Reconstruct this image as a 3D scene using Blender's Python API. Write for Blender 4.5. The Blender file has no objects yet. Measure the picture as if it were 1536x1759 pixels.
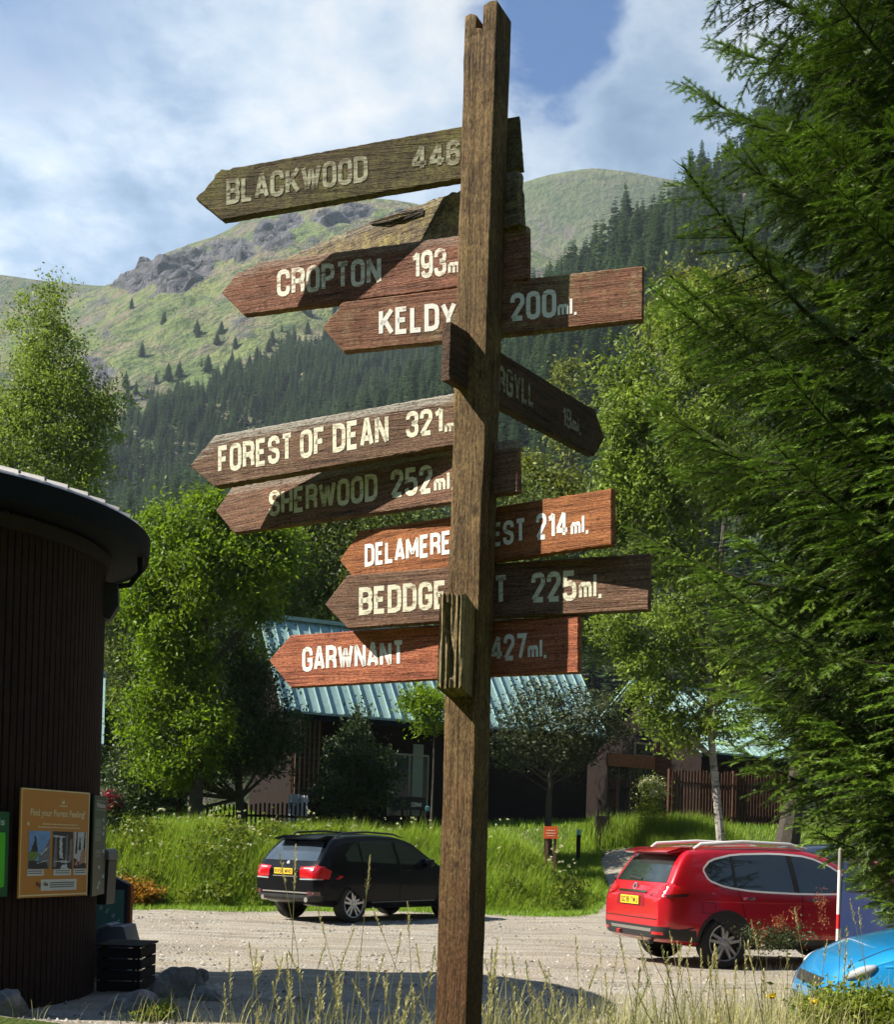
import bpy, bmesh, math, random
import numpy as np
from mathutils import Vector, Matrix, noise as mnoise
from mathutils.bvhtree import BVHTree

# ------------------------------------------------------------------ camera, sky, sun, exposure
F, CX, HY, IW, IH = 2100.0, 768.0, 1450.0, 1536.0, 1759.0
RHO = math.radians(1.7)
EYE = Vector((0, 0, 1.6))
sc = bpy.context.scene
COL = sc.collection
cs, sn = math.cos(RHO), math.sin(RHO)
camd = bpy.data.cameras.new('camera')
camd.sensor_fit = 'HORIZONTAL'; camd.sensor_width = 36.0
camd.lens = 36.0 * F / IW
camd.shift_y = (HY - IH / 2) / IW
camd.clip_start = 0.05; camd.clip_end = 20000
cam = bpy.data.objects.new('camera', camd); COL.objects.link(cam)
cam.matrix_world = Matrix(((cs, -sn, 0, EYE.x), (0, 0, -1, EYE.y), (sn, cs, 0, EYE.z), (0, 0, 0, 1)))
sc.camera = cam

SUN_AZ, SUN_EL = math.radians(80), math.radians(43)
TO_SUN = Vector((-math.sin(SUN_AZ) * math.cos(SUN_EL), -math.cos(SUN_AZ) * math.cos(SUN_EL), math.sin(SUN_EL)))
sund = bpy.data.lights.new('sun', 'SUN'); sund.energy = 5.0; sund.angle = math.radians(0.5); sund.color = (1.0, 0.93, 0.80)
sun = bpy.data.objects.new('sun', sund); COL.objects.link(sun)
sun.rotation_euler = (-TO_SUN).to_track_quat('-Z', 'Y').to_euler(); sun.location = (-40, -10, 60)
sc.view_settings.view_transform = 'Standard'; sc.view_settings.look = 'None'
sc.view_settings.exposure = 1.3; sc.view_settings.gamma = 1.0
try: sc.view_settings.use_curve_mapping = False
except Exception: pass
sc.cycles.volume_bounces = 0
sc.cycles.max_bounces = 6; sc.cycles.diffuse_bounces = 2; sc.cycles.glossy_bounces = 3; sc.cycles.transparent_max_bounces = 8
# (render sampling is left to the renderer)
sc.cycles.use_denoising = True

class NB:
    """tiny node builder"""
    def __init__(s, nt): s.nt = nt; nt.nodes.clear()
    def n(s, t, props=None, **kw):
        nd = s.nt.nodes.new('ShaderNode' + t)
        for k, v in (props or {}).items(): setattr(nd, k, v)
        for k, v in kw.items():
            key = int(k[1:]) if (k[0] == 'i' and k[1:].isdigit()) else k.replace('_', ' ')
            sock = nd.inputs[key]
            if isinstance(v, bpy.types.NodeSocket): s.nt.links.new(v, sock)
            elif isinstance(v, bpy.types.Node): s.nt.links.new(v.outputs[0], sock)
            else: sock.default_value = v
        return nd
    def math(s, op, a, b=0.0, clamp=False): return s.n('Math', dict(operation=op, use_clamp=clamp), i0=a, i1=b).outputs[0]
    def mix(s, f, a, b, blend='MIX'):
        nd = s.n('Mix', dict(data_type='RGBA', blend_type=blend, clamp_factor=True))
        for i, v in ((0, f), (6, a), (7, b)):
            if isinstance(v, bpy.types.NodeSocket): s.nt.links.new(v, nd.inputs[i])
            elif i and len(v) == 3: nd.inputs[i].default_value = (*v, 1)
            else: nd.inputs[i].default_value = v
        return nd.outputs[2]
    def ramp(s, f, stops):
        nd = s.n('ValToRGB', i0=f); e = nd.color_ramp.elements
        while len(e) < len(stops): e.new(0.5)
        for q, (p, c) in zip(e, stops):
            q.position = p; q.color = (c, c, c, 1) if not hasattr(c, '__len__') else (*c, 1)
        return nd.outputs[0]
    def noise(s, vec, scale, detail=4, rough=0.55, dist=0.0):
        return s.n('TexNoise', Vector=vec, Scale=scale, Detail=detail, Roughness=rough, Distortion=dist).outputs[0]
    def scale(s, vec, v): return s.n('Mapping', Vector=vec, Scale=v).outputs[0]

world = bpy.data.worlds.new('World'); sc.world = world; world.use_nodes = True
nb = NB(world.node_tree)
sky = nb.n('TexSky', dict(sky_type='NISHITA', sun_disc=False, sun_elevation=SUN_EL, sun_rotation=math.radians(260), air_density=1.2, dust_density=0.6, ozone_density=2.0))
gen = nb.n('TexCoord').outputs['Generated']
sep = nb.n('SeparateXYZ', Vector=gen)
dz = nb.math('ADD', nb.math('MAXIMUM', sep.outputs[2], 0.0), 0.28)
pv = nb.n('CombineXYZ', X=nb.math('DIVIDE', sep.outputs[0], dz), Y=nb.math('DIVIDE', sep.outputs[1], dz), Z=0.37)
n1 = nb.noise(pv.outputs[0], 1.7, 7, 0.55, 0.35)
n2 = nb.noise(pv.outputs[0], 5.0, 8, 0.6, 0.15)
n3 = nb.noise(pv.outputs[0], 0.9, 3, 0.5, 0.0)
cov = nb.math('ADD', nb.math('MULTIPLY', n1, 0.72), nb.math('MULTIPLY', n2, 0.28))
cover = nb.ramp(cov, [(0.30, 0.35), (0.42, 0.85), (0.55, 1.0)])
bright = nb.math('ADD', nb.math('MULTIPLY', n2, 0.55), nb.math('MULTIPLY', n1, 0.45))
ccol = nb.ramp(bright, [(0.41, (0.24, 0.36, 0.54)), (0.485, (0.40, 0.54, 0.73)), (0.545, (0.62, 0.74, 0.89)), (0.63, (0.98, 0.99, 1.0))])
# the cloud is brightest towards the sun (left) and near the hills
glow = nb.math('ADD', nb.math('MULTIPLY', sep.outputs[0], -0.55), 0.92)
low = nb.math('MULTIPLY', nb.math('SUBTRACT', 0.62, sep.outputs[2]), 0.75)
gl = nb.math('MAXIMUM', nb.math('ADD', glow, low), 0.55)
ccol2 = nb.n('VectorMath', dict(operation='SCALE'), i0=ccol, Scale=nb.math('MULTIPLY', gl, 8.0)).outputs[0]
skyb = nb.n('VectorMath', dict(operation='MULTIPLY'), i0=sky.outputs[0], i1=(0.36, 0.74, 1.15)).outputs[0]
# cloud lies to the north and low down; overhead and behind the sky is clear
hi = nb.ramp(sep.outputs[2], [(0.62, 1.0), (0.85, 0.25)])
bk = nb.ramp(nb.math('ADD', nb.math('MULTIPLY', sep.outputs[1], 0.5), 0.5), [(0.40, 0.25), (0.62, 1.0)])
# a gap of blue between the clouds, high to the right of the post, and a greyer-blue one at the upper left
def gap(d, r0, r1, k):
    dn = nb.n('VectorMath', dict(operation='DOT_PRODUCT'), i0=gen, i1=d).outputs['Value']
    w = nb.math('ADD', dn, nb.math('MULTIPLY', nb.math('SUBTRACT', n2, 0.5), 0.012))
    return nb.n('MapRange', dict(interpolation_type='SMOOTHSTEP'), i0=w, i1=math.cos(math.radians(r0)), i2=math.cos(math.radians(r1)), i3=1.0, i4=1.0 - k).outputs[0]
g1 = gap((0.0515, 0.831, 0.554), 3.6, 0.5, 0.98); g2 = gap((-0.30, 0.775, 0.556), 6, 1.0, 0.5)
cover = nb.math('MULTIPLY', cover, nb.math('MULTIPLY', g1, g2))
mixsky = nb.mix(nb.math('MULTIPLY', cover, nb.math('MULTIPLY', hi, bk)), skyb, ccol2)
bg = nb.n('Background', Color=mixsky, Strength=0.05)
nb.n('OutputWorld', Surface=bg)

# ------------------------------------------------------------------ projection helpers
RIGHT = Vector((cs, 0, sn)); UP = Vector((-sn, 0, cs)); FWD = Vector((0, 1, 0))
def ray(px, py): return RIGHT * (px - CX) + UP * (HY - py) + FWD * F
def P(px, py, Y): d = ray(px, py); return EYE + d * (Y / d.y)

def smooth(a, b, x):
    t = np.clip((np.asarray(x, float) - a) / (b - a), 0, 1); return t * t * (3 - 2 * t)
BX = np.array([-60, -12, -5.5, -1, 1.5, 2.8, 3.7, 4.4, 4.9]); BY = np.array([26.2, 26.5, 26.8, 29.2, 28.6, 28.9, 30.2, 33.5, 40.0])
def terrain(x, y):
    x = np.asarray(x, float); y = np.asarray(y, float)
    g = 2.6 * smooth(29, 46, y) + 0.03 * np.clip(y - 46, 0, 100)
    yb = np.interp(x, BX, BY)
    bank = 1.25 * smooth(0.2, 3.4, y - yb) * (1 - smooth(1.6, 4.2, x))
    m2 = 0.5 * np.exp(-((x - 7.2) / 1.9) ** 2 - ((y - 37.5) / 2.2) ** 2)
    verge = 0.25 * smooth(10.6, 9.0, y) * (0.6 + 0.4 * np.sin(x * 1.3 + 0.6))
    return np.maximum(g, bank) + m2 + verge
def hgt(x, y): return float(terrain(x, y))
def gmask(x, y):
    """1 where the surface is gravel"""
    x = np.asarray(x, float); y = np.asarray(y, float)
    wob = 0.35 * np.sin(x * 1.9) + 0.25 * np.sin(x * 4.3 + y)
    yb = np.interp(x, BX, BY)
    far = 1 - smooth(-0.35, 0.25, y - yb + wob * 0.6)
    path = smooth(4.5, 4.8, x - 0.03 * (y - 33)) * (1 - smooth(5.5, 5.9, x - 0.03 * (y - 33) + 0.2 * np.sin(y))) * (1 - smooth(37, 39, y))
    rightp = (1 - smooth(31, 32, y + wob)) * smooth(4.5, 4.9, x)
    m = np.maximum(np.maximum(far * (1 - smooth(4.6, 5, x)), path), rightp)
    m = m * smooth(9.3, 10.2, y + wob * 0.8)
    return np.clip(m, 0, 1)
def on_ground(px, py):
    d = ray(px, py); t = 0.5 / F
    for i in range(4000):
        p = EYE + d * t
        if p.z < hgt(p.x, p.y): return p
        t += 0.03 / F
    return p

# ------------------------------------------------------------------ object helpers
def mesh_np(name, V, Fa, m=None, attrs=None, smooth_=False):
    V = np.asarray(V, np.float32).reshape(-1, 3); Fa = np.asarray(Fa, np.int32); k = Fa.shape[1]
    me = bpy.data.meshes.new(name)
    me.vertices.add(len(V)); me.vertices.foreach_set('co', V.ravel())
    me.loops.add(Fa.size); me.loops.foreach_set('vertex_index', Fa.ravel())
    me.polygons.add(len(Fa)); me.polygons.foreach_set('loop_start', np.arange(len(Fa), dtype=np.int32) * k)
    if smooth_: me.polygons.foreach_set('use_smooth', np.ones(len(Fa), bool))
    for an, av in (attrs or {}).items():
        a = me.attributes.new(an, 'FLOAT', 'POINT'); a.data.foreach_set('value', np.asarray(av, np.float32).ravel())
    me.update(calc_edges=True)
    if m: me.materials.append(m)
    return me
def link(name, me, parent=None, loc=None):
    o = bpy.data.objects.new(name, me); COL.objects.link(o)
    if parent: o.parent = parent
    if loc is not None: o.location = loc
    return o
def tag(o, label=None, cat=None, group=None, kind=None):
    if label: o['label'] = label
    if cat: o['category'] = cat
    if group: o['group'] = group
    if kind: o['kind'] = kind
    return o
def thing(name, label, cat, loc=(0, 0, 0), rz=0.0, group=None):
    o = bpy.data.objects.new(name, None); COL.objects.link(o); o.empty_display_size = 0.2
    o.location = loc; o.rotation_euler = (0, 0, rz); return tag(o, label, cat, group)

class MB:
    """collects shapes for one mesh"""
    def __init__(s): s.v = []; s.f = []; s.mi = []; s.cur = 0
    def add(s, vs, fs):
        b = len(s.v); s.v += [tuple(v) for v in vs]; s.f += [tuple(b + i for i in f) for f in fs]; s.mi += [s.cur] * len(fs); return s
    def box(s, lo, hi, M=None):
        x0, y0, z0 = lo; x1, y1, z1 = hi
        vs = [Vector(p) for p in ((x0, y0, z0), (x1, y0, z0), (x1, y1, z0), (x0, y1, z0), (x0, y0, z1), (x1, y0, z1), (x1, y1, z1), (x0, y1, z1))]
        if M: vs = [M @ v for v in vs]
        return s.add(vs, [(3, 2, 1, 0), (4, 5, 6, 7), (0, 1, 5, 4), (1, 2, 6, 5), (2, 3, 7, 6), (3, 0, 4, 7)])
    def tube(s, pts, r, n=8, cap=True):
        pts = [Vector(p) for p in pts]; rs = r if hasattr(r, '__len__') else [r] * len(pts)
        vs = []; fs = []; ref = None
        for i, p in enumerate(pts):
            d = (pts[min(i + 1, len(pts) - 1)] - pts[max(i - 1, 0)]).normalized()
            if ref is None: ref = Vector((0, 0, 1)) if abs(d.z) < 0.9 else Vector((1, 0, 0))
            a = d.cross(ref).normalized(); b = d.cross(a).normalized(); ref = a.cross(d)
            for k in range(n):
                t = 2 * math.pi * k / n; vs.append(p + (a * math.cos(t) + b * math.sin(t)) * rs[i])
        for i in range(len(pts) - 1):
            for k in range(n):
                k2 = (k + 1) % n; fs.append((i * n + k, i * n + k2, (i + 1) * n + k2, (i + 1) * n + k))
        if cap: fs.append(tuple(range(n))[::-1]); fs.append(tuple((len(pts) - 1) * n + k for k in range(n)))
        return s.add(vs, fs)
    def lathe(s, prof, n=24, M=None, closed=False):
        """profile of (radius, height) around z"""
        vs = []; fs = []; m = len(prof)
        for k in range(n):
            t = 2 * math.pi * k / n
            for r, z in prof:
                v = Vector((r * math.cos(t), r * math.sin(t), z)); vs.append(M @ v if M else v)
        for k in range(n):
            k2 = (k + 1) % n
            for i in range(m if closed else m - 1):
                j = (i + 1) % m; fs.append((k * m + i, k2 * m + i, k2 * m + j, k * m + j))
        return s.add(vs, fs)
    def prism(s, poly, y0, y1, M=None):
        """poly of (x,z) extruded along y"""
        n = len(poly)
        vs = [Vector((x, y0, z)) for x, z in poly] + [Vector((x, y1, z)) for x, z in poly]
        if M: vs = [M @ v for v in vs]
        fs = [tuple(range(n)), tuple(range(2 * n - 1, n - 1, -1))] + [(i, i + n, (i + 1) % n + n, (i + 1) % n) for i in range(n)]
        return s.add(vs, fs)
    def build(s, name, mats, parent=None, sm=False, bevel=0.0, loc=None, recalc=True):
        me = bpy.data.meshes.new(name); me.from_pydata([tuple(v) for v in s.v], [], s.f)
        mats = mats if isinstance(mats, (list, tuple)) else [mats]
        for m in mats: me.materials.append(m)
        if len(mats) > 1: me.polygons.foreach_set('material_index', s.mi)
        bm = bmesh.new(); bm.from_mesh(me)
        if recalc: bmesh.ops.recalc_face_normals(bm, faces=bm.faces)
        if bevel:
            es = [e for e in bm.edges if len(e.link_faces) == 2 and e.calc_face_angle(0) > 0.6]
            bmesh.ops.bevel(bm, geom=es, offset=bevel, segments=2, profile=0.6, affect='EDGES', clamp_overlap=True)
        bm.to_mesh(me); bm.free()
        if sm: me.polygons.foreach_set('use_smooth', [True] * len(me.polygons))
        o = link(name, me, parent, loc)
        if sm and sm != 'all': me.set_sharp_from_angle(angle=math.radians(40))
        return o

# ------------------------------------------------------------------ materials
MATS = {}
def newmat(name):
    m = bpy.data.materials.new(name); m.use_nodes = True; MATS[name] = m; return m, NB(m.node_tree)
def finish(nb, color, rough=0.8, bump=None, bstr=0.3, bdist=0.02, metal=0.0, coat=0.0, spec=0.5, **kw):
    b = nb.n('BsdfPrincipled')
    def put(k, v):
        s_ = b.inputs[k]
        if isinstance(v, bpy.types.NodeSocket): nb.nt.links.new(v, s_)
        elif k == 'Base Color' and len(v) == 3: s_.default_value = (*v, 1)
        else: s_.default_value = v
    put('Base Color', color); put('Roughness', rough); put('Metallic', metal); put('Specular IOR Level', spec)
    if coat: put('Coat Weight', coat); put('Coat Roughness', 0.04)
    for k, v in kw.items(): put(k.replace('_', ' '), v)
    if bump is not None: put('Normal', nb.n('Bump', Height=bump, Strength=bstr, Distance=bdist).outputs[0])
    nb.n('OutputMaterial', Surface=b); return b
def plain(name, col, rough=0.7, var=0.25, scale=6.0, metal=0.0, coat=0.0, spec=0.5, bump=0.0, **kw):
    """a colour with procedural mottling"""
    m, nb = newmat(name)
    ob = nb.n('TexCoord').outputs['Object']
    n = nb.noise(ob, scale, 5, 0.6)
    c = nb.mix(n, tuple(max(0, x * (1 - var)) for x in col), tuple(min(1, x * (1 + var)) for x in col))
    finish(nb, c, rough, bump=n if bump else None, bstr=bump, metal=metal, coat=coat, spec=spec, **kw); return m
def wood(name, base, dark, pale=None, axis='X', lichen=None, lamt=0.0, topwear=0.0, grain=1.0, worn=0.35, zone=None):
    m, nb = newmat(name)
    ob = nb.n('TexCoord').outputs['Object']
    st = {'X': (1.6, 14, 30), 'Z': (26, 26, 1.6)}[axis]
    g = nb.scale(ob, st)
    n1 = nb.noise(g, 2.2 * grain, 6, 0.65, 0.6)
    n2 = nb.noise(nb.scale(ob, tuple(v * 3 for v in st)), 3.0 * grain, 4, 0.6, 0.3)
    big = nb.noise(ob, 7.0, 5, 0.6)
    c = nb.mix(nb.ramp(n1, [(0.32, 0.0), (0.66, 1.0)]), dark, base)
    if pale: c = nb.mix(nb.math('MULTIPLY', nb.ramp(n2, [(0.5, 0.0), (0.68, 1.0)]), worn), c, pale)
    blot = nb.ramp(big, [(0.35, 0.0), (0.65, 1.0)])
    c = nb.mix(nb.math('MULTIPLY', blot, 0.35), c, tuple(x * 0.45 for x in dark))
    if lichen:
        ln = nb.noise(ob, 24, 6, 0.7); lb = nb.noise(ob, 5, 4, 0.6)
        lf = nb.ramp(nb.math('ADD', nb.math('MULTIPLY', ln, 0.5), nb.math('MULTIPLY', lb, 0.5)), [(0.56 - lamt * 0.2, 0.0), (0.66 - lamt * 0.15, 1.0)])
        c = nb.mix(nb.math('MULTIPLY', lf, 0.8), c, lichen)
    if zone:                     # red-brown stain that survives low on the post
        sz = nb.n('SeparateXYZ', Vector=nb.n('TexCoord').outputs['Object']).outputs[2]
        zf = nb.ramp(nb.math('ADD', nb.math('MULTIPLY', sz, 1 / 4.4), nb.math('MULTIPLY', nb.math('SUBTRACT', big, 0.5), 0.25)), [(0.30, 1.0), (0.48, 0.0)])
        c = nb.mix(nb.math('MULTIPLY', zf, 0.75), c, nb.mix(n1, tuple(x * 0.5 for x in zone), zone))
    if topwear:
        a = nb.n('Attribute', dict(attribute_name='edge')).outputs['Fac']
        tf = nb.math('ADD', a, nb.math('MULTIPLY', nb.math('SUBTRACT', n2, 0.5), 1.1))
        c = nb.mix(nb.math('MULTIPLY', nb.ramp(tf, [(0.45, 0.0), (0.75, 1.0)]), topwear), c, nb.mix(n2, (0.10, 0.085, 0.07), (0.62, 0.58, 0.50)))
    fine = nb.noise(nb.scale(ob, tuple(v * 0.5 + 8 for v in st)), 9.0, 4, 0.75)
    c = nb.mix(nb.math('MULTIPLY', nb.ramp(fine, [(0.42, 1.0), (0.50, 0.0)]), 0.6), c, tuple(x * 0.5 for x in dark))
    if pale: c = nb.mix(nb.math('MULTIPLY', nb.ramp(fine, [(0.56, 0.0), (0.66, 1.0)]), 0.45 * worn + 0.1), c, pale)
    kn = nb.n('TexVoronoi', dict(feature='F1'), Vector=nb.scale(ob, (3.2, 3.2, 3.2) if axis == 'X' else (5, 5, 2.2)), Scale=1.6).outputs['Distance']
    c = nb.mix(nb.math('MULTIPLY', nb.ramp(kn, [(0.035, 1.0), (0.085, 0.0)]), 0.8), c, tuple(x * 0.4 for x in dark))
    ck = nb.noise(nb.scale(ob, (0.7, 9, 30) if axis == 'X' else (30, 30, 0.8)), 1.7, 3, 0.5, 0.8)
    crack = nb.ramp(ck, [(0.482, 0.0), (0.5, 1.0), (0.518, 0.0)])
    c = nb.mix(nb.math('MULTIPLY', nb.math('MULTIPLY', crack, blot), 0.85), c, tuple(x * 0.25 for x in dark))
    pit = nb.n('TexVoronoi', dict(feature='F1'), Vector=nb.scale(ob, (0.5, 1, 1) if axis == 'X' else (1, 1, 0.35)), Scale=55.0).outputs['Distance']
    c = nb.mix(nb.math('MULTIPLY', nb.math('MULTIPLY', nb.ramp(pit, [(0.12, 1.0), (0.24, 0.0)]), nb.ramp(big, [(0.45, 0.0), (0.55, 1.0)])), 0.7), c, tuple(x * 0.4 for x in dark))
    hgt_ = nb.math('SUBTRACT', nb.math('ADD', n1, nb.math('ADD', nb.math('MULTIPLY', n2, 0.6), nb.math('MULTIPLY', fine, 0.8))), nb.math('MULTIPLY', crack, 0.8))
    finish(nb, c, 0.85, bump=hgt_, bstr=0.75, bdist=0.006, spec=0.25); return m
def paint(name, col, under, wear=0.3, scale=60):
    m, nb = newmat(name)
    ob = nb.n('TexCoord').outputs['Object']
    n = nb.noise(nb.scale(ob, (0.5, 1, 1.3)), scale, 5, 0.65, 0.4)
    st = nb.noise(nb.scale(ob, (1, 10, 14)), 9, 4, 0.6, 0.2)
    w = nb.ramp(nb.math('ADD', nb.math('MULTIPLY', n, 0.55), nb.math('MULTIPLY', st, 0.45)), [(0.60 - wear * 0.28, 0.0), (0.70 - wear * 0.2, 1.0)])
    c = nb.mix(w, col, under)
    finish(nb, c, 0.75, bump=n, bstr=0.3, bdist=0.002, spec=0.3); return m
def foliage(name, a, b, trans=0.28, rough=0.55, sheen=0.3, tcol=None):
    m, nb = newmat(name)
    t = nb.n('Attribute', dict(attribute_name='tint')).outputs['Fac']
    r = nb.n('ObjectInfo').outputs['Random']
    f = nb.math('ADD', nb.math('MULTIPLY', t, 0.85), nb.math('MULTIPLY', r, 0.15))
    c = nb.mix(f, a, b)
    p = nb.n('BsdfPrincipled', Base_Color=c, Roughness=rough); p.inputs['Specular IOR Level'].default_value = sheen
    tl = nb.n('BsdfTranslucent', Color=nb.mix(0.5, c, tcol or tuple(min(1, x * 1.6) for x in b)))
    mx = nb.n('MixShader', i0=trans, i1=p, i2=tl)
    nb.n('OutputMaterial', Surface=mx); return m
# ------------------------------------------------------------------ ground
def make_ground():
    def axis(dense, mid, far):
        return np.unique(np.concatenate([dense, mid, far]).round(4))
    xs = axis(np.arange(-16, 16, 0.3), np.concatenate([np.arange(-70, -16, 3), np.arange(16, 70, 3)]), np.array([-5000, -2500, -1200, -600, -300, -150, -100, 100, 150, 300, 600, 1200, 2500, 5000]))
    ys = axis(np.arange(2, 48, 0.3), np.concatenate([np.arange(-30, 2, 2), np.arange(48, 150, 4)]), np.array([-4000, -1000, -300, -100, -60, 200, 300, 500, 900, 1600, 3000, 6000]))
    X, Y = np.meshgrid(xs, ys); Z = terrain(X, np.clip(Y, -50, 140))
    rng = np.random.default_rng(3)
    near = (np.abs(X) < 16) & (Y > 2) & (Y < 48)
    Z = Z + np.where(near, rng.normal(0, 0.007, Z.shape) + 0.02 * np.sin(X * 2.1 + Y * 0.4) * np.sin(Y * 0.9), 0)
    V = np.stack([X, Y, Z], -1).reshape(-1, 3); nx, ny = len(xs), len(ys)
    i = np.arange(ny - 1)[:, None] * nx + np.arange(nx - 1)[None]; i = i.ravel()
    Fc = np.stack([i, i + 1, i + nx + 1, i + nx], 1)
    m, nb = newmat('ground')
    ob = nb.n('TexCoord').outputs['Object']; g = nb.n('Attribute', dict(attribute_name='gravel')).outputs['Fac']
    e = nb.noise(ob, 3.0, 6, 0.65)
    gf = nb.ramp(nb.math('ADD', g, nb.math('MULTIPLY', nb.math('SUBTRACT', e, 0.5), 0.9)), [(0.42, 0.0), (0.56, 1.0)])
    f1 = nb.noise(ob, 38, 5, 0.7); f2 = nb.noise(nb.scale(ob, (0.35, 1.4, 1)), 2.2, 5, 0.6); vor = nb.n('TexVoronoi', dict(feature='F1'), Vector=ob, Scale=26.0)
    gc = nb.mix(nb.ramp(f1, [(0.3, 0), (0.7, 1)]), (0.20, 0.18, 0.15), (0.45, 0.415, 0.355))
    gc = nb.mix(nb.math('MULTIPLY', nb.ramp(f2, [(0.42, 0), (0.58, 1)]), 0.75), gc, (0.27, 0.225, 0.165))
    gc = nb.mix(nb.math('MULTIPLY', nb.ramp(vor.outputs['Distance'], [(0.05, 1), (0.35, 0)]), 0.35), gc, nb.mix(nb.n('SeparateColor', Color=vor.outputs['Color']).outputs[0], (0.09, 0.085, 0.08), (0.62, 0.58, 0.52)))
    h1 = nb.noise(ob, 5, 6, 0.65)
    hc = nb.mix(h1, (0.028, 0.035, 0.008), (0.085, 0.13, 0.02))
    hc = nb.mix(nb.math('MULTIPLY', nb.ramp(f2, [(0.5, 0), (0.7, 1)]), 0.5), hc, (0.13, 0.14, 0.035))
    c = nb.mix(gf, hc, gc)
    tr_ = nb.noise(nb.scale(ob, (0.05, 0.9, 1)), 2.6, 3, 0.5, 0.3); c = nb.mix(nb.math('MULTIPLY', nb.math('MULTIPLY', gf, nb.ramp(tr_, [(0.5, 0), (0.62, 1)])), 0.45), c, (0.165, 0.15, 0.125))
    dp_ = nb.noise(ob, 0.35, 4, 0.6, 0.6); c = nb.mix(nb.math('MULTIPLY', nb.math('MULTIPLY', gf, nb.ramp(dp_, [(0.52, 0), (0.64, 1)])), 0.4), c, (0.19, 0.17, 0.135))
    pb_ = nb.n('TexVoronoi', dict(feature='F1'), Vector=ob, Scale=9.0); c = nb.mix(nb.math('MULTIPLY', nb.math('MULTIPLY', gf, nb.ramp(pb_.outputs['Distance'], [(0.10, 1), (0.2, 0)])), 0.7), c, nb.mix(nb.n('SeparateColor', Color=pb_.outputs['Color']).outputs[1], (0.07, 0.06, 0.055), (0.5, 0.47, 0.42)))
    bm_ = nb.math('ADD', nb.math('MULTIPLY', f1, 0.7), nb.math('MULTIPLY', vor.outputs['Distance'], -0.8))
    finish(nb, c, 0.95, bump=bm_, bstr=0.8, bdist=0.03, spec=0.15)
    o = link('ground', mesh_np('ground', V, Fc, m, dict(gravel=gmask(X, Y)), True)); o['kind'] = 'structure'
make_ground()

# loose stones on the gravel: uncountable
def gravel_stones():
    rng = np.random.default_rng(11); n = 9000
    x = rng.uniform(-7, 9, n); y = 10 + 22 * rng.random(n) ** 1.6
    k = (gmask(x, y) > 0.6); x, y = x[k], y[k]; n = len(x)
    base = np.array([(1, 0, 0), (0.3, 0.9, 0), (-0.8, 0.5, 0), (-0.7, -0.6, 0), (0.3, -1, 0), (0.1, 0.1, 0.8), (-0.3, -0.2, 0.6)], float)
    fc = np.array([(0, 1, 5), (1, 2, 6), (1, 6, 5), (2, 3, 6), (3, 4, 6), (4, 0, 5), (4, 5, 6)])
    s = 0.012 + 0.03 * rng.random(n) ** 3; a = rng.uniform(0, 6.28, n)
    B = np.repeat(base[None], n, 0) * s[:, None, None] * rng.uniform(0.6, 1.3, (n, 1, 3))
    ca, sa = np.cos(a)[:, None], np.sin(a)[:, None]
    V = np.stack([B[:, :, 0] * ca - B[:, :, 1] * sa + x[:, None], B[:, :, 0] * sa + B[:, :, 1] * ca + y[:, None], B[:, :, 2] + terrain(x, y)[:, None] + 0.002], -1)
    Fc = (fc[None] + (np.arange(n) * 7)[:, None, None]).reshape(-1, 3)
    m, nb = newmat('gravel_stone'); t = nb.n('Attribute', dict(attribute_name='tint')).outputs['Fac']
    finish(nb, nb.mix(t, (0.08, 0.075, 0.07), (0.42, 0.385, 0.33)), 0.9, spec=0.2)
    o = link('gravel_stones', mesh_np('gravel_stones', V, Fc, m, dict(tint=np.repeat(rng.random(n), 7))))
    tag(o, 'loose pale and dark stones scattered over the gravel car park', 'gravel', kind='stuff')
gravel_stones()

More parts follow.
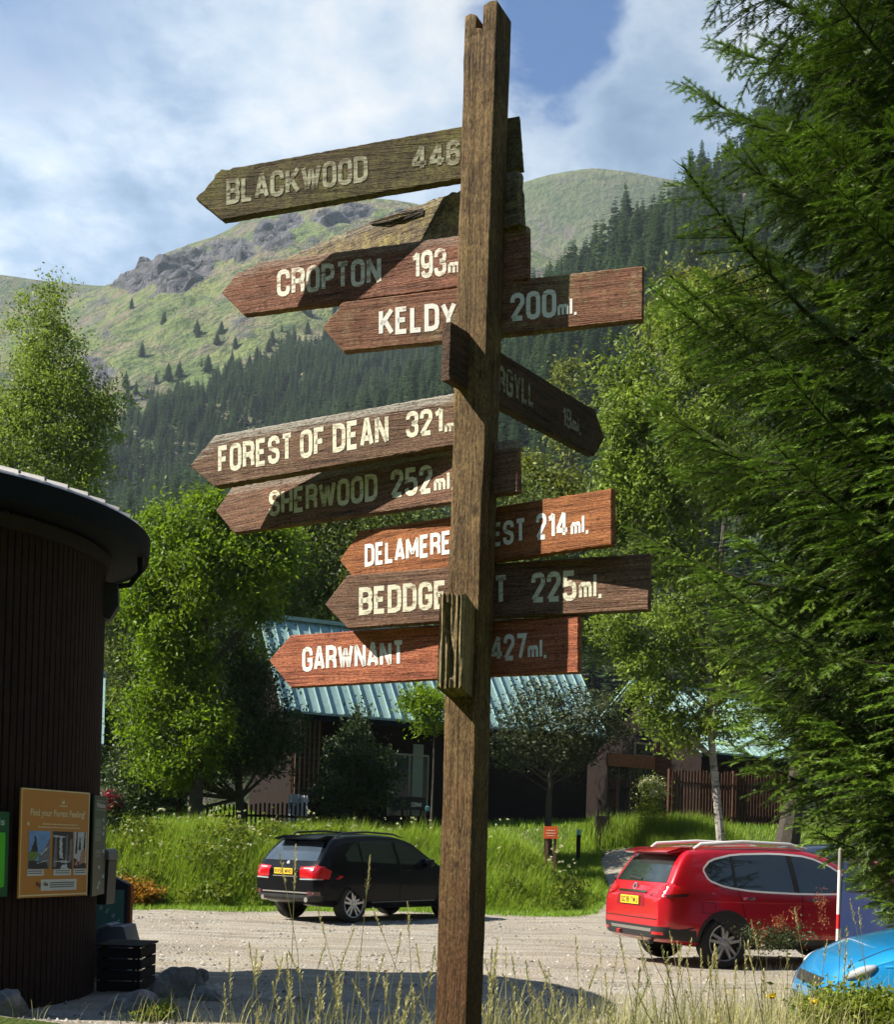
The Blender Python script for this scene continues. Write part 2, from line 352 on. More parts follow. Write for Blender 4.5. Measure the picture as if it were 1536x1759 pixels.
# ------------------------------------------------------------------ hills
def hill(name, crest, Y0, Z0, Ycr, curve, mat_, amp, seed, px0=-1100, px1=2700, ns=260, nt=150, rock=None, back=0.35):
    cx = np.array([c[0] for c in crest], float); cy = np.array([c[1] for c in crest], float)
    pxs = np.linspace(px0, px1, ns); py = np.interp(pxs, cx, cy)
    k = np.ones(9) / 9; py = np.convolve(np.pad(py, 4, 'edge'), k, 'valid')
    yc = np.interp(pxs, [a for a, b in Ycr], [b for a, b in Ycr])
    y0 = np.interp(pxs, [a for a, b in Y0], [b for a, b in Y0]) if hasattr(Y0, '__len__') else np.full(ns, Y0)
    ts = np.linspace(0, 1 + back, nt)
    V = np.zeros((nt, ns, 3)); R = np.zeros((nt, ns))
    for j in range(ns):
        c = P(pxs[j], py[j], yc[j])
        for i, t in enumerate(ts):
            Yy = y0[j] + (yc[j] - y0[j]) * t
            Xx = c.x * Yy / yc[j]
            g = t ** curve if t <= 1 else 1 - 1.1 * (t - 1) ** 1.5 - 0.10 * (t - 1)
            z = Z0 + (c.z - Z0) * g
            q = Vector((Xx, Yy, 0)) * (1 / 260.0)
            d = mnoise.fractal(q + Vector((seed, 0, 0)), 0.9, 2.1, 6) * amp * min(1, t * 3)
            if t > 0.85: d *= max(0.18, 1 - abs(t - 1) * 0.0 - (t - 0.85) * 5.4) if t <= 1 else 0.18
            z += d
            V[i, j] = (Xx, Yy, z)
    if rock:
        # crags: rough, stepped ground in chosen areas of the slope
        cz = EYE.z
        for i in range(nt):
            for j in range(ns):
                x, y, z = V[i, j]
                u = (z - cz) / y; w = x / y
                ppx = CX + F * (w * cs + u * sn); ppy = HY - F * (u * cs - w * sn)
                r = 0
                for (a, b, rx, ry) in rock: r = max(r, 1 - ((ppx - a) / (rx * .86)) ** 2 - ((ppy - b) / (ry * .82)) ** 2)
                nz = mnoise.fractal(Vector((x, y, z)) / 45.0, 0.8, 2.0, 5)
                r = max(0, min(1, r * 1.3 + nz * 0.55)) if r > -0.6 else 0
                R[i, j] = r
                if r > 0:
                    rn = abs(mnoise.fractal(Vector((x, y, z * 1.3)) / 38.0, 0.7, 2.2, 6))
                    V[i, j, 2] += r * (8 * rn - 3); V[i, j, 1] -= r * 13 * mnoise.fractal(Vector((x + 9, y, z * 2)) / 26.0, 0.8, 2.1, 4)
    idx = (np.arange(nt - 1)[:, None] * ns + np.arange(ns - 1)[None]).ravel()
    Fc = np.stack([idx, idx + 1, idx + ns + 1, idx + ns], 1)
    o = link(name, mesh_np(name, V.reshape(-1, 3), Fc, mat_, dict(rock=R), True)); o['kind'] = 'structure'
    return V

def hill_mat(name, g1, g2, g3, g4, rockc):
    m, nb = newmat(name)
    ob = nb.n('TexCoord').outputs['Object']; r = nb.n('Attribute', dict(attribute_name='rock')).outputs['Fac']
    a = nb.noise(ob, 0.006, 6, 0.62, 0.4); b = nb.noise(ob, 0.02, 6, 0.65); c_ = nb.noise(ob, 0.09, 5, 0.7)
    c = nb.mix(nb.ramp(a, [(0.38, 0), (0.62, 1)]), g1, g2)
    c = nb.mix(nb.math('MULTIPLY', nb.ramp(b, [(0.47, 0), (0.60, 1)]), 0.8), c, g3)
    c = nb.mix(nb.math('MULTIPLY', nb.ramp(c_, [(0.48, 0), (0.60, 1)]), 0.85), c, g4)
    d_ = nb.noise(ob, 0.35, 4, 0.7); c = nb.mix(nb.math('MULTIPLY', nb.ramp(d_, [(0.5, 0), (0.65, 1)]), 0.5), c, tuple(x * 0.55 for x in g4))
    e_ = nb.noise(nb.scale(ob, (1, 1, 0.3)), 0.03, 5, 0.7, 1.0); c = nb.mix(nb.math('MULTIPLY', nb.ramp(e_, [(0.55, 0), (0.64, 1)]), 0.6), c, (0.15, 0.12, 0.105))
    rk = nb.mix(nb.ramp(nb.noise(nb.scale(ob, (1, 1, 0.5)), 0.08, 6, 0.75), [(0.38, 0), (0.62, 1)]), tuple(x * 0.30 for x in rockc), rockc)
    f = nb.ramp(nb.math('ADD', r, nb.math('MULTIPLY', nb.math('SUBTRACT', c_, 0.5), 0.9)), [(0.20, 0), (0.55, 0.92)])
    c = nb.mix(f, c, rk)
    finish(nb, c, 0.95, bump=nb.math('ADD', c_, b), bstr=1.0, bdist=9.0, spec=0.1); return m
far_m = hill_mat('far_hill', (0.10, 0.125, 0.05), (0.13, 0.14, 0.06), (0.16, 0.145, 0.075), (0.065, 0.09, 0.04), (0.16, 0.14, 0.14))
mid_m = hill_mat('crag_hill', (0.105, 0.150, 0.046), (0.185, 0.200, 0.072), (0.195, 0.150, 0.11), (0.050, 0.080, 0.032), (0.125, 0.12, 0.138))
for_m = hill_mat('forest_floor', (0.018, 0.028, 0.010), (0.025, 0.035, 0.012), (0.03, 0.03, 0.015), (0.02, 0.03, 0.01), (0.1, 0.1, 0.1))
hill('far_hills', [(-1100, 440), (-300, 452), (0, 467), (60, 472), (130, 486), (210, 492), (400, 470), (800, 350), (900, 306), (960, 290), (1020, 283), (1085, 286), (1200, 315), (1500, 360), (2700, 400)],
     1150, 60, [(-1100, 1650), (2700, 1550)], 1.0, far_m, 26, 3.3, ns=200, nt=60)
ROCKS = [(225, 482, 48, 26), (300, 470, 60, 52), (330, 455, 66, 46), (400, 430, 55, 34), (468, 405, 48, 40), (250, 448, 50, 30), (560, 372, 40, 22), (610, 362, 44, 20), (500, 378, 34, 22), (150, 640, 60, 40), (690, 372, 30, 16), (560, 590, 26, 14)]
HB = hill('crag_hill', [(-1100, 470), (-300, 520), (-60, 530), (60, 520), (130, 508), (188, 487), (215, 470), (260, 446), (330, 419), (375, 406), (430, 376), (500, 358), (560, 343), (620, 336), (690, 337), (735, 350), (800, 372), (900, 420), (1000, 470), (1300, 600), (2700, 800)],
          400, 30, [(-1100, 1100), (100, 1200), (700, 1120), (2700, 1050)], 1.0, mid_m, 34, 1.7, px0=-700, px1=1500, ns=420, nt=260, rock=ROCKS)
FCREST = [(-1100, 850), (-300, 850), (0, 850), (150, 842), (250, 815), (330, 790), (420, 772), (500, 750), (570, 722), (650, 684), (720, 646), (800, 600), (860, 556), (920, 508), (1000, 468), (1080, 424), (1150, 375), (1230, 315), (1300, 250), (1400, 160), (1550, 60), (1800, -40), (2700, -200)]
FYC = [(-1100, 900), (200, 800), (600, 640), (900, 520), (1200, 430), (1500, 400), (2700, 380)]
HA = hill("forest_slope", FCREST, 130, 2, FYC, 1.0, for_m, 7, 9.1, ns=200, nt=90, back=0.5)

# ------------------------------------------------------------------ conifers on the slopes
def conifer_mesh(rng, tiers, br, lod):
    """unit-height conifer: thin trunk, tiers of drooping, ragged branches; returns V, F, tint"""
    V = []; Fc = []; T = []
    def tri(a, b, c, t):
        k = len(V); V.extend([a, b, c]); Fc.append((k, k + 1, k + 2)); T.extend([t] * 3)
    for i in range(5):
        a0, a1 = 2 * math.pi * i / 5, 2 * math.pi * (i + 1) / 5
        tri((0.011 * math.cos(a0), 0.011 * math.sin(a0), 0), (0.011 * math.cos(a1), 0.011 * math.sin(a1), 0), (0, 0, 0.99), 0.0)
    for k in range(tiers):
        f = (k + rng.random() * 0.6) / tiers; z = 0.10 + 0.88 * f
        r = 0.165 * (1 - f) ** 0.82 * rng.uniform(0.72, 1.15) + 0.008
        nb_ = br if f < 0.8 else max(4, br - 3)
        for j in range(nb_):
            a = 2 * math.pi * (j + rng.random() * 0.8) / nb_; rr = r * rng.uniform(0.6, 1.18); w = 0.30 * rr + 0.006
            ca, sa = math.cos(a), math.sin(a); dr = rr * rng.uniform(0.05, 0.5) - rr * 0.1; t = min(1, max(0, rng.normal(0.45, 0.22)))
            def pt(u, v, dz_): return (ca * u - sa * v, sa * u + ca * v, z - dz_)
            base = pt(0.004, 0, -0.006); tip = pt(rr, 0, dr * 0.75)
            if lod:
                tri(base, pt(rr * 0.62, w, dr * 0.8), tip, t); tri(base, tip, pt(rr * 0.62, -w, dr * 0.8), t)
            else:
                for s_ in (1, -1):
                    for q in range(3):
                        u0 = rr * (0.15 + 0.26 * q); u1 = rr * (0.45 + 0.26 * q) * rng.uniform(0.9, 1.1)
                        ww = w * (1.25 - 0.28 * q) * rng.uniform(0.7, 1.2)
                        d0 = dr * u0 / rr; d1 = dr * u1 / rr * 0.8 + ww * rng.uniform(0.1, 0.7)
                        tri(pt(u0, 0, d0), pt(min(u0 + rr * 0.24, rr), 0, d0), pt(u1, s_ * ww, d1), min(1, max(0, t + rng.normal(0, 0.12))))
                tri(pt(rr * 0.6, 0.2 * w, dr * 0.6), pt(rr * 0.6, -0.2 * w, dr * 0.6), tip, min(1, t + 0.15))
    return np.array(V), np.array(Fc), np.array(T)
con_m = foliage('conifer_needles', (0.012, 0.032, 0.015), (0.120, 0.190, 0.078), 0.12, 0.7, 0.2)
crng = np.random.default_rng(21)
PROT = [conifer_mesh(crng, 30, 11, False) for _ in range(5)]
PMESH = [mesh_np('conifer', *p[:2], con_m, dict(tint=p[2])) for p in PROT]
LOD = [conifer_mesh(crng, 15, 7, True) for _ in range(5)]

def project(p):
    d = Vector(p) - EYE; f = d.y
    return CX + F * d.dot(RIGHT) / f, HY - F * d.dot(UP) / f

def hill_sampler(Vg):
    nt, ns, _ = Vg.shape
    def at(i, j):
        i0 = min(int(i), nt - 2); j0 = min(int(j), ns - 2); a = i - i0; b = j - j0
        return (Vg[i0, j0] * (1 - a) * (1 - b) + Vg[i0 + 1, j0] * a * (1 - b) + Vg[i0, j0 + 1] * (1 - a) * b + Vg[i0 + 1, j0 + 1] * a * b)
    return at
def forest():
    rng = np.random.default_rng(5); cand = []
    at = hill_sampler(HA); nt, ns, _ = HA.shape
    # plantation on the near slope: jittered rows, roughly one tree per 5.5 m
    ycur = 150.0; imax = (nt - 1) / 1.5
    while ycur < 860:
        x = -0.42 * ycur
        while x < 0.46 * ycur + 20:
            xx, yy = x + rng.normal(0, 2.4), ycur + rng.normal(0, 2.6)
            w = xx / yy; ppx = CX + F * w
            # column on the mesh; columns are lines through the camera
            j = (ppx + 1100 + F * 0.5 * sn * 0.4) / 3800 * (ns - 1)
            yc = np.interp(ppx, [a for a, b in FYC], [b for a, b in FYC])
            t = (yy - 130) / (yc - 130)
            if 0.02 < t < 1.12 and 0 < j < ns - 1:
                q = at(t * imax, j)
                h = rng.uniform(10.5, 19) * (0.9 if rng.random() < 0.82 else 1.3) * (1.0 if t < 0.97 else 1.05)
                cand.append((q[0], q[1], q[2] - 0.4, h))
            x += 5.2 if ycur < 500 else 7.5
        ycur += 5.4 if ycur < 500 else 8.5
    near = []; rest = []
    for c in cand:
        px, py = project((c[0], c[1], c[2] + c[3] * 0.75)); ph = c[3] / c[1] * F
        vis = 200 < px < 1300 and py < 870 and not (px < 560 and py > 860)
        (near if vis else rest).append((ph, c))
    # what shows is what is not behind the next tree down the slope: keep the ones low in the picture or on the skyline first
    near.sort(key=lambda s: -s[0]); pick = near[:235]; rest += near[235:]
    for (ph, c) in pick:
        o = link('conifer', PMESH[rng.integers(5)], loc=c[:3]); o.rotation_euler = (rng.normal(0, .02), rng.normal(0, .02), rng.uniform(0, 6.28))
        w = c[3] * rng.uniform(0.95, 1.35); o.scale = (w, w, c[3])
        tag(o, 'dark green conifer in the dense plantation on the near slope', 'conifer', 'conifers in the plantation on the slope')
    # scattered and massed conifers on the crag hill
    at2 = hill_sampler(HB); nt2, ns2, _ = HB.shape; solo = []; mass = []
    imax2 = (nt2 - 1) / 1.35
    for _ in range(17000):
        i = rng.uniform(0.02, 0.86) * imax2; j = rng.uniform(0.28, 0.75) * (ns2 - 1)
        q = at2(i, j); px, py = project(q)
        if not (-30 < px < 900): continue
        line = np.interp(px, [-50, 200, 300, 380, 450, 520, 580, 660, 900], [770, 745, 690, 655, 628, 595, 560, 520, 430])
        d = py - line + 26 * mnoise.noise(Vector((px / 40, py / 40, 0)))
        if d > 0: dens = 1.0
        else: dens = 0.07 * math.exp(d / 60.0) * (1 if py > 520 else 0) * (1 if px > 215 else 0.25)
        if rng.random() > dens: continue
        h = rng.uniform(9, 15) if d > 0 else rng.uniform(6, 13)
        (mass if d > 0 else solo).append((q[0], q[1], q[2] - 0.4, h))
    solo.sort(key=lambda s: -s[3] / s[1]); mass += solo[60:]
    for c in solo[:60]:
        o = link('conifer', PMESH[rng.integers(5)], loc=c[:3]); o.rotation_euler = (0, 0, rng.uniform(0, 6.28)); w = c[3] * rng.uniform(1.3, 2.0); o.scale = (w, w, c[3])
        tag(o, 'small lone conifer growing on the open grassy hillside below the crags', 'conifer', 'lone conifers on the open hillside')
    allr = [c for _, c in rest] + mass
    def merge(items):
        Vs = []; Fs = []; Ts = []; b = 0
        for c in items:
            v, f, t = LOD[rng.integers(5)]; a = rng.uniform(0, 6.28); w = c[3] * rng.uniform(0.95, 1.4); ca, sa = math.cos(a), math.sin(a)
            Vs.append(np.stack([(v[:, 0] * ca - v[:, 1] * sa) * w + c[0], (v[:, 0] * sa + v[:, 1] * ca) * w + c[1], v[:, 2] * c[3] + c[2]], 1))
            Fs.append(f + b); Ts.append(np.clip(t + rng.normal(0, 0.28), 0, 1)); b += len(v)
        return np.concatenate(Vs), np.concatenate(Fs), np.concatenate(Ts)
    v, f, t = merge(allr)
    o = link('conifer_forest', mesh_np('conifer_forest', v, f, con_m, dict(tint=t)))
    tag(o, 'dense mass of further conifers covering the forested slopes', 'forest', kind='stuff')
    print('forest', len(pick), len(solo), len(allr))
forest()

# ------------------------------------------------------------------ haze
def haze():
    m = bpy.data.materials.new('haze'); m.use_nodes = True; nt = m.node_tree; nt.nodes.clear()
    v = nt.nodes.new('ShaderNodeVolumePrincipled'); v.inputs['Color'].default_value = (0.72, 0.86, 1.0, 1); v.inputs['Density'].default_value = 0.00011; v.inputs['Anisotropy'].default_value = 0.0
    o_ = nt.nodes.new('ShaderNodeOutputMaterial'); nt.links.new(v.outputs[0], o_.inputs['Volume'])
    o = MB().box((-6000, -4500, -3), (6000, 6500, 920)).build('haze', m); o['kind'] = 'stuff'
    tag(o, 'thin pale blue air haze over the valley and hills', 'haze')
haze()

# unseen dark hillside added behind and beside the camera to block low sky light
def sky_block_hill():
    n, m = 90, 14; V = []; Fc = []
    for i in range(n + 1):
        a = math.radians(62 + 228 * i / n)      # from the right round behind to the left
        el = math.tan(math.radians(26 + 5 * math.sin(i * .31) + 3 * math.sin(i * .83)))
        for k in range(m + 1):
            f = k / m; r = 75 + 150 * f; z = (.3 + f * r * el) + 4 * mnoise.noise(Vector((i * .4, k * .5, 2)))
            V.append((math.sin(a) * r, math.cos(a) * r, z - 1))
    for i in range(n):
        for k in range(m): q = i * (m + 1) + k; Fc.append((q, q + m + 1, q + m + 2, q + 1))
    o = link('sky_block_hill', mesh_np('sky_block_hill', V, Fc, for_m, dict(rock=np.zeros(len(V))), True)); o['kind'] = 'structure'
sky_block_hill()
# ------------------------------------------------------------------ lettering: a condensed painted capital alphabet
_RR = [(0, .2), (0, .8), (.1, .94), (.35, 1), (.65, 1), (.9, .94), (1, .8), (1, .2), (.9, .06), (.65, 0), (.35, 0), (.1, .06)]
_C = [(1, .68), (1, .8), (.9, .94), (.65, 1), (.35, 1), (.1, .94), (0, .8), (0, .2), (.1, .06), (.35, 0), (.65, 0), (.9, .06), (1, .2), (1, .34)]
GL = {  # width, list of (points, closed)
 'A': (.46, [([(0, 0), (.44, 1), (.56, 1), (1, 0)], 0), ([(.2, .26), (.8, .26)], 0)]),
 'B': (.44, [([(0, .53), (.6, .53), (.9, .59), (1, .7), (1, .82), (.9, .95), (.6, 1), (0, 1), (0, 0), (.6, 0), (.9, .05), (1, .18), (1, .36), (.9, .47), (.6, .53)], 0)]),
 'C': (.44, [(_C, 0)]), 'D': (.44, [([(0, 0), (0, 1), (.55, 1), (.9, .93), (1, .78), (1, .22), (.9, .07), (.55, 0)], 1)]),
 'E': (.38, [([(1, 1), (0, 1), (0, 0), (1, 0)], 0), ([(0, .52), (.85, .52)], 0)]), 'F': (.38, [([(0, 0), (0, 1), (1, 1)], 0), ([(0, .5), (.85, .5)], 0)]),
 'G': (.44, [([(1, .68), (1, .8), (.9, .94), (.65, 1), (.35, 1), (.1, .94), (0, .8), (0, .2), (.1, .06), (.35, 0), (.65, 0), (.9, .06), (1, .18), (1, .46), (.5, .46)], 0)]),
 'H': (.44, [([(0, 0), (0, 1)], 0), ([(1, 0), (1, 1)], 0), ([(0, .52), (1, .52)], 0)]), 'K': (.46, [([(0, 0), (0, 1)], 0), ([(1, 1.02), (.06, .38)], 0), ([(.36, .58), (1.02, 0)], 0)]),
 'L': (.36, [([(0, 1), (0, 0), (1, 0)], 0)]), 'M': (.62, [([(0, 0), (0, 1), (.5, .2), (1, 1), (1, 0)], 0)]), 'N': (.46, [([(0, 0), (0, 1), (1, 0), (1, 1)], 0)]),
 'O': (.44, [(_RR, 1)]), 'P': (.42, [([(0, 0), (0, 1), (.6, 1), (.9, .94), (1, .8), (1, .64), (.9, .5), (.6, .44), (0, .44)], 0)]),
 'R': (.44, [([(0, 0), (0, 1), (.6, 1), (.9, .94), (1, .82), (1, .68), (.9, .56), (.6, .5), (0, .5)], 0), ([(.55, .5), (.95, .36), (1, 0)], 0)]),
 'S': (.42, [([(1, .74), (1, .82), (.9, .94), (.65, 1), (.35, 1), (.1, .94), (0, .82), (0, .7), (.1, .6), (.9, .42), (1, .3), (1, .18), (.9, .06), (.65, 0), (.35, 0), (.1, .06), (0, .18), (0, .28)], 0)]),
 'T': (.42, [([(0, 1), (1, 1)], 0), ([(.5, 1), (.5, 0)], 0)]), 'W': (.70, [([(0, 1), (.25, 0), (.5, .9), (.75, 0), (1, 1)], 0)]), 'Y': (.46, [([(0, 1), (.5, .42), (1, 1)], 0), ([(.5, .42), (.5, 0)], 0)]),
 'J': (.36, [([(1, 1), (1, .18), (.85, .05), (.5, 0), (.15, .05), (0, .2)], 0)]), 'V': (.46, [([(0, 1), (.5, 0), (1, 1)], 0)]), 'X': (.46, [([(0, 0), (1, 1)], 0), ([(0, 1), (1, 0)], 0)]), 'U': (.44, [([(0, 1), (0, .2), (.1, .06), (.35, 0), (.65, 0), (.9, .06), (1, .2), (1, 1)], 0)]),
 'I': (.06, [([(0, 0), (0, 1)], 0)]),
 '1': (.24, [([(0, .8), (.55, .86), (1, 1), (1, 0)], 0)]), '2': (.42, [([(0, .7), (0, .82), (.1, .94), (.35, 1), (.65, 1), (.9, .94), (1, .82), (1, .66), (0, 0), (1, 0)], 0)]),
 '3': (.42, [([(0, .74), (0, .83), (.1, .94), (.35, 1), (.65, 1), (.9, .94), (1, .82), (1, .66), (.85, .55), (.45, .53), (.85, .48), (1, .36), (1, .18), (.9, .06), (.65, 0), (.35, 0), (.1, .06), (0, .2), (0, .28)], 0)]),
 '4': (.50, [([(.74, 0), (.74, 1)], 0), ([(.70, 1), (.0, .27)], 0), ([(-.1, .22), (1.12, .22)], 0)]), '5': (.42, [([(.95, 1), (.08, 1), (.02, .56), (.6, .6), (.9, .53), (1, .4), (1, .18), (.9, .06), (.65, 0), (.3, 0), (.08, .07), (0, .22)], 0)]),
 '6': (.42, [([(1, .8), (.9, .94), (.65, 1), (.35, 1), (.1, .94), (0, .8), (0, .2), (.1, .06), (.35, 0), (.65, 0), (.9, .06), (1, .2), (1, .42), (.9, .54), (.6, .6), (.1, .54)], 0)]),
 '7': (.42, [([(0, 1), (1, 1), (.35, 0)], 0)]), '8': (.42, [([(.3, .53), (.08, .6), (0, .72), (0, .84), (.1, .95), (.35, 1), (.65, 1), (.9, .95), (1, .84), (1, .72), (.92, .6), (.7, .53), (.3, .53), (.08, .46), (0, .32), (0, .16), (.1, .05), (.35, 0), (.65, 0), (.9, .05), (1, .16), (1, .32), (.92, .46), (.7, .53)], 0)]),
 '9': (.42, [([(0, .2), (.1, .06), (.35, 0), (.65, 0), (.9, .06), (1, .2), (1, .8), (.9, .94), (.65, 1), (.35, 1), (.1, .94), (0, .8), (0, .58), (.1, .46), (.4, .4), (.9, .46)], 0)]), '0': (.42, [(_RR, 1)]),
 'm': (.56, [([(0, 0), (0, .58)], 0), ([(0, .46), (.15, .58), (.38, .58), (.5, .46), (.5, 0)], 0), ([(.5, .46), (.65, .58), (.88, .58), (1, .46), (1, 0)], 0)]), 'l': (.02, [([(0, 0), (0, .98)], 0)]), '.': (.02, [([(0, -.09), (0, .07)], 0)]),
}
def ribbon(pts, closed, t, V, Fc):
    if not closed:
        cut = [0]
        for i in range(1, len(pts) - 1):
            a = (Vector(pts[i]) - Vector(pts[i - 1])).normalized(); b = (Vector(pts[i + 1]) - Vector(pts[i])).normalized()
            if a.dot(b) < -0.35: cut.append(i)
        if len(cut) > 1:
            cut.append(len(pts) - 1)
            for a, b in zip(cut, cut[1:]): ribbon(pts[a:b + 1], 0, t, V, Fc)
            return
    n = len(pts); base = len(V); L = []
    for i in range(n):
        p = Vector(pts[i]); a = Vector(pts[i - 1]) if (closed or i > 0) else None; b = Vector(pts[(i + 1) % n]) if (closed or i < n - 1) else None
        d1 = (p - a).normalized() if a is not None else None; d2 = (b - p).normalized() if b is not None else None
        if d1 is None: d1 = d2
        if d2 is None: d2 = d1
        n1 = Vector((-d1.y, d1.x)); n2 = Vector((-d2.y, d2.x)); mm = n1 + n2
        mm = mm / max(mm.length_squared, 1e-6) * 2 if mm.length > 0.2 else n1
        if mm.length > 1.7: mm = mm.normalized() * 1.7
        V.append(p + mm * t / 2); V.append(p - mm * t / 2)
    for i in range(n if closed else n - 1):
        j = (i + 1) % n; Fc.append((base + 2 * i, base + 2 * i + 1, base + 2 * j + 1, base + 2 * j))
def text_shape(s, t=0.18, gap=0.15, space=0.3):
    """returns 2D verts, faces and total width; capital height is 1"""
    V = []; Fc = []; x = 0
    for ch in s:
        if ch == ' ': x += space; continue
        w, paths = GL[ch]; full = w + t
        for pts, cl in paths:
            q = [(x + t / 2 + a * w, t / 2 + b * (1 - t) if ch not in '.' else b + t / 2) for a, b in pts]
            k = len(V); ribbon(q, cl, t, V, Fc)
        x += full + (gap - 0.08 if ch not in 'ml.' else 0.09)
    return V, Fc, x - (gap - 0.08)
def text_mesh(MBo, s, o, ux, uy, zoff=0.0, lift=None, **kw):
    """lay text with origin o, ux = vector for the whole width, uy = vector for capital height (2D or 3D)"""
    V, Fc, w = text_shape(s, **kw); o, ux, uy = Vector(o), Vector(ux), Vector(uy)
    MBo.add([o + ux * (v.x / w) + uy * v.y + (lift or Vector((0, 0, 0))) for v in V], Fc)

# ------------------------------------------------------------------ the fingerpost
PYAW = math.radians(27); PW = 0.112
pc = P(797, 1450, 3.87); PX, PY_ = pc.x, pc.y
ZB = hgt(PX, PY_) - 0.35; ZT = P(835, 30, PY_).z
post_root = thing('fingerpost', 'tall weathered wooden fingerpost with many pointed name boards in the foreground', 'signpost', (PX, PY_, ZB))
W_ = {}
def swood(name, base, dark, pale=None, *a, **k):
    q = lambda c, f: tuple(min(.9, x * f) for x in c)
    return wood(name, q(base, 1.35), q(dark, 1.12), q(pale, 1.1) if pale else None, *a, **k)
W_['post'] = swood('post_wood', (0.155, 0.095, 0.040), (0.045, 0.025, 0.011), (0.33, 0.235, 0.11), 'Z', lichen=(0.22, 0.15, 0.06), lamt=0.3, zone=(0.115, 0.045, 0.018), worn=0.4)
W_['mossy'] = swood('mossy_brown_wood', (0.115, 0.085, 0.040), (0.045, 0.033, 0.018), (0.24, 0.19, 0.11), lichen=(0.19, 0.17, 0.06), lamt=0.45, worn=0.3)
W_['lichen'] = swood('lichen_wood', (0.165, 0.12, 0.072), (0.045, 0.033, 0.022), (0.40, 0.34, 0.23), lichen=(0.40, 0.33, 0.12), lamt=0.42, worn=0.6, topwear=0.3)
W_['red'] = swood('red_brown_wood', (0.25, 0.105, 0.062), (0.10, 0.040, 0.026), (0.44, 0.27, 0.19), worn=0.55, topwear=0.4)
W_['keldy'] = swood('faded_red_wood', (0.25, 0.12, 0.07), (0.13, 0.052, 0.034), (0.34, 0.22, 0.14), worn=0.3, lichen=(0.30, 0.24, 0.13), lamt=0.3)
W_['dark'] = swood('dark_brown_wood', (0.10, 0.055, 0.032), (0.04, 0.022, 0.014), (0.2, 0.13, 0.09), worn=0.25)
W_['dean'] = swood('grey_brown_wood', (0.185, 0.105, 0.062), (0.07, 0.036, 0.024), (0.36, 0.27, 0.18), worn=0.45, topwear=0.95)
W_['sher'] = swood('sherwood_wood', (0.21, 0.105, 0.062), (0.08, 0.038, 0.026), (0.34, 0.25, 0.16), worn=0.4, topwear=0.5)
W_['orange'] = swood('orange_wood', (0.33, 0.125, 0.045), (0.17, 0.055, 0.022), (0.46, 0.26, 0.12), worn=0.3)
W_['bedd'] = swood('umber_wood', (0.19, 0.105, 0.065), (0.085, 0.045, 0.03), (0.34, 0.23, 0.16), worn=0.4)
W_['garw'] = swood('bright_red_wood', (0.44, 0.15, 0.072), (0.20, 0.052, 0.028), (0.58, 0.30, 0.19), worn=0.35, grain=1.3)

def make_post():
    """square post with a slot cut down from its top and worn, uneven edges"""
    rng = random.Random(4); h = PW / 2; H = ZT - ZB; mb = MB()
    zs = [i * 0.06 for i in range(int((H - 0.1) / 0.06) + 1)] + [H - 0.085]
    prof = [(-h, -h * .93), (-h * .93, -h), (-h * .4, -h), (h * .1, -h), (h * .55, -h), (h * .93, -h), (h, -h * .93), (h, -h * .2), (h, h * .5), (h, h * .93), (h * .93, h), (0, h), (-h * .93, h), (-h, h * .93), (-h, 0)]
    n = len(prof); vs = []; fs = []
    for z in zs:
        for k, (x, y) in enumerate(prof):
            j = (mnoise.noise(Vector((x * 14, y * 14, z * 2.4))) * 0.0035 + rng.uniform(-.0008, .0008))
            if k in (0, 1, 5, 6): j -= max(0, mnoise.noise(Vector((k * 3.1, 0, z * 5)))) * 0.006
            f = 1 + j / h; vs.append((x * f, y * f, z))
    for i in range(len(zs) - 1):
        for k in range(n): fs.append((i * n + k, i * n + (k + 1) % n, (i + 1) * n + (k + 1) % n, (i + 1) * n + k))
    fs.append(tuple(range(n))[::-1]); fs.append(tuple((len(zs) - 1) * n + k for k in range(n)))
    mb.add(vs, fs)
    z0 = H - 0.088
    def lump(x0, x1, zt, zt2):
        poly = [(x0, z0), (x1, z0), (x1, zt2), ((x0 + x1) / 2, max(zt, zt2) + .004), (x0, zt)]
        mb.prism(poly, -h * .985, h * .985)
    lump(-h * .985, -h * .28, H - 0.016, H - 0.022); lump(h * .14, h * .985, H + 0.0, H + 0.004)
    mb.prism([(-h * .30, z0), (h * .16, z0), (h * .14, H - 0.07), (-h * .28, H - 0.062)], -h * .97, h * .97)
    o = mb.build('post', W_['post'], post_root, sm=True, bevel=0.003); o.rotation_euler = (0, 0, -PYAW)
    # check cracks and knots are in the material; nail heads are modelled
    return o
make_post()

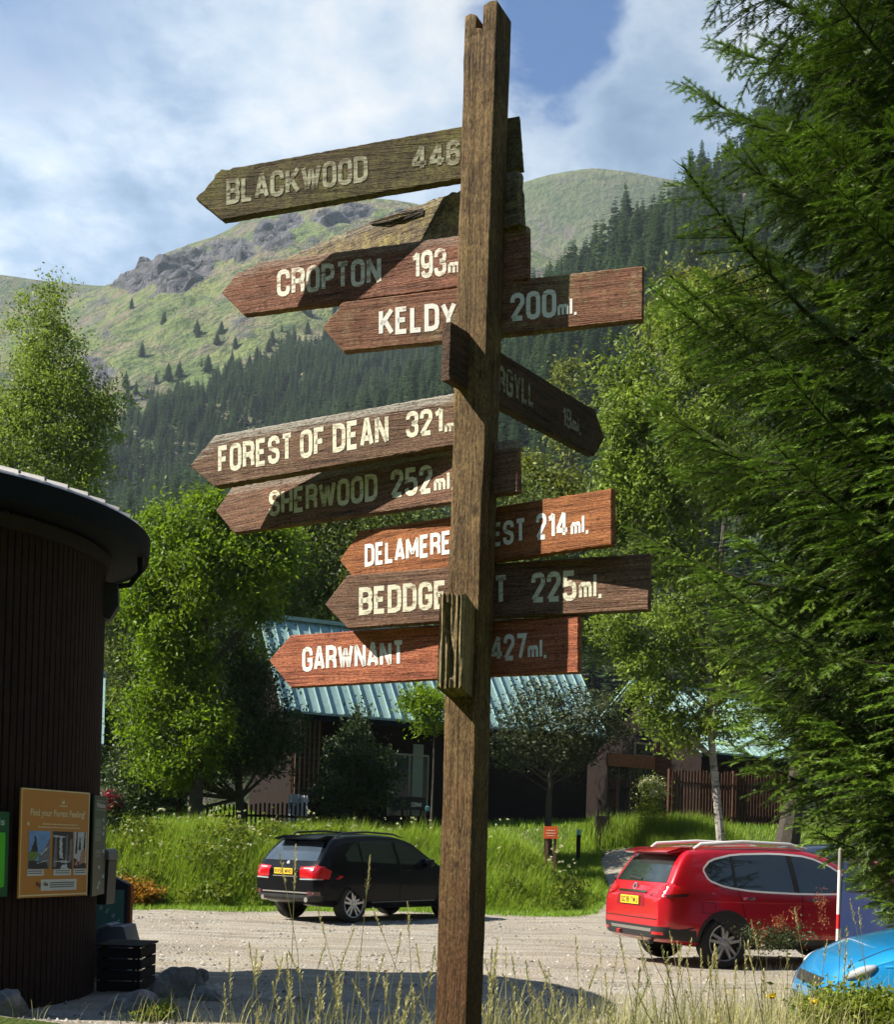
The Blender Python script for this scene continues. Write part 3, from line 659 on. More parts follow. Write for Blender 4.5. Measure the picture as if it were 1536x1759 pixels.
def board(outline, yaw, off, mat_, texts=(), thick=0.03, rag=0.0012, name='sign_board', label=None, ext=None, ragged=(), pcol=None, wear=0.3):
    a = math.radians(yaw); d = Vector((math.cos(a), -math.sin(a), 0)); n = Vector((-math.sin(a), -math.cos(a), 0))
    P0 = Vector((PX, PY_, 0)) - n * off
    def uv(px, py):
        r = ray(px, py); t = (P0 - EYE).dot(n) / r.dot(n); p = EYE + r * t; return Vector(((p - P0).dot(d), p.z))
    pts = [uv(*q) for q in outline]
    if ext: pts = ext(pts)
    c = sum((p for p in pts), Vector((0, 0))) / len(pts)
    rng = random.Random(int(outline[0][0] * 7 + outline[0][1])); out = []; tops = []
    for i, p in enumerate(pts):
        q = pts[(i + 1) % len(pts)]; L = (q - p).length; m_ = max(1, int(L / 0.012)); e = (q - p).normalized(); nn = Vector((e.y, -e.x))
        rg = 0.006 if i in ragged else rag
        for k in range(m_):
            s = p + (q - p) * k / m_
            amp = 0 if (k == 0 and i not in ragged) else rg
            s = s + nn * (amp * (mnoise.noise(Vector((s.x * 60, s.y * 60, i))) + rng.uniform(-.6, .6)))
            out.append(s - c)
    area = sum(out[i].x * out[(i + 1) % len(out)].y - out[(i + 1) % len(out)].x * out[i].y for i in range(len(out)))
    if area < 0: out.reverse()
    N = len(out)
    def inset(k):
        e = (out[(k + 1) % N] - out[k - 1]).normalized(); return out[k] + Vector((-e.y, e.x)) * 0.0035
    ins = [inset(k) for k in range(N)]
    # front face is gridded so that wear near its upper edge can follow the board
    me_v = [(p.x, 0.0, p.y) for p in ins] + [(p.x, 0.0035, p.y) for p in out] + [(p.x, thick - .003, p.y) for p in out] + [(p.x, thick, p.y) for p in ins]
    fs = []
    for r in range(3):
        for k in range(N):
            k2 = (k + 1) % N; fs.append((r * N + k, (r + 1) * N + k, (r + 1) * N + k2, r * N + k2))
    from mathutils.geometry import tessellate_polygon
    tess = tessellate_polygon([[Vector((p.x, p.y, 0)) for p in ins]])
    bm = bmesh.new(); bv = [bm.verts.new(v) for v in me_v]
    for f in fs: bm.faces.new([bv[i] for i in f])
    ff = [bm.faces.new([bv[i] for i in t]) for t in tess]
    for t in tess: bm.faces.new([bv[3 * N + i] for i in t])
    bmesh.ops.recalc_face_normals(bm, faces=bm.faces)
    # 'edge' attribute: 1 on the upper edge, falling to 0 lower down
    front = [f for f in bm.faces if abs(f.normal.y + 1) < 0.01]
    bmesh.ops.triangulate(bm, faces=front)
    for _ in range(2):
        front = [f for f in bm.faces if abs(f.normal.y + 1) < 0.01]
        es = [e for e in {e for f in front for e in f.edges} if e.calc_length() > 0.05 and all(f in front for f in e.link_faces)]
        bmesh.ops.subdivide_edges(bm, edges=es, cuts=1)
    me = bpy.data.meshes.new(name); bm.to_mesh(me); bm.free()
    top_pts = sorted([(p.x, p.y) for p in ins]); xs_ = np.array([p.x for p in ins]); ys_ = np.array([p.y for p in ins])
    vv = np.empty(len(me.vertices) * 3, np.float32); me.vertices.foreach_get('co', vv); vv = vv.reshape(-1, 3)
    grid = np.linspace(xs_.min(), xs_.max(), 60); tp = np.array([ys_[np.abs(xs_ - g) < 0.04].max() if (np.abs(xs_ - g) < 0.04).any() else ys_.max() for g in grid])
    ed = 1 - np.clip((np.interp(vv[:, 0], grid, tp) - vv[:, 2]) / 0.06, 0, 1)
    at = me.attributes.new('edge', 'FLOAT', 'POINT'); at.data.foreach_set('value', ed.astype(np.float32))
    me.materials.append(mat_)
    o = link(name, me, post_root)
    w = P0 + d * c.x; w.z = c.y
    o.matrix_basis = Matrix.Translation(-Vector(post_root.location)) @ Matrix(((d.x, -n.x, 0, w.x), (d.y, -n.y, 0, w.y), (0, 0, 1, w.z), (0, 0, 0, 1)))
    if label: o['label'] = label
    if texts:
        for (s, bl, br, tl) in texts:
            mb = MB(); A, B, C_ = uv(*bl) - c, uv(*br) - c, uv(*tl) - c
            V, Fc, wd = text_shape(s); ux = (B - A) / wd; uy = C_ - A
            mb.add([(A.x + ux.x * v.x + uy.x * v.y, -0.0012, A.y + ux.y * v.x + uy.y * v.y) for v in V], [tuple(reversed(f)) for f in Fc])
            mb.build('lettering', pcol or CREAM, o, recalc=False)
    return o
CREAM = paint('cream_paint', (0.62, 0.60, 0.46), (0.20, 0.14, 0.08), 0.35)
WHITE = paint('white_paint', (0.74, 0.73, 0.68), (0.26, 0.13, 0.08), 0.16)
FADED = paint('faded_paint', (0.42, 0.42, 0.29), (0.11, 0.08, 0.045), 0.62, 45)
CROPP = paint('flaking_paint', (0.66, 0.65, 0.55), (0.22, 0.10, 0.065), 0.42, 50)
DIM = paint('dull_paint', (0.30, 0.29, 0.22), (0.06, 0.04, 0.025), 0.5)
board([(336, 341), (380, 292), (414, 286), (793, 217), (892, 199), (899, 289), (790, 308.5), (382, 378)], 12, .055, W_['mossy'],
      [('BLACKWOOD', (389, 353), (632, 312), (389, 308.5)), ('446', (707, 295), (791, 283), (707, 252)), ('ml.', (797, 281), (835, 275), (797, 250))], ragged=(0, 1), label='mossy brown board reading BLACKWOOD 446', pcol=FADED)
board([(492, 442), (560, 412), (629, 385), (700, 357), (790, 327), (888, 292), (894, 384), (790, 425), (540, 500), (500, 470)], 38, .06, W_['lichen'], rag=.004, ragged=(0, 1, 2, 3), thick=.035, label='rotten lichen covered board with its lettering gone')
board([(379, 502), (407, 471), (449, 449), (481, 446), (786, 405), (907, 388), (907, 480), (785, 494), (418, 541)], 24, .065, W_['red'],
      [('CROPTON', (476, 511), (655, 488), (476, 465)), ('193', (707, 481.5), (767, 474), (707, 433.5)), ('ml.', (770, 473), (806, 468), (770, 441))], ragged=(0, 1, 2), label='red brown board reading CROPTON 193', pcol=CROPP)
board([(553, 562), (589, 519), (785, 495), (862, 483), (1105.5, 456.5), (1104, 549), (770, 586), (590, 604)], 17, .057, W_['keldy'],
      [('KELDY', (651, 578), (784, 565), (651, 531.5)), ('200', (877, 553), (956, 545), (877, 505)), ('ml.', (958, 545), (992, 541), (958, 513))], ragged=(0,), label='faded red board reading KELDY 200ml.', pcol=WHITE)
def argyll_ext(p):
    dt = (p[1] - p[0]); db = (p[4] - p[5]); u = -0.16
    return [p[0] + dt * ((u - p[0].x) / dt.x)] + p[1:5] + [p[5] + db * ((u - p[5].x) / db.x)]
board([(861, 605), (1010, 697), (1022, 702), (1039, 754), (1022, 783), (859, 697)], -57, 0.0, W_['dark'],
      [('ARGYLL', (841, 668), (917, 701), (841, 619)), ('19', (966, 733), (981, 738.5), (966, 697)), ('ml.', (982, 739), (998, 748), (982, 711))], ext=argyll_ext, thick=.034, label='dark shaded board reading ARGYLL 19ml. pointing away to the right', pcol=DIM)
board([(325, 800), (369, 748), (777, 676), (828, 667), (826, 757), (774, 766), (369, 836)], 27, .01, W_['dean'],
      [('FOREST OF DEAN', (375, 814), (668, 761.5), (375, 767)), ('321', (698, 753), (761, 744.5), (698, 708)), ('ml.', (764, 745), (800, 740), (764, 720))], rag=.0016, thick=.04, label='brown board with a bleached split top edge reading FOREST OF DEAN 321')
board([(370, 877), (399, 835), (774, 770), (886, 754), (889, 845), (771, 864), (402, 916)], 36, .032, W_['sher'],
      [('SHERWOOD', (462.6, 888), (649, 859.5), (462.6, 844)), ('252', (671.5, 856), (743, 847), (671.5, 808)), ('ml.', (746, 846), (782, 841), (746, 812))], label='brown board reading SHERWOOD 252', pcol=CREAM)
board([(583, 962), (617, 912), (769, 888), (848, 871), (1051, 838.5), (1051, 935.5), (848, 965), (612, 999)], 34, .088, W_['orange'],
      [('DELAMERE FOREST', (627, 974), (904, 931), (627, 935.5)), ('214', (921.5, 928), (976, 922), (921.5, 883)), ('ml.', (981, 921), (1012, 916), (981, 886))], label='orange brown board reading DELAMERE FOREST 214ml.', pcol=WHITE)
board([(558, 1038), (596, 988), (767, 974), (848, 968), (1115, 950), (1115, 1048), (848, 1061), (598, 1080)], 25, .10, W_['bedd'],
      [('BEDDGELERT', (617, 1057), (873, 1037), (617, 1009.5)), ('225', (913, 1035.5), (991, 1031.5), (913, 984)), ('ml.', (995, 1030.5), (1035, 1027), (995, 985))], label='umber board reading BEDDGELERT 225ml.', pcol=CREAM)
board([(462, 1134), (499, 1091), (752, 1073), (848, 1065), (994, 1056.5), (994, 1155.5), (845, 1161), (745, 1167), (499, 1181)], 29, .13, W_['garw'],
      [('GARWNANT', (519.5, 1154), (694, 1143), (519.5, 1112)), ('427', (843, 1136), (905, 1133), (843, 1091)), ('ml.', (907, 1132), (940, 1130), (907, 1097))], label='bright red brown board reading GARWNANT 427ml.', pcol=WHITE)
def stub():
    """thick end of a board that points at the camera; weathered, with an open crack"""
    Yn = 3.60; a, b = P(751, 1180, Yn), P(800, 1022, Yn); w = b.x - a.x; h = b.z - a.z
    rng = random.Random(8); mb = MB(); nx, nz = 14, 22; vs = []; fs = []
    M = Matrix.Translation(Vector((a.x, Yn, a.z)) - Vector(post_root.location)) @ Matrix.Rotation(math.radians(-9), 4, 'Z')
    for j in range(nz + 1):
        for i in range(nx + 1):
            x, z = w * i / nx, h * j / nz; y = 0.004 * math.sin(i * 2.4) + 0.006 * mnoise.noise(Vector((x * 90, z * 9, 1)))
            cx_ = w * (0.42 + 0.10 * math.sin(z * 22)); cd = abs(x - cx_)
            if 0.12 < z / h < 0.88: y += max(0, 0.022 - cd * 2.6)
            edge = (0.004 if j in (0, nz) else 0); vs.append(M @ Vector((x, y, z + (rng.uniform(-edge, edge) * 1.6))))
    for j in range(nz):
        for i in range(nx): k = j * (nx + 1) + i; fs.append((k, k + 1, k + nx + 2, k + nx + 1))
    ring = [i for i in range(nx + 1)] + [j * (nx + 1) + nx for j in range(1, nz + 1)] + [nz * (nx + 1) + i for i in range(nx - 1, -1, -1)] + [j * (nx + 1) for j in range(nz - 1, 0, -1)]
    b0 = len(vs); vs += [Vector(vs[k]) + M.to_3x3() @ Vector((0, 0.24, 0)) for k in ring]
    for q in range(len(ring)): q2 = (q + 1) % len(ring); fs.append((ring[q], b0 + q, b0 + q2, ring[q2]))
    fs.append(tuple(b0 + q for q in range(len(ring))))
    mb.add(vs, fs); o = mb.build('sign_board', W_['endwood'], post_root, sm=True); o['label'] = 'cracked end of a thick board pointing towards the camera'
W_['endwood'] = swood('end_wood', (0.30, 0.22, 0.10), (0.09, 0.058, 0.028), (0.48, 0.40, 0.24), 'Z', lichen=(0.36, 0.30, 0.11), lamt=0.35, worn=0.5)
stub()
def gash():
    n = 16; top = [(632, 384), (650, 376), (668, 372), (690, 363), (712, 361), (728, 358)]; bot = [(727, 369), (706, 376), (684, 380), (668, 383), (650, 386)]
    a = math.radians(38); nn = Vector((-math.sin(a), -math.cos(a), 0)); P0 = Vector((PX, PY_, 0)) - nn * .058; mb = MB(); O = Vector(post_root.location)
    def at(px, py, lift): r = ray(px, py); t = (P0 + nn * lift - EYE).dot(nn) / r.dot(nn); return EYE + r * t - O
    ring = top + bot; c = (680, 373)
    mb.add([at(x, y, .0025) for x, y in ring], [tuple(range(len(ring)))]); mb.build('rot_hollow', plain('rot_dark', (.012, .008, .006), .95), post_root, recalc=False)
    mb = MB()
    for (x0, y0, x1, y1, w) in ((640, 381, 716, 362, 2.2), (652, 384, 722, 366, 1.8), (664, 379, 700, 368, 1.5), (636, 385, 690, 377, 1.4)):
        mb.tube([at(x0, y0, .003), at((x0 + x1) / 2, (y0 + y1) / 2 - 1.5, .012), at(x1, y1, .004)], [.001, w * .0017, .001], 5)
    mb.build('splinter', W_['lichen'], post_root)
gash()
sp_ = MB(); zl, zh = P(800, 1175, 3.95).z - ZB, P(800, 880, 3.95).z - ZB
sp_.box((-.05, PW / 2 - .004, zl), (-.01, PW / 2 + .065, zh), Matrix.Rotation(-PYAW, 4, 'Z')); sp_.build('spacer_block', W_['dark'], post_root)
# ------------------------------------------------------------------ materials for the built things
HUT = wood('hut_slat_wood', (0.050, 0.022, 0.015), (0.020, 0.009, 0.007), (0.085, 0.045, 0.032), 'Z', worn=0.35)
DARKW = wood('dark_stained_wood', (0.018, 0.008, 0.005), (0.009, 0.004, 0.003), (0.024, 0.012, 0.009), 'X', worn=0.3)
REDW = wood('red_cladding_wood', (0.16, 0.055, 0.028), (0.07, 0.025, 0.014), (0.24, 0.11, 0.06), 'X', worn=0.3)
BLACKW = wood('black_slat_wood', (0.018, 0.013, 0.012), (0.008, 0.006, 0.006), (0.035, 0.028, 0.025), 'X', worn=0.2)
FENCEW = wood('fence_wood', (0.05, 0.026, 0.016), (0.02, 0.011, 0.008), (0.10, 0.06, 0.04), 'Z', worn=0.3)
SLATE = plain('dark_roof_edge', (0.0085, 0.010, 0.011), 0.8, 0.5, 9, spec=0.12)
LEADG = plain('pale_roof_sheet', (0.34, 0.33, 0.33), 0.45, 0.15, 8, metal=0.3)
WHITEB = plain('white_board', (0.68, 0.67, 0.60), 0.6, 0.06)
CREAMP = plain('cream_print', (0.80, 0.66, 0.36), 0.6, 0.05)
ORANGEP = plain('orange_board', (0.56, 0.22, 0.012), 0.45, 0.05)
DGREENP = plain('dark_green_board', (0.035, 0.06, 0.045), 0.4, 0.1)
LGREENP = plain('bright_green_print', (0.09, 0.55, 0.02), 0.5, 0.06)
DKGREEN2 = plain('deep_green_print', (0.012, 0.10, 0.035), 0.5, 0.06)
BLACKM = plain('black_metal', (0.008, 0.008, 0.009), 0.5, 0.2)
GREYM = plain('grey_metal', (0.16, 0.16, 0.17), 0.5, 0.12, metal=0.3)
NAVYP = plain('navy_panel', (0.022, 0.03, 0.05), 0.45, 0.15)
TEALG = plain('green_panel_glass', (0.12, 0.27, 0.23), 0.15, 0.15)
ORW = wood('orange_edge_wood', (0.32, 0.11, 0.04), (0.16, 0.05, 0.02), axis='Z')
TURQ = plain('turquoise_band', (0.16, 0.42, 0.44), 0.4, 0.1)
SIGNO = plain('orange_sign_paint', (0.72, 0.11, 0.02), 0.5, 0.08)
ROCKM = None
def rock_material():
    m, nb = newmat('boulder_stone'); ob = nb.n('TexCoord').outputs['Object']
    a = nb.noise(ob, 3, 7, 0.7, 0.5); b = nb.noise(nb.scale(ob, (1, 1, 3.2)), 5.5, 6, 0.7, 1.2)
    c = nb.mix(nb.ramp(a, [(0.35, 0), (0.65, 1)]), (0.09, 0.085, 0.08), (0.30, 0.285, 0.26))
    c = nb.mix(nb.math('MULTIPLY', nb.ramp(b, [(0.54, 0), (0.62, 1)]), 0.7), c, (0.34, 0.34, 0.33))
    c = nb.mix(nb.math('MULTIPLY', nb.ramp(nb.noise(ob, 2.2, 4), [(0.52, 0), (0.62, 1)]), 0.6), c, (0.07, 0.085, 0.035))
    finish(nb, c, 0.9, bump=nb.math('ADD', a, b), bstr=0.8, bdist=0.03); return m
ROCKM = rock_material()
def teal_roof_mat():
    m, nb = newmat('teal_metal_roof'); ob = nb.n('TexCoord').outputs['Object']
    a = nb.noise(nb.scale(ob, (3, 3, 0.5)), 2.0, 6, 0.7); b = nb.noise(ob, 14, 4, 0.7)
    c = nb.mix(nb.ramp(a, [(0.3, 0), (0.7, 1)]), (0.20, 0.345, 0.335), (0.34, 0.48, 0.455))
    c = nb.mix(nb.math('MULTIPLY', nb.ramp(b, [(0.58, 0), (0.7, 1)]), 0.5), c, (0.40, 0.50, 0.48))
    finish(nb, c, 0.45, bump=b, bstr=0.08, metal=0.15); return m
TEAL = teal_roof_mat()
def glass_mat(name='window_glass', tint=(0.012, 0.016, 0.016), rough=0.04):
    m, nb = newmat(name); ob = nb.n('TexCoord').outputs['Object']
    finish(nb, nb.mix(nb.noise(ob, 2.0, 3), tuple(x * 0.5 for x in tint), tuple(x * 1.6 for x in tint)), rough, spec=0.9); return m
GLASS = glass_mat()

# ------------------------------------------------------------------ round slatted hut
HC = Vector((-5.5, 12.0, 0)); HR, HE, HEZ = 2.0, 2.4, 4.40
hz = hgt(HC.x, HC.y)
hut = thing('round_hut', 'round dark brown timber hut clad in narrow upright slats, poster boards on its wall', 'hut', (HC.x, HC.y, hz))
def hut_build():
    mb = MB(); n = 176; vs = []; fs = []; H = HEZ + 0.02 - hz
    prof = []
    for k in range(n):
        a0 = 2 * math.pi * k / n; w = 2 * math.pi / n
        for f, r in ((0.0, HR - .03), (0.17, HR - .03), (0.19, HR), (0.98, HR)):
            prof.append((r * math.cos(a0 + f * w), r * math.sin(a0 + f * w)))
    N = len(prof)
    zs = [-.1, 0.9, 1.8, 2.7, 3.6, H]
    for z in zs: vs += [(x, y, z) for x, y in prof]
    for i in range(len(zs) - 1):
        for k in range(N): fs.append((i * N + k, i * N + (k + 1) % N, (i + 1) * N + (k + 1) % N, (i + 1) * N + k))
    mb.add(vs, fs); mb.build('wall', HUT, hut)
    H0 = HEZ - hz
    tr = MB(); tr.lathe([(HR - .05, H0 - .14), (HR + .035, H0 - .14), (HR + .05, H0 - .02), (HR - .05, H0 - .02)], 96); tr.build('wall_trim', plain('pale_trim', (0.035, 0.026, 0.02), 0.8, spec=.1), hut, sm=True)
    rf = MB(); rf.cur = 0
    rf.lathe([(HR - .3, H0 + .02), (HE - .02, H0 + .02), (HE, H0), (HE + .015, H0), (HE + .03, H0 + .20), (HE - .02, H0 + .215)], 120)
    rf.cur = 1; rf.lathe([(HE + .0, H0 + .21), (HE - .02, H0 + .24), (0.01, H0 + .98)], 120)
    for k in range(60):
        a = 2 * math.pi * k / 60; M = Matrix.Rotation(a, 4, 'Z')
        rf.prism([(0.5, H0 + .82), (HE - .02, H0 + .245), (HE - .02, H0 + .275), (0.5, H0 + .85)], -.012, .012, M)
    o = rf.build('roof', [SLATE, LEADG], hut, sm=True)
    # gutter outlet and dark lamp on the right of the wall
    M = Matrix.Rotation(math.radians(11), 4, 'Z')
    g = MB(); g.tube([M @ Vector((HR + .33, 0, H0 + .02)), M @ Vector((HR + .34, 0, H0 - .12)), M @ Vector((HR + .24, 0, H0 - .26)), M @ Vector((HR + .05, 0, H0 - .30))], .028, 8)
    g.build('gutter_outlet', SLATE, hut, sm=True)
    l = MB(); l.prism([(HR - .02, H0 - .62), (HR + .06, H0 - .64), (HR + .14, H0 - .5), (HR + .13, H0 - .28), (HR - .02, H0 - .26)], -.1, .1, M); l.build('wall_lamp', BLACKM, hut, bevel=.008)
hut_build()

def wall_frame(px, py, r=HR + 0.012):
    """frame on the hut wall where this sight line meets it: origin, tangent, up, outward normal"""
    d = ray(px, py); ox, oy = EYE.x - HC.x, EYE.y - HC.y
    a = d.x ** 2 + d.y ** 2; b = 2 * (ox * d.x + oy * d.y); c = ox ** 2 + oy ** 2 - r * r; t = (-b - math.sqrt(max(0, b * b - 4 * a * c))) / (2 * a)
    p = EYE + d * t; n = Vector((p.x - HC.x, p.y - HC.y, 0)).normalized(); tg = Vector((-n.y, n.x, 0)); return p, tg, n
def text_obj_mesh(s, size, sx=1.0):
    cu = bpy.data.curves.new('txt', 'FONT'); cu.body = s; cu.size = size; cu.offset = size * 0.02; cu.align_x = 'CENTER'
    o = bpy.data.objects.new('txt', cu); COL.objects.link(o); bpy.context.view_layer.update()
    me = bpy.data.meshes.new_from_object(o.evaluated_get(bpy.context.evaluated_depsgraph_get()))
    bpy.data.objects.remove(o); bpy.data.curves.remove(cu)
    return [(v.co.x * sx, v.co.y) for v in me.vertices], [tuple(p.vertices) for p in me.polygons]
class Panel:
    """flat printed board in its own frame: u right, w up, small steps forward for print"""
    def __init__(s, name, label, cat, corners, mats, th=0.02, r=None, px=None):
        mx = sum(c[0] for c in corners) / 4; my = sum(c[1] for c in corners) / 4
        p, tg, n = wall_frame(mx, my); s.p, s.t, s.n = p + n * 0.012, tg, n
        uv = []
        for c in corners:
            d = ray(*c); t = (s.p + n * th - EYE).dot(n) / d.dot(n); q = EYE + d * t - s.p; uv.append((q.dot(tg), q.z))
        s.hw = (abs(uv[0][0]) + abs(uv[1][0]) + abs(uv[2][0]) + abs(uv[3][0])) / 4; s.hh = (abs(uv[0][1]) + abs(uv[1][1]) + abs(uv[2][1]) + abs(uv[3][1])) / 4
        M = Matrix(((tg.x, -n.x, 0, s.p.x), (tg.y, -n.y, 0, s.p.y), (0, 0, 1, s.p.z), (0, 0, 0, 1)))
        s.root = thing(name, label, cat, s.p); s.root.matrix_world = M; s.th = th
        MB().box((-s.hw, -th, -s.hh), (s.hw, 0, s.hh)).build('panel', mats, s.root, bevel=.003)
    def rect(s, mb, u0, u1, v0, v1, lift):
        y = -s.th - lift; mb.add([(s.hw * (2 * a - 1), y, s.hh * (1 - 2 * b)) for a, b in ((u0, v1), (u1, v1), (u1, v0), (u0, v0))], [(0, 1, 2, 3)])
    def poly(s, mb, pts, lift):
        y = -s.th - lift; mb.add([(s.hw * (2 * a - 1), y, s.hh * (1 - 2 * b)) for a, b in pts], [tuple(range(len(pts)))])
    def text(s, mb, txt, cu, cv, size, lift, width=None):
        V, Fc = text_obj_mesh(txt, size); xs = [v[0] for v in V]; k = (width * 2 * s.hw) / (max(xs) - min(xs)) if width else 1
        mb.add([(s.hw * (2 * cu - 1) + x * k, -s.th - lift, s.hh * (1 - 2 * cv) + y) for x, y in V], Fc)
    def put(s, mb, name, m, label=None):
        o = mb.build(name, m, s.root, recalc=False)
        if label: o['label'] = label
def orange_poster():
    q = Panel('poster_board', 'orange notice board with three photographs on the round hut wall', 'poster', [(37, 1350.5), (155, 1363), (144, 1540), (26.7, 1540)], ORANGEP)
    b = MB()
    for (a, c, e, f) in ((.0, 1, 0, .012), (.0, 1, .972, .985), (0, .012, 0, 1), (.985, 1, 0, 1)): q.rect(b, a, c, e, f, .0015)
    q.put(b, 'border', CREAMP)
    t = MB(); q.text(t, 'Find your Forest Feeling!', .53, .245, .085, .002, .80); q.put(t, 'title', CREAMP)
    l = MB(); q.poly(l, [(.58, .10), (.61, .10), (.615, .125), (.575, .125)], .002); q.poly(l, [(.60, .085), (.625, .11), (.59, .105)], .002); q.rect(l, .54, .66, .14, .15, .002); q.poly(l, [(.10, .30), (.125, .325), (.105, .345), (.085, .325)], .002); q.put(l, 'emblem', CREAMP)
    s_ = MB(); rr = random.Random(2)
    for v, u0, u1 in ((.315, .30, .82), (.345, .24, .86)):
        u = u0
        while u < u1: w = rr.uniform(.015, .05); q.rect(s_, u, min(u + w, u1), v, v + .010, .002); u += w + .008
    q.put(s_, 'small_print', CREAMP)
    SKYP = plain('print_sky', (0.16, 0.33, 0.62), 0.5, 0.5, 22); DKP = plain('print_dark', (0.018, 0.024, 0.02), 0.5, 0.8, 70); GRP = plain('print_green', (0.14, 0.24, 0.02), 0.5, 0.7, 80)
    PAL = plain('print_pale', (0.55, 0.58, 0.60), 0.5, 0.75, 60); FLS = plain('print_flesh', (0.42, 0.22, 0.13), 0.5, 0.85, 70); GRYP = plain('print_grey', (0.16, 0.17, 0.17), 0.5, 0.95, 60)
    def photo(u0, u1, v0, v1, layers, label):
        for i, (m, polys) in enumerate(layers):
            mb = MB()
            for pl in polys:
                if pl is not full[0]:
                    dn = []; rj = random.Random(len(pl) * 7 + i)
                    for e, (a, b_) in enumerate(pl):
                        a2, b2 = pl[(e + 1) % len(pl)]
                        for k in range(5): dn.append((min(1, max(0, a + (a2 - a) * k / 5 + rj.uniform(-.022, .022))), min(1, max(0, b_ + (b2 - b_) * k / 5 + rj.uniform(-.016, .016)))))
                    pl = dn
                q.poly(mb, [(u0 + (u1 - u0) * a, v0 + (v1 - v0) * b_) for a, b_ in pl], .002 + .0006 * i)
            q.put(mb, 'photograph', m, label)
    full = [[(0, 1), (1, 1), (1, 0), (0, 0)]]
    photo(.115, .42, .385, .735, [(SKYP, full), (GRYP, [[(.45, 1), (1, 1), (1, .15), (.72, .5), (.5, .62)]]), (DKP, [[(0, 1), (.95, 1), (.8, .82), (.4, .80), (0, .72)], [(.12, .56), (.42, .56), (.38, .35), (.33, .13), (.27, .13), (.24, .3), (.15, .4)]]), (GRP, [[(0, .8), (.3, .78), (.5, .62), (.42, .56), (.02, .55)]]), (PAL, [[(.4, .84), (.9, .76), (.92, .79), (.42, .88)], [(.55, .6), (.95, .38), (.95, .42), (.6, .66)]])], 'photograph of a person on a mossy rock under a blue sky')
    photo(.455, .755, .385, .74, [(DKP, full), (GRYP, [[(.05, .95), (.2, .95), (.22, .1), (.1, .1)], [(.62, .9), (.72, .9), (.75, .1), (.66, .1)], [(.8, .8), (.95, .8), (.97, .2), (.85, .2)]]), (PAL, [[(.36, .72), (.52, .72), (.47, .4), (.46, .12), (.34, .12), (.33, .4)], [(.05, .8), (.6, .76), (.95, .8), (.6, .83)], [(.4, 1), (.8, 1), (.7, .87), (.5, .88)], [(.03, .1), (.6, .13), (.6, .16), (.03, .14)]])], 'photograph of a waterfall')
    photo(.775, .965, .385, .735, [(PAL, full), (DKP, [[(.1, .6), (.25, .6), (.28, 0), (.16, 0)], [(.76, .5), (.9, .5), (.92, 0), (.8, 0)], [(.35, .5), (.55, .5), (.52, .2), (.42, .15)], [(0, 1), (1, 1), (1, .86), (.4, .8), (0, .7)]]), (FLS, [[(.4, .9), (.9, .84), (.95, .5), (.7, .48), (.55, .62)], [(.02, .9), (.35, .94), (.3, .72)]])], 'photograph of bare trees and an autumn forest floor')
    c = MB()
    for u0, u1 in ((.10, .335), (.475, .735), (.775, .975)): q.rect(c, u0, u1, .74, .80, .005)
    q.rect(c, .30, .83, .835, .94, .003); q.put(c, 'caption_strip', WHITEB)
    ln = MB()
    for u0, u1 in ((.11, .31), (.50, .71), (.79, .95)):
        for v in (.752, .772): q.rect(ln, u0, u1, v, v + .008, .006)
    for v in (.862, .882, .902): q.rect(ln, .43, .79, v, v + .009, .0045)
    q.put(ln, 'small_print', plain('grey_print', (0.13, 0.13, 0.14), 0.6))
    s2 = MB(); q.text(s2, 'life', .37, .895, .05, .0045); q.text(s2, 'Big', .265, .895, .055, .002); q.put(s2, 'lettering', plain('dark_print', (0.09, 0.035, 0.015), 0.6))
orange_poster()
def green_panels():
    q = Panel('trail_board', 'narrow dark green notice board right of the orange poster on the hut', 'notice board', [(159, 1363.5), (181, 1368), (172, 1538), (151, 1538)], DGREENP)
    b = MB()
    for v in (.045, .135): q.rect(b, .1, .9, v, v + .006, .002)
    for v in (.24, .26, .28, .30, .33, .35, .37, .40, .42, .44): q.rect(b, .1, .55, v, v + .006, .002)
    for v in (.55, .57, .60): q.rect(b, .15, .55, v, v + .006, .002)
    for u, v in ((.65, .22), (.72, .30), (.66, .36), (.72, .54), (.4, .70), (.45, .86), (.75, .80), (.35, .90)): q.rect(b, u, u + .16, v, v + .035, .002)
    q.put(b, 'print_lines', plain('pale_green_print', (0.42, 0.47, 0.42), 0.6))
    t = MB(); q.text(t, 'Welcome', .5, .115, .07, .002, .7); q.put(t, 'lettering', WHITEB)
    q2 = Panel('trail_map', 'bright green poster with a dark green heading at the left edge of the hut wall', 'poster', [(-92, 1392), (16.5, 1392), (9, 1540), (-98, 1540)], DKGREEN2)
    g = MB(); q2.rect(g, .03, .94, .245, .945, .002); q2.put(g, 'map_print', LGREENP)
    g2 = MB(); q2.poly(g2, [(.6, .945), (.94, .945), (.94, .88), (.85, .90), (.78, .87), (.7, .91)], .003); q2.put(g2, 'tree_print', DKGREEN2)
    t = MB(); q2.text(t, 'Forest trails', .46, .155, .085, .002, .92); q2.put(t, 'lettering', plain('pale_print', (0.5, 0.62, 0.5), 0.6))
green_panels()
def wall_box():
    p, tg, n = wall_frame(160, 1510, HR); p = P(184, 1552, 12.75)
    w = thing('wall_box', 'black letterbox with a grey lid fixed to the side of the round hut', 'box', p)
    MB().prism([(-.12, 0), (.035, 0), (.05, .46), (-.12, .46)], -.16, .16).build('case', BLACKM, w, bevel=.008)
    MB().prism([(-.12, .462), (.06, .462), (.052, .55), (.02, .575), (-.12, .575)], -.18, .18).build('lid', GREYM, w, bevel=.01)
wall_box()
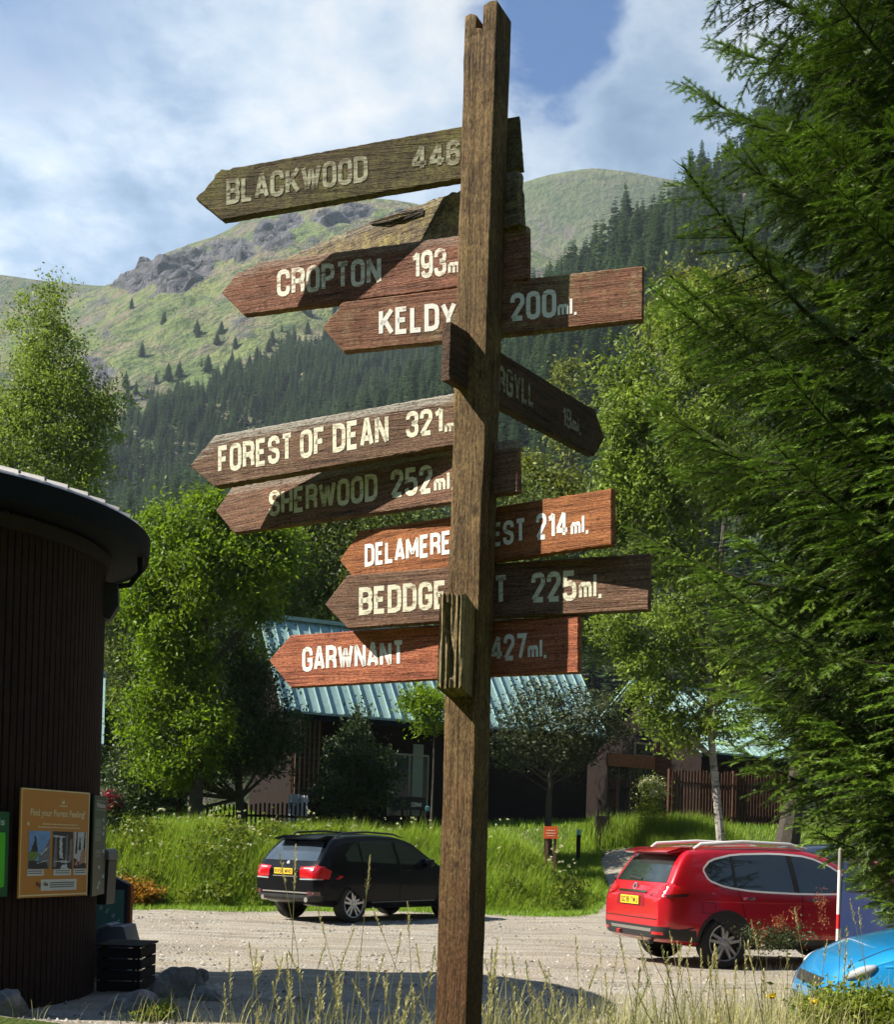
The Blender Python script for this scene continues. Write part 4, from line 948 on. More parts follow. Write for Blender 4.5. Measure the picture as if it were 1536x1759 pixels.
def planter():
    x0, x1, y0, y1 = -3.50, -3.06, 12.35, 13.0; z0 = hgt(-3.3, 12.6); z1 = z0 + .48
    r = thing('slatted_bin_store', 'low black slatted timber box beside the round hut', 'bin store', (x0, y0, z0))
    for k in range(4):
        z = .02 + k * .112
        mb = MB(); mb.box((0, 0, z), (x1 - x0, .022, z + .098)); mb.box((x1 - x0 - .022, .024, z), (x1 - x0, y1 - y0, z + .098)); mb.build('slat', BLACKW, r, bevel=.003)
    mb = MB(); mb.box((-.02, -.02, .468), (x1 - x0 + .02, y1 - y0 + .02, .488)); mb.build('top', BLACKW, r, bevel=.004)
    for x, y in ((.03, .03), (x1 - x0 - .09, .03), (x1 - x0 - .09, y1 - y0 - .09)): MB().box((x, y, 0), (x + .06, y + .06, .46)).build('corner_post', BLACKW, r)
    bm_ = MB()
    for k in range(3): bm_.box((x1 - x0 - .05, -.006, .120 + k * .112), (x1 - x0 - .035, .0, .132 + k * .112)); bm_.box((x1 - x0 - .005, .01, .120 + k * .112), (x1 - x0 + .012, .04, .132 + k * .112))
    bm_.build('bracket', plain('bright_steel', (0.6, 0.6, 0.58), 0.35, metal=0.6), r)
    # grey curved cover standing behind the box top
    Yc = 13.35; a = P(150, 1622, Yc); b = P(222, 1622, Yc); c = thing('curved_cover', 'grey curved lid behind the black slatted box', 'cover', (a.x, Yc, a.z - .35))
    pl = [(0, -.0), (b.x - a.x, 0)]; W2 = b.x - a.x; zt = .35 + (1622 - 1588) / F * Yc
    MB().prism([(0, 0), (W2, 0), (W2, .35), (W2 * .87, zt - .01), (W2 * .80, zt), (W2 * .55, zt - .012), (W2 * .25, zt - .07), (0, .40)], -.02, .5).build('shell', plain('cover_grey', (0.10, 0.11, 0.14), 0.4, 0.15), c, bevel=.012, sm=True)
    MB().prism([(0, .405), (W2 * .25, zt - .062), (W2 * .55, zt - .004), (W2 * .42, zt + .018), (W2 * .2, zt - .035), (0, .44)], .02, .46).build('ridge', plain('cover_blue_grey', (0.19, 0.22, 0.26), 0.4, 0.15), c, bevel=.006)
    # cabinet with green panel
    Yk = 14.2; l_, r_ = P(140, 1500, Yk), P(226, 1500, Yk); zb = hgt(l_.x, Yk); zt1 = P(190, 1500, Yk).z; zt2 = P(222, 1518, Yk).z
    k = thing('kiosk_cabinet', 'navy kiosk cabinet with a green panel reading RETREAT and an orange wooden edge', 'cabinet', (l_.x, Yk, zb)); w = r_.x - l_.x
    MB().prism([(0, 0), (w - .035, 0), (w - .035, zt2 - zb), (w * .5, zt1 - zb), (0, zt1 - zb + .03)], 0, .16).build('case', NAVYP, k, bevel=.006)
    MB().box((w - .034, -.01, 0), (w, .10, zt2 - zb - .01)).build('edge_board', ORW, k)
    g0, g1 = P(150, 1600, Yk), P(214, 1528, Yk)
    MB().box((g0.x - l_.x, -.012, g0.z - zb - .2), (g1.x - l_.x, -.001, g1.z - zb)).build('green_panel', TEALG, k)
    t = MB(); s_ = 'RETREAT'; cx_, cz_, R_ = P(155, 1612, Yk).x - l_.x, P(155, 1612, Yk).z - zb, .355
    for i, ch in enumerate(s_):
        a = math.radians(112 - i * 12.6); o = Vector((cx_ + R_ * math.cos(a), -.016, cz_ + R_ * math.sin(a))); tx = Vector((math.sin(a), 0, -math.cos(a))); up = Vector((math.cos(a), 0, math.sin(a)))
        text_mesh(t, ch, o, tx * .032, up * .055)
    t.build('lettering', plain('pale_lettering', (0.5, 0.68, 0.62), 0.6), k, recalc=False)
planter()

# ------------------------------------------------------------------ boulders
def rock(px0, px1, py0, py1, Y, seed, label, flat=0.8):
    a, b = P(px0, py1, Y), P(px1, py0, Y); cx_, w, h = (a.x + b.x) / 2, (b.x - a.x) / 2, (b.z - a.z)
    bm = bmesh.new(); bmesh.ops.create_icosphere(bm, subdivisions=4, radius=1)
    rng = random.Random(seed); planes = [(Vector((rng.gauss(0, 1), rng.gauss(0, 1), rng.gauss(.2, .8))).normalized(), rng.uniform(.62, .92)) for _ in range(16)]
    for v in bm.verts:
        p = v.co.copy()
        for n, d in planes:
            e = p.dot(n) - d
            if e > 0: p -= n * e * .92
        p += p.normalized() * (mnoise.fractal(p * 2.2 + Vector((seed, 0, 0)), .9, 2.1, 5) * .10)
        v.co = p
    mx = [max(abs(v.co[i]) for v in bm.verts) for i in range(3)]
    for v in bm.verts: v.co = Vector((v.co.x / mx[0] * w, v.co.y / mx[1] * w * flat, v.co.z / mx[2] * h * .62))
    me = bpy.data.meshes.new('boulder'); bm.to_mesh(me); bm.free(); me.materials.append(ROCKM)
    me.polygons.foreach_set('use_smooth', [True] * len(me.polygons)); me.set_sharp_from_angle(angle=math.radians(30))
    o = link('boulder', me, loc=(cx_, Y, a.z + h * .46)); tag(o, label, 'boulder', 'boulders by the hut')
rock(-38, 60, 1698, 1775, 10.6, 5, 'grey boulder streaked with white at the foot of the hut, leftmost')
rock(178, 300, 1700, 1765, 11.2, 15, 'flat topped boulder in front of the black slatted box')
rock(252, 362, 1652, 1745, 12.2, 9, 'biggest boulder, dark brown and humped, right of the slatted box')
rock(322, 380, 1690, 1748, 12.0, 22, 'small dark boulder leaning on the right of the biggest boulder')
rock(335, 360, 1662, 1690, 12.9, 31, 'smallest boulder tucked behind the biggest one')

# ------------------------------------------------------------------ cabins with teal roofs
def cabin(name, label, L, yaw, length, run, drop, wall_z, depth, inset=0.5, rib=0.42, ground=None):
    """L: left end of ridge in world; the front roof slope falls towards the camera"""
    d = Vector((math.cos(yaw), math.sin(yaw), 0)); n = Vector((math.sin(yaw), -math.cos(yaw), 0))
    M = Matrix(((d.x, -n.x, 0, L.x), (d.y, -n.y, 0, L.y), (0, 0, 1, wall_z), (0, 0, 0, 1)))  # local: x along, y away, z up from ground
    root = thing(name, label, 'cabin', (L.x, L.y, wall_z)); root.matrix_world = M
    zr = L.z - wall_z; ze = zr - drop; mb = MB(); s = Vector((0, -run, -drop)).normalized(); nn = Vector((0, -drop, run)).normalized()
    for sg in (1, -1):
        y1 = -run if sg == 1 else run
        mb.add([(0, 0, zr), (length, 0, zr), (length, y1, ze), (0, y1, ze), (0, 0, zr - .12), (length, 0, zr - .12), (length, y1, ze - .12), (0, y1, ze - .12)],
               [(0, 1, 2, 3), (7, 6, 5, 4), (3, 2, 6, 7), (1, 5, 6, 2), (0, 3, 7, 4)])
        k = 0
        while k * rib < length + .01:
            x = min(k * rib, length - .02); up = Vector((0, -drop * sg, run)).normalized() * (.05 if k % 1 == 0 else .03); h = .022 if k else .09
            for q in ([(x - h + .02, x + h)]):
                a, b = q
                mb.add([Vector((a, -.02 * sg, zr)), Vector((b, -.02 * sg, zr)), Vector((b, y1 - .02 * sg, ze)), Vector((a, y1 - .02 * sg, ze)), Vector((a, -.02 * sg, zr)) + up, Vector((b, -.02 * sg, zr)) + up, Vector((b, y1 - .02 * sg, ze)) + up, Vector((a, y1 - .02 * sg, ze)) + up],
                       [(4, 5, 6, 7), (0, 4, 7, 3), (1, 2, 6, 5), (3, 7, 6, 2), (0, 1, 5, 4)])
            k += 1
    mb.box((-.03, -.16, zr - .04), (length + .03, .16, zr + .09))
    mb.build('roof', TEAL, root)
    g = MB(); g.box((0, -run - .05, ze - .26), (length, -run + .12, ze - .08)); g.build('gutter', SLATE, root)
    w = MB(); yf = -run + inset; zt = ze + drop * (inset / run) - .12
    nrow = int((zt + .6) / .16)
    for k in range(nrow):   # overlapping horizontal cladding
        z0 = -.6 + k * (zt + .6) / nrow; z1 = -.6 + (k + 1) * (zt + .6) / nrow
        w.prism([(0, 0)] if 0 else [(inset, z0), (length - inset, z0), (length - inset, z1 - .012), (inset, z1 - .012)], yf - .022, yf)
    w.box((inset, yf + .002, -.6), (length - inset, -yf, zt))
    w.prism([(0, 0), (0, 0), (0, 0)], 0, 0) if 0 else None
    for x in (inset + .02, length - inset - .02): w.add([(x, yf, zt), (x, -yf, zt), (x, 0, zr - .15)], [(0, 1, 2)])
    w.build('wall', DARKW, root)
    return root, M, yf
Lr = P(447, 1058, 42)
main, MM, myf = cabin('cabin', 'large dark timber cabin with a steep teal ribbed metal roof behind the signpost', Lr, math.radians(27), 12.6, 2.7, 3.45, hgt(-1, 41) - .1, 5)
MMi = MM.inverted()
def on_main(px, py, y):
    """point in the cabin's own frame where a sight line meets the plane local y"""
    o = MMi @ EYE; d = MMi.to_3x3() @ ray(px, py); return o + d * ((y - o.y) / d.y)
def main_details():
    def rect(px0, px1, py0, py1): a = on_main(px0, py1, myf); b = on_main(px1, py0, myf); return a.x, b.x, a.z, b.z
    x0, x1, z0, z1 = rect(664, 736, 1297, 1400)
    fr = MB(); t = .05
    for (a, b, c, d) in ((x0, x1, z1 - .07, z1), (x0, x0 + t, z0, z1), (x1 - t, x1, z0, z1), ((x0 + x1) / 2, (x0 + x1) / 2 + t, z0, z1)): fr.box((a, myf - .07, c), (b, myf - .03, d))
    f = fr.build('window_frame', plain('pale_frame', (0.26, 0.25, 0.2), 0.6), main)
    MB().box((x0, myf - .045, z0), (x1, myf - .026, z1)).build('pane', glass_mat('teal_glass', (0.035, 0.05, 0.045), 0.05), f)
    MB().box((x0 + (x1 - x0) * .60, myf - .050, z0 + .05), (x0 + (x1 - x0) * .86, myf - .046, z1 + .35)).build('blind', plain('pale_blind', (0.22, 0.25, 0.2), 0.8), f)
    # red cladding bay behind the trellis
    x0, x1, z0, z1 = rect(500, 552, 1235, 1375); mb = MB(); n = 16
    for k in range(n): a = z0 + (z1 - z0) * k / n; mb.prism([(x0, a), (x1, a), (x1, a + (z1 - z0) / n - .02), (x0, a + (z1 - z0) / n - .02)], myf - .06, myf - .024)
    mb.build('cladding_bay', REDW, main)
    tr = MB()
    for k in range(6): x = x0 + (x1 - x0) * (k + .3) / 6; tr.box((x, myf - .13, z0 - .2), (x + .035, myf - .1, z1 + (.25 if k in (3, 4) else 0)))
    a = Vector((x0 - .1, myf - .15, z1 - .3)); b = Vector((x1 + .1, myf - .15, z1 + .35)); tr.tube([a, b], .025, 6)
    tr.build('trellis', plain('grey_lath', (0.16, 0.13, 0.09), 0.8), main)
    x0, x1, z0, z1 = rect(676, 720, 1370, 1390); s = thing('name_sign', 'small black sign with white lettering under the cabin window', 'sign', MM @ Vector((x0, myf - .5, z0)), math.radians(27))
    MB().box((0, 0, 0), (x1 - x0, .03, z1 - z0)).build('panel', BLACKM, s)
    t = MB(); text_mesh(t, 'CORMK', Vector(((x1 - x0) * .45, -.004, .1)), Vector(((x1 - x0) * .42, 0, 0)), Vector((0, 0, .16))); t.build('lettering', WHITEB, s, recalc=False)
    for x in (.1, x1 - x0 - .16): MB().box((x, .035, -.9), (x + .06, .08, z1 - z0)).build('leg', BLACKW, s)
main_details()
Lr2 = P(1085, 1172, 52)
cab2, M2, yf2 = cabin('cabin', 'smaller timber cabin with a teal metal roof at the right, half hidden by birch leaves', Lr2, math.radians(34), 7.2, 4.2, 3.1, hgt(9, 50) - .1, 5)
def cab2_details():
    Mi = M2.inverted()
    def at(px, py, y): o = Mi @ EYE; d = Mi.to_3x3() @ ray(px, py); return o + d * ((y - o.y) / d.y)
    y = yf2
    def rect(a, b, c, d): p = at(a, d, y); q = at(b, c, y); return p.x, q.x, p.z, q.z
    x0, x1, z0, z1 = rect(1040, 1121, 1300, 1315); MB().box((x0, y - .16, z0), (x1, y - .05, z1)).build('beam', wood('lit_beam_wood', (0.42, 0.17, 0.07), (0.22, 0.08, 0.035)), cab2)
    x0, x1, z0, z1 = rect(1088, 1122, 1277, 1299); f = MB().box((x0, y - .06, z0), (x1, y - .03, z1)).build('window_frame', plain('cabin_frame', (0.3, 0.2, 0.13), 0.7), cab2)
    MB().box((x0 + .08, y - .075, z0 + .08), (x1 - .08, y - .061, z1 - .08)).build('pane', GLASS, f)
    x0, x1, z0, z1 = rect(1040, 1120, 1316, 1388); f = MB().box((x0, y - .06, z0), (x1, y - .03, z1)).build('door_frame', plain('door_frame_wood', (0.12, 0.085, 0.06), 0.7), cab2)
    for k in range(4): a = x0 + (x1 - x0) * k / 4; MB().box((a + .05, y - .078, z0), (a + (x1 - x0) / 4 - .04, y - .061, z1 - .08)).build('pane', GLASS, f)
    x0, x1, z0, z1 = rect(1122, 1152, 1280, 1385); mb = MB()
    for k in range(14): a = z0 + (z1 - z0) * k / 14; mb.box((x0, y - .09, a), (x1, y - .03, a + (z1 - z0) / 14 - .02))
    mb.build('cladding_bay', REDW, cab2)
cab2_details()
Lr3 = P(60, 1150, 44)
cab3, M3, yf3 = cabin('cabin', 'timber cabin showing only the end of its teal roof behind the round hut', Lr3, math.radians(16), 2.45, 3.0, 2.75, hgt(-12, 44), 5)
def shed():
    p = P(284, 1330, 46); r = thing('shed', 'small shed with a grey slate roof among the trees left of the cabin', 'shed', (p.x, 46, hgt(p.x, 46)))
    h = p.z - hgt(p.x, 46)
    MB().prism([(-1.1, h), (1.0, h - .1), (.8, h + .75), (-.5, h + .75)], -.4, .4).build('roof', plain('grey_slate', (0.2, 0.22, 0.22), 0.6, 0.4, 30), r)
    MB().box((-.8, -.3, -.1), (.8, .3, h - .1)).build('wall', DARKW, r)
shed()

# ------------------------------------------------------------------ fences, bollards, small signs
def fence(name, label, pts, h, pitch, w, mat_, rails=(.25, .75), post_mat=None, gap_top=0.0):
    """picket fence following points; pickets in one mesh, rails and posts as parts"""
    a0 = pts[0]; root = thing(name, label, 'fence', a0); rng = random.Random(int(abs(a0.x) * 10))
    pk = MB(); rl = MB()
    for a, b in zip(pts, pts[1:]):
        L = Vector((b.x - a.x, b.y - a.y, 0)).length; e = Vector((b.x - a.x, b.y - a.y, 0)) / L; n = int(L / pitch); ang = math.atan2(e.y, e.x)
        for k in range(n):
            p = a + (b - a) * (k + .5) / n - a0; hh = h * (1 + rng.uniform(-.02, .02))
            pk.box((-w / 2, -.012, -.05), (w / 2, .012, hh), Matrix.Translation(p) @ Matrix.Rotation(ang, 4, 'Z'))
        for f in rails:
            A = a - a0 + Vector((0, 0, h * f)); M = Matrix.Translation(A) @ Matrix.Rotation(ang, 4, 'Z'); rl.box((0, .014, -.04), (L, .05, .04), M)
        np_ = max(1, int(L / 2.4))
        for k in range(np_ + 1):
            p = a + (b - a) * k / np_ - a0
            MB().box((-.06, .055, -.3), (.06, .16, h + .06), Matrix.Translation(p) @ Matrix.Rotation(ang, 4, 'Z')).build('post', post_mat or mat_, root)
    pk.build('pickets', mat_, root); rl.build('rail', mat_, root); return root
def gz(px, Y): x = P(px, 1400, Y).x; return Vector((x, Y, hgt(x, Y)))
fence('picket_fence', 'dark picket fence under the trees left of the large cabin', [gz(306, 37), gz(420, 37.5), gz(556, 38.2)], 1.35, .13, .06, FENCEW, post_mat=REDW)
fence('slatted_fence', 'tall brown slatted fence in front of the smaller cabin at the right', [gz(1152, 44), gz(1262, 45.5), gz(1345, 46.5)], 2.0, .14, .085, wood('brown_slat_wood', (0.12, 0.05, 0.03), (0.05, 0.02, 0.013), (0.2, 0.1, 0.06), 'Z'), rails=(.2, .8))
p = gz(345, 36.9); nt_ = MB(); nt_.box((-.1, -.01, 0), (.1, .01, .24)); o = nt_.build('paper_notice', WHITEB); o.location = p + Vector((0, -.05, .92)); tag(o, 'white paper notice pinned to the dark picket fence', 'notice')
def cloth(px, w, h, Y, z, label):
    mb = MB(); n = 10
    p = P(px, z, Y); vs = []; fs = []
    for i in range(n + 1):
        for k in range(6): vs.append((w * (i / n - .5) * (1 + .15 * k / 5), .04 * math.sin(i * 2.1), -h * k / 5))
    for i in range(n):
        for k in range(5): a = i * 6 + k; fs.append((a, a + 6, a + 7, a + 1))
    vs2 = [(x, y + .012, zz) for x, y, zz in vs]; B = len(vs)
    mb.add(vs + vs2, fs + [tuple(B + q for q in f[::-1]) for f in fs]); o = mb.build('tablecloth', plain('pale_cloth', (0.62, 0.66, 0.75), 0.8, 0.08), sm=True); o.location = p; tag(o, label, 'cloth')
cloth(507, .40, .85, 38.7, 1364, 'pale cloth draped behind the picket fence beside the trellis'); cloth(523, .3, .8, 39.0, 1366, 'narrower pale cloth hanging to the right of the other behind the picket fence')
def bollard(px, py0, py1, label):
    g = on_ground(px, py1); Y = g.y; b = P(px, py1, Y); t = P(px, py0, Y); h = t.z - b.z
    r = thing('bollard', label, 'bollard', (b.x, Y, b.z - .05)); h += .05
    mb = MB(); mb.lathe([(0.001, 0), (.062, 0), (.066, h - .17)], 12); mb.build('post', BLACKW, r, sm=True)
    mb = MB(); mb.lathe([(.067, h - .17), (.069, h - .165), (.069, h - .03), (.06, h - .012), (.001, h)], 12); mb.build('band', TURQ, r, sm=True)
bollard(733, 1384, 1440, 'turquoise topped bollard in the long grass left of the signpost')
bollard(993, 1424, 1478, 'turquoise topped bollard beside the small orange sign')
def orange_sign():
    Y = 31.5; g = gz(946, Y); c = P(946, 1440, Y); t = P(946, 1419, Y); w = 24 / F * Y
    r = thing('orange_sign', 'small orange notice on two brown posts in the long grass', 'sign', (c.x, Y, g.z))
    h0, h1 = c.z - g.z, t.z - g.z
    MB().box((-w / 2, -.015, h0), (w / 2, .015, h1)).build('panel', SIGNO, r)
    s = MB(); s.box((-w * .3, -.019, h0 + (h1 - h0) * .62), (w * .3, -.016, h0 + (h1 - h0) * .70)); s.box((-w * .35, -.019, h0 + (h1 - h0) * .40), (w * .36, -.016, h0 + (h1 - h0) * .48)); s.box((-w * .28, -.019, h0 + (h1 - h0) * .2), (w * .28, -.016, h0 + (h1 - h0) * .27)); s.build('print_lines', plain('pale_orange_print', (0.85, 0.5, 0.35), 0.6), r)
    for x in (-w * .33, w * .24): MB().box((x, .017, -.2), (x + .07, .08, h1 - .02)).build('leg', plain('sign_leg_wood', (0.12, 0.06, 0.03), 0.8), r)
orange_sign()
def dark_gate():
    g = on_ground(1036, 1452); r = thing('bin', 'black bin shed post with prongs at the corner of the large cabin', 'bin', g)
    MB().box((-.24, 0, 0), (.20, .4, .95)).build('body', BLACKW, r, bevel=.02)
    for x in (-.2, .12): MB().box((x, .1, .95), (x + .06, .16, 1.15)).build('prong', BLACKW, r)
dark_gate()
def marker_pole():
    b = P(1439, 1620, 11.9); t = P(1445, 1455, 11.9); zg = hgt(b.x, 11.9)
    r = thing('marker_pole', 'thin red and white marker pole in front of the red car', 'pole', (b.x, 11.9, zg)); H = t.z - zg; k = P(1439, 1570, 11.9).z - zg; k2 = P(1441, 1530, 11.9).z - zg
    mb = MB(); mb.lathe([(.001, 0), (.018, 0), (.018, k - .14)], 10); mb.lathe([(.0185, k2 + .05), (.0185, H - .22)], 10); mb.build('pole', plain('pole_white', (0.66, 0.60, 0.55), 0.5), r, sm=True)
    mb = MB(); mb.lathe([(.019, k - .14), (.019, k)], 10); mb.build('band', plain('pole_red', (0.6, 0.015, 0.015), 0.4), r, sm=True)
    mb = MB(); mb.lathe([(.0185, k), (.0185, k2 + .05)], 10); mb.build('band', plain('pole_white_band', (0.72, 0.66, 0.62), 0.4), r, sm=True)
    mb = MB(); mb.lathe([(.019, H - .22), (.019, H - .02), (.001, H)], 10); mb.build('tip', plain('pole_grey', (0.25, 0.22, 0.18), 0.6), r, sm=True)
marker_pole()
# ------------------------------------------------------------------ vehicles
def carpaint(name, col, metal=0.35, rough=0.28, coat=1.0, spec=0.5):
    m, nb = newmat(name); ob = nb.n('TexCoord').outputs['Object']
    n = nb.noise(ob, 5, 5, .6); dust = nb.ramp(nb.n('SeparateXYZ', Vector=ob).outputs[2], [(0.2, .22), (0.5, 0.0)])
    c = nb.mix(nb.math('MULTIPLY', n, 0.25), col, tuple(x * .7 for x in col)); c = nb.mix(nb.math('MULTIPLY', dust, nb.noise(ob, 9, 5)), c, (0.16, 0.14, 0.11))
    finish(nb, c, rough, metal=metal, coat=coat, spec=spec); return m
RUBBER = plain('tyre_rubber', (0.016, 0.016, 0.016), 0.85, 0.3, 20); ALLOY = plain('alloy', (0.50, 0.50, 0.51), 0.3, 0.06, metal=0.8)
TRIM = plain('black_plastic', (0.014, 0.014, 0.015), 0.6, 0.25, 30); CHROME = plain('chrome', (0.70, 0.70, 0.70), 0.12, 0.04, metal=1.0)
CARGLASS = glass_mat('car_glass', (0.016, 0.024, 0.024), 0.03); REDLENS = plain('red_lens', (0.42, 0.006, 0.01), 0.12, 0.3, 18, coat=1.0); DARKLENS = plain('smoked_lens', (0.06, 0.012, 0.014), 0.12, 0.2, coat=1.0)
PLATE = plain('yellow_plate', (0.75, 0.47, 0.02), 0.5, 0.05); INK = plain('plate_black', (0.01, 0.01, 0.01), 0.6); RAILM = plain('satin_rail', (0.72, 0.71, 0.70), 0.45, 0.04, metal=0.2); WHITEL = plain('clear_lens', (0.34, 0.36, 0.38), 0.12, 0.08, coat=1.0); WELL = plain('wheel_well', (0.006, 0.006, 0.006), 0.95)

def interp(tab, x): return float(np.interp(x, [a for a, b in tab], [b for a, b in tab]))
class Car:
    def __init__(s, name, label, cat, pos, yaw, L, W, top, belt, sill, plan, paint_, wheels, wr=.36, group=None, tumble=.34):
        s.L, s.W, s.top, s.belt = L, W, top, belt; s.paint = paint_; s.wr = wr
        s.root = thing(name, label, cat, pos, yaw, group)
        xs = sorted(set([-.0] + [a for a, b in top] + [a for a, b in belt] + [a for a, b in sill] + [wheels[0] - .45, wheels[0], wheels[0] + .45, wheels[1] - .45, wheels[1], wheels[1] + .45] + list(np.linspace(.5, L - .5, 12))))
        keep = [xs[0]]
        for x in xs[1:]:
            if x - keep[-1] > .028: keep.append(x)
        xs = keep; rings = []
        for x in xs:
            zt, zb, z0 = interp(top, x), interp(belt, x), interp(sill, x); w = W / 2 * interp(plan, x); zb = min(zb, zt - .05); zm = z0 + (zb - z0) * .50
            wt = max(.45 * w, w * .955 - tumble * max(0, zt - .06 - zb))
            half = [(0, z0), (w * .8, z0), (w * .95, z0 + .05), (w * .99, z0 + .18), (w, zm), (w * .985, zb - .12 * (zb - z0)), (w * .955, zb), (wt + .015, zt - .075), (wt - .05, zt - .015), (wt * .55, zt + .012), (0, zt + .018)]
            ring = [(x, y, z) for y, z in half] + [(x, -y, z) for y, z in half[-2:0:-1]]
            rings.append(ring)
        n = len(rings[0]); V = []; Fc = []
        def cap(ring, dx, k=.94):
            cz = sum(p[2] for p in ring) / n; return [(p[0] + dx, p[1] * k, cz + (p[2] - cz) * k) for p in ring]
        rings = [cap(rings[0], -.012, .97)] + rings + [cap(rings[-1], .012, .97)]
        for r in rings: V += r
        for i in range(len(rings) - 1):
            for k in range(n): Fc.append((i * n + k, i * n + (k + 1) % n, (i + 1) * n + (k + 1) % n, (i + 1) * n + k))
        Fc.append(tuple(range(n))[::-1]); Fc.append(tuple((len(rings) - 1) * n + k for k in range(n)))
        me = bpy.data.meshes.new('body'); me.from_pydata(V, [], Fc)
        bm = bmesh.new(); bm.from_mesh(me); bmesh.ops.recalc_face_normals(bm, faces=bm.faces); bm.to_mesh(me); bm.free()
        tmp = bpy.data.objects.new('body', me); COL.objects.link(tmp)
        me.materials.append(paint_); me.materials.append(WELL)
        md = tmp.modifiers.new('s', 'SUBSURF'); md.levels = 2; md.render_levels = 2
        cut = MB()
        for wx in wheels:
            for sg in (1, -1):
                M = Matrix.Translation((wx, sg * (W / 2 - .12), wr)) @ Matrix.Rotation(math.radians(90), 4, 'X')
                cut.lathe([(0.0005, -.22), (wr + .032, -.22), (wr + .032, .22), (.0005, .22)], 36, M)
        co = cut.build('cut', WELL); bpy.context.view_layer.update()
        md = tmp.modifiers.new('b', 'BOOLEAN'); md.operation = 'DIFFERENCE'; md.object = co; md.solver = 'EXACT'
        try: md.material_mode = 'TRANSFER'
        except Exception: pass
        # a solid copy without wheel openings is what the panels are laid onto
        md.show_viewport = False; dg = bpy.context.evaluated_depsgraph_get(); dg.update()
        solid = bpy.data.meshes.new_from_object(tmp.evaluated_get(dg))
        s.bvh = BVHTree.FromPolygons([v.co for v in solid.vertices], [tuple(p.vertices) for p in solid.polygons]); bpy.data.meshes.remove(solid)
        md.show_viewport = True; dg = bpy.context.evaluated_depsgraph_get(); dg.update()
        fin = bpy.data.meshes.new_from_object(tmp.evaluated_get(dg))
        bpy.data.objects.remove(tmp); bpy.data.objects.remove(co)
        fin.name = 'body'; fin.polygons.foreach_set('use_smooth', [True] * len(fin.polygons)); fin.set_sharp_from_angle(angle=math.radians(45))
        s.body = link('body', fin, s.root)
        s.wheels_x = wheels
    DIRS = {'R': (Vector((0, 1, 0)), lambda a, b: Vector((a, -3, b))), 'Lf': (Vector((0, -1, 0)), lambda a, b: Vector((a, 3, b))), 'rear': (Vector((1, 0, 0)), lambda a, b: Vector((-2, a, b))), 'front': (Vector((-1, 0, 0)), lambda a, b: Vector((9, a, b))), 'top': (Vector((0, 0, -1)), lambda a, b: Vector((a, b, 4)))}
    def patch(s, name, outline, side, m, off=.004, res=.05, parent=None, roundn=0, ring=None, thick=.006):
        """a panel, window or strip laid onto the body along one direction, with a small real thickness"""
        d, mk = s.DIRS[side]; pts = [Vector(p) for p in outline]
        for _ in range(roundn):
            q = []
            for i, p in enumerate(pts): b = pts[(i + 1) % len(pts)]; q += [p * .82 + b * .18, p * .18 + b * .82]
            pts = q
        bm = bmesh.new()
        if ring:
            c = sum(pts, Vector((0, 0))) / len(pts); N = len(pts); dense = []
            for i, p in enumerate(pts):
                b = pts[(i + 1) % N]; k = max(1, int((b - p).length / res)); dense += [p + (b - p) * j / k for j in range(k)]
            N = len(dense); inn = []
            for i in range(N):
                e = (dense[(i + 1) % N] - dense[i - 1]).normalized(); nn = Vector((-e.y, e.x)); nn = nn if nn.dot(c - dense[i]) > 0 else -nn; inn.append(dense[i] + nn * ring)
            A = [bm.verts.new((p.x, p.y, 0)) for p in dense]; B = [bm.verts.new((p.x, p.y, 0)) for p in inn]
            for i in range(N): bm.faces.new((A[i], A[(i + 1) % N], B[(i + 1) % N], B[i]))
        else:
            bm.faces.new([bm.verts.new((p.x, p.y, 0)) for p in pts]); bmesh.ops.triangulate(bm, faces=bm.faces)
            for _ in range(5):
                es = [e for e in bm.edges if e.calc_length() > res * 1.6]
                if not es: break
                bmesh.ops.subdivide_edges(bm, edges=es, cuts=1); bmesh.ops.triangulate(bm, faces=[f for f in bm.faces if len(f.verts) > 3])
        dead = []
        for v in bm.verts:
            o = mk(v.co.x, v.co.y); h = s.bvh.ray_cast(o, d)
            if h[0] is None: h = s.bvh.find_nearest(o + d * 2.2)
            v.co = h[0] + h[1] * off * (1 if h[1].dot(d) < 0 else -1)
        bmesh.ops.recalc_face_normals(bm, faces=bm.faces)
        fs = list(bm.faces); avg = sum((f.normal for f in fs), Vector()); 
        if avg.dot(d) > 0: bmesh.ops.reverse_faces(bm, faces=fs)
        me = bpy.data.meshes.new(name); bm.to_mesh(me); bm.free(); me.materials.append(m)
        me.polygons.foreach_set('use_smooth', [True] * len(me.polygons))
        return link(name, me, parent or s.root)
    def both(s, *a, **k): s.patch(a[0], a[1], 'R', *a[2:], **k); return s.patch(a[0], a[1], 'Lf', *a[2:], **k)
    def wheel(s, x, sg, spokes=5, twin=True, rim_m=None, rim_r=.70, width=.22):
        wr = s.wr; yo = sg * (s.W / 2 - .005); M = Matrix.Translation((x, yo, wr)) @ Matrix.Rotation(math.radians(90 * sg), 4, 'X')   # local -z... outward
        M = Matrix.Translation((x, yo, wr)) @ Matrix(((1, 0, 0, 0), (0, 0, sg, 0), (0, 1, 0, 0), (0, 0, 0, 1)))
        rr = wr * rim_r
        t = MB(); t.lathe([(rr, -width), (wr * .90, -width), (wr * .985, -width + .03), (wr, -width * .5), (wr * .985, -.03), (wr * .90, -.0), (rr * 1.04, -.004), (rr, -.02)], 40, M)
        w = t.build('wheel', RUBBER, s.root, sm=True)
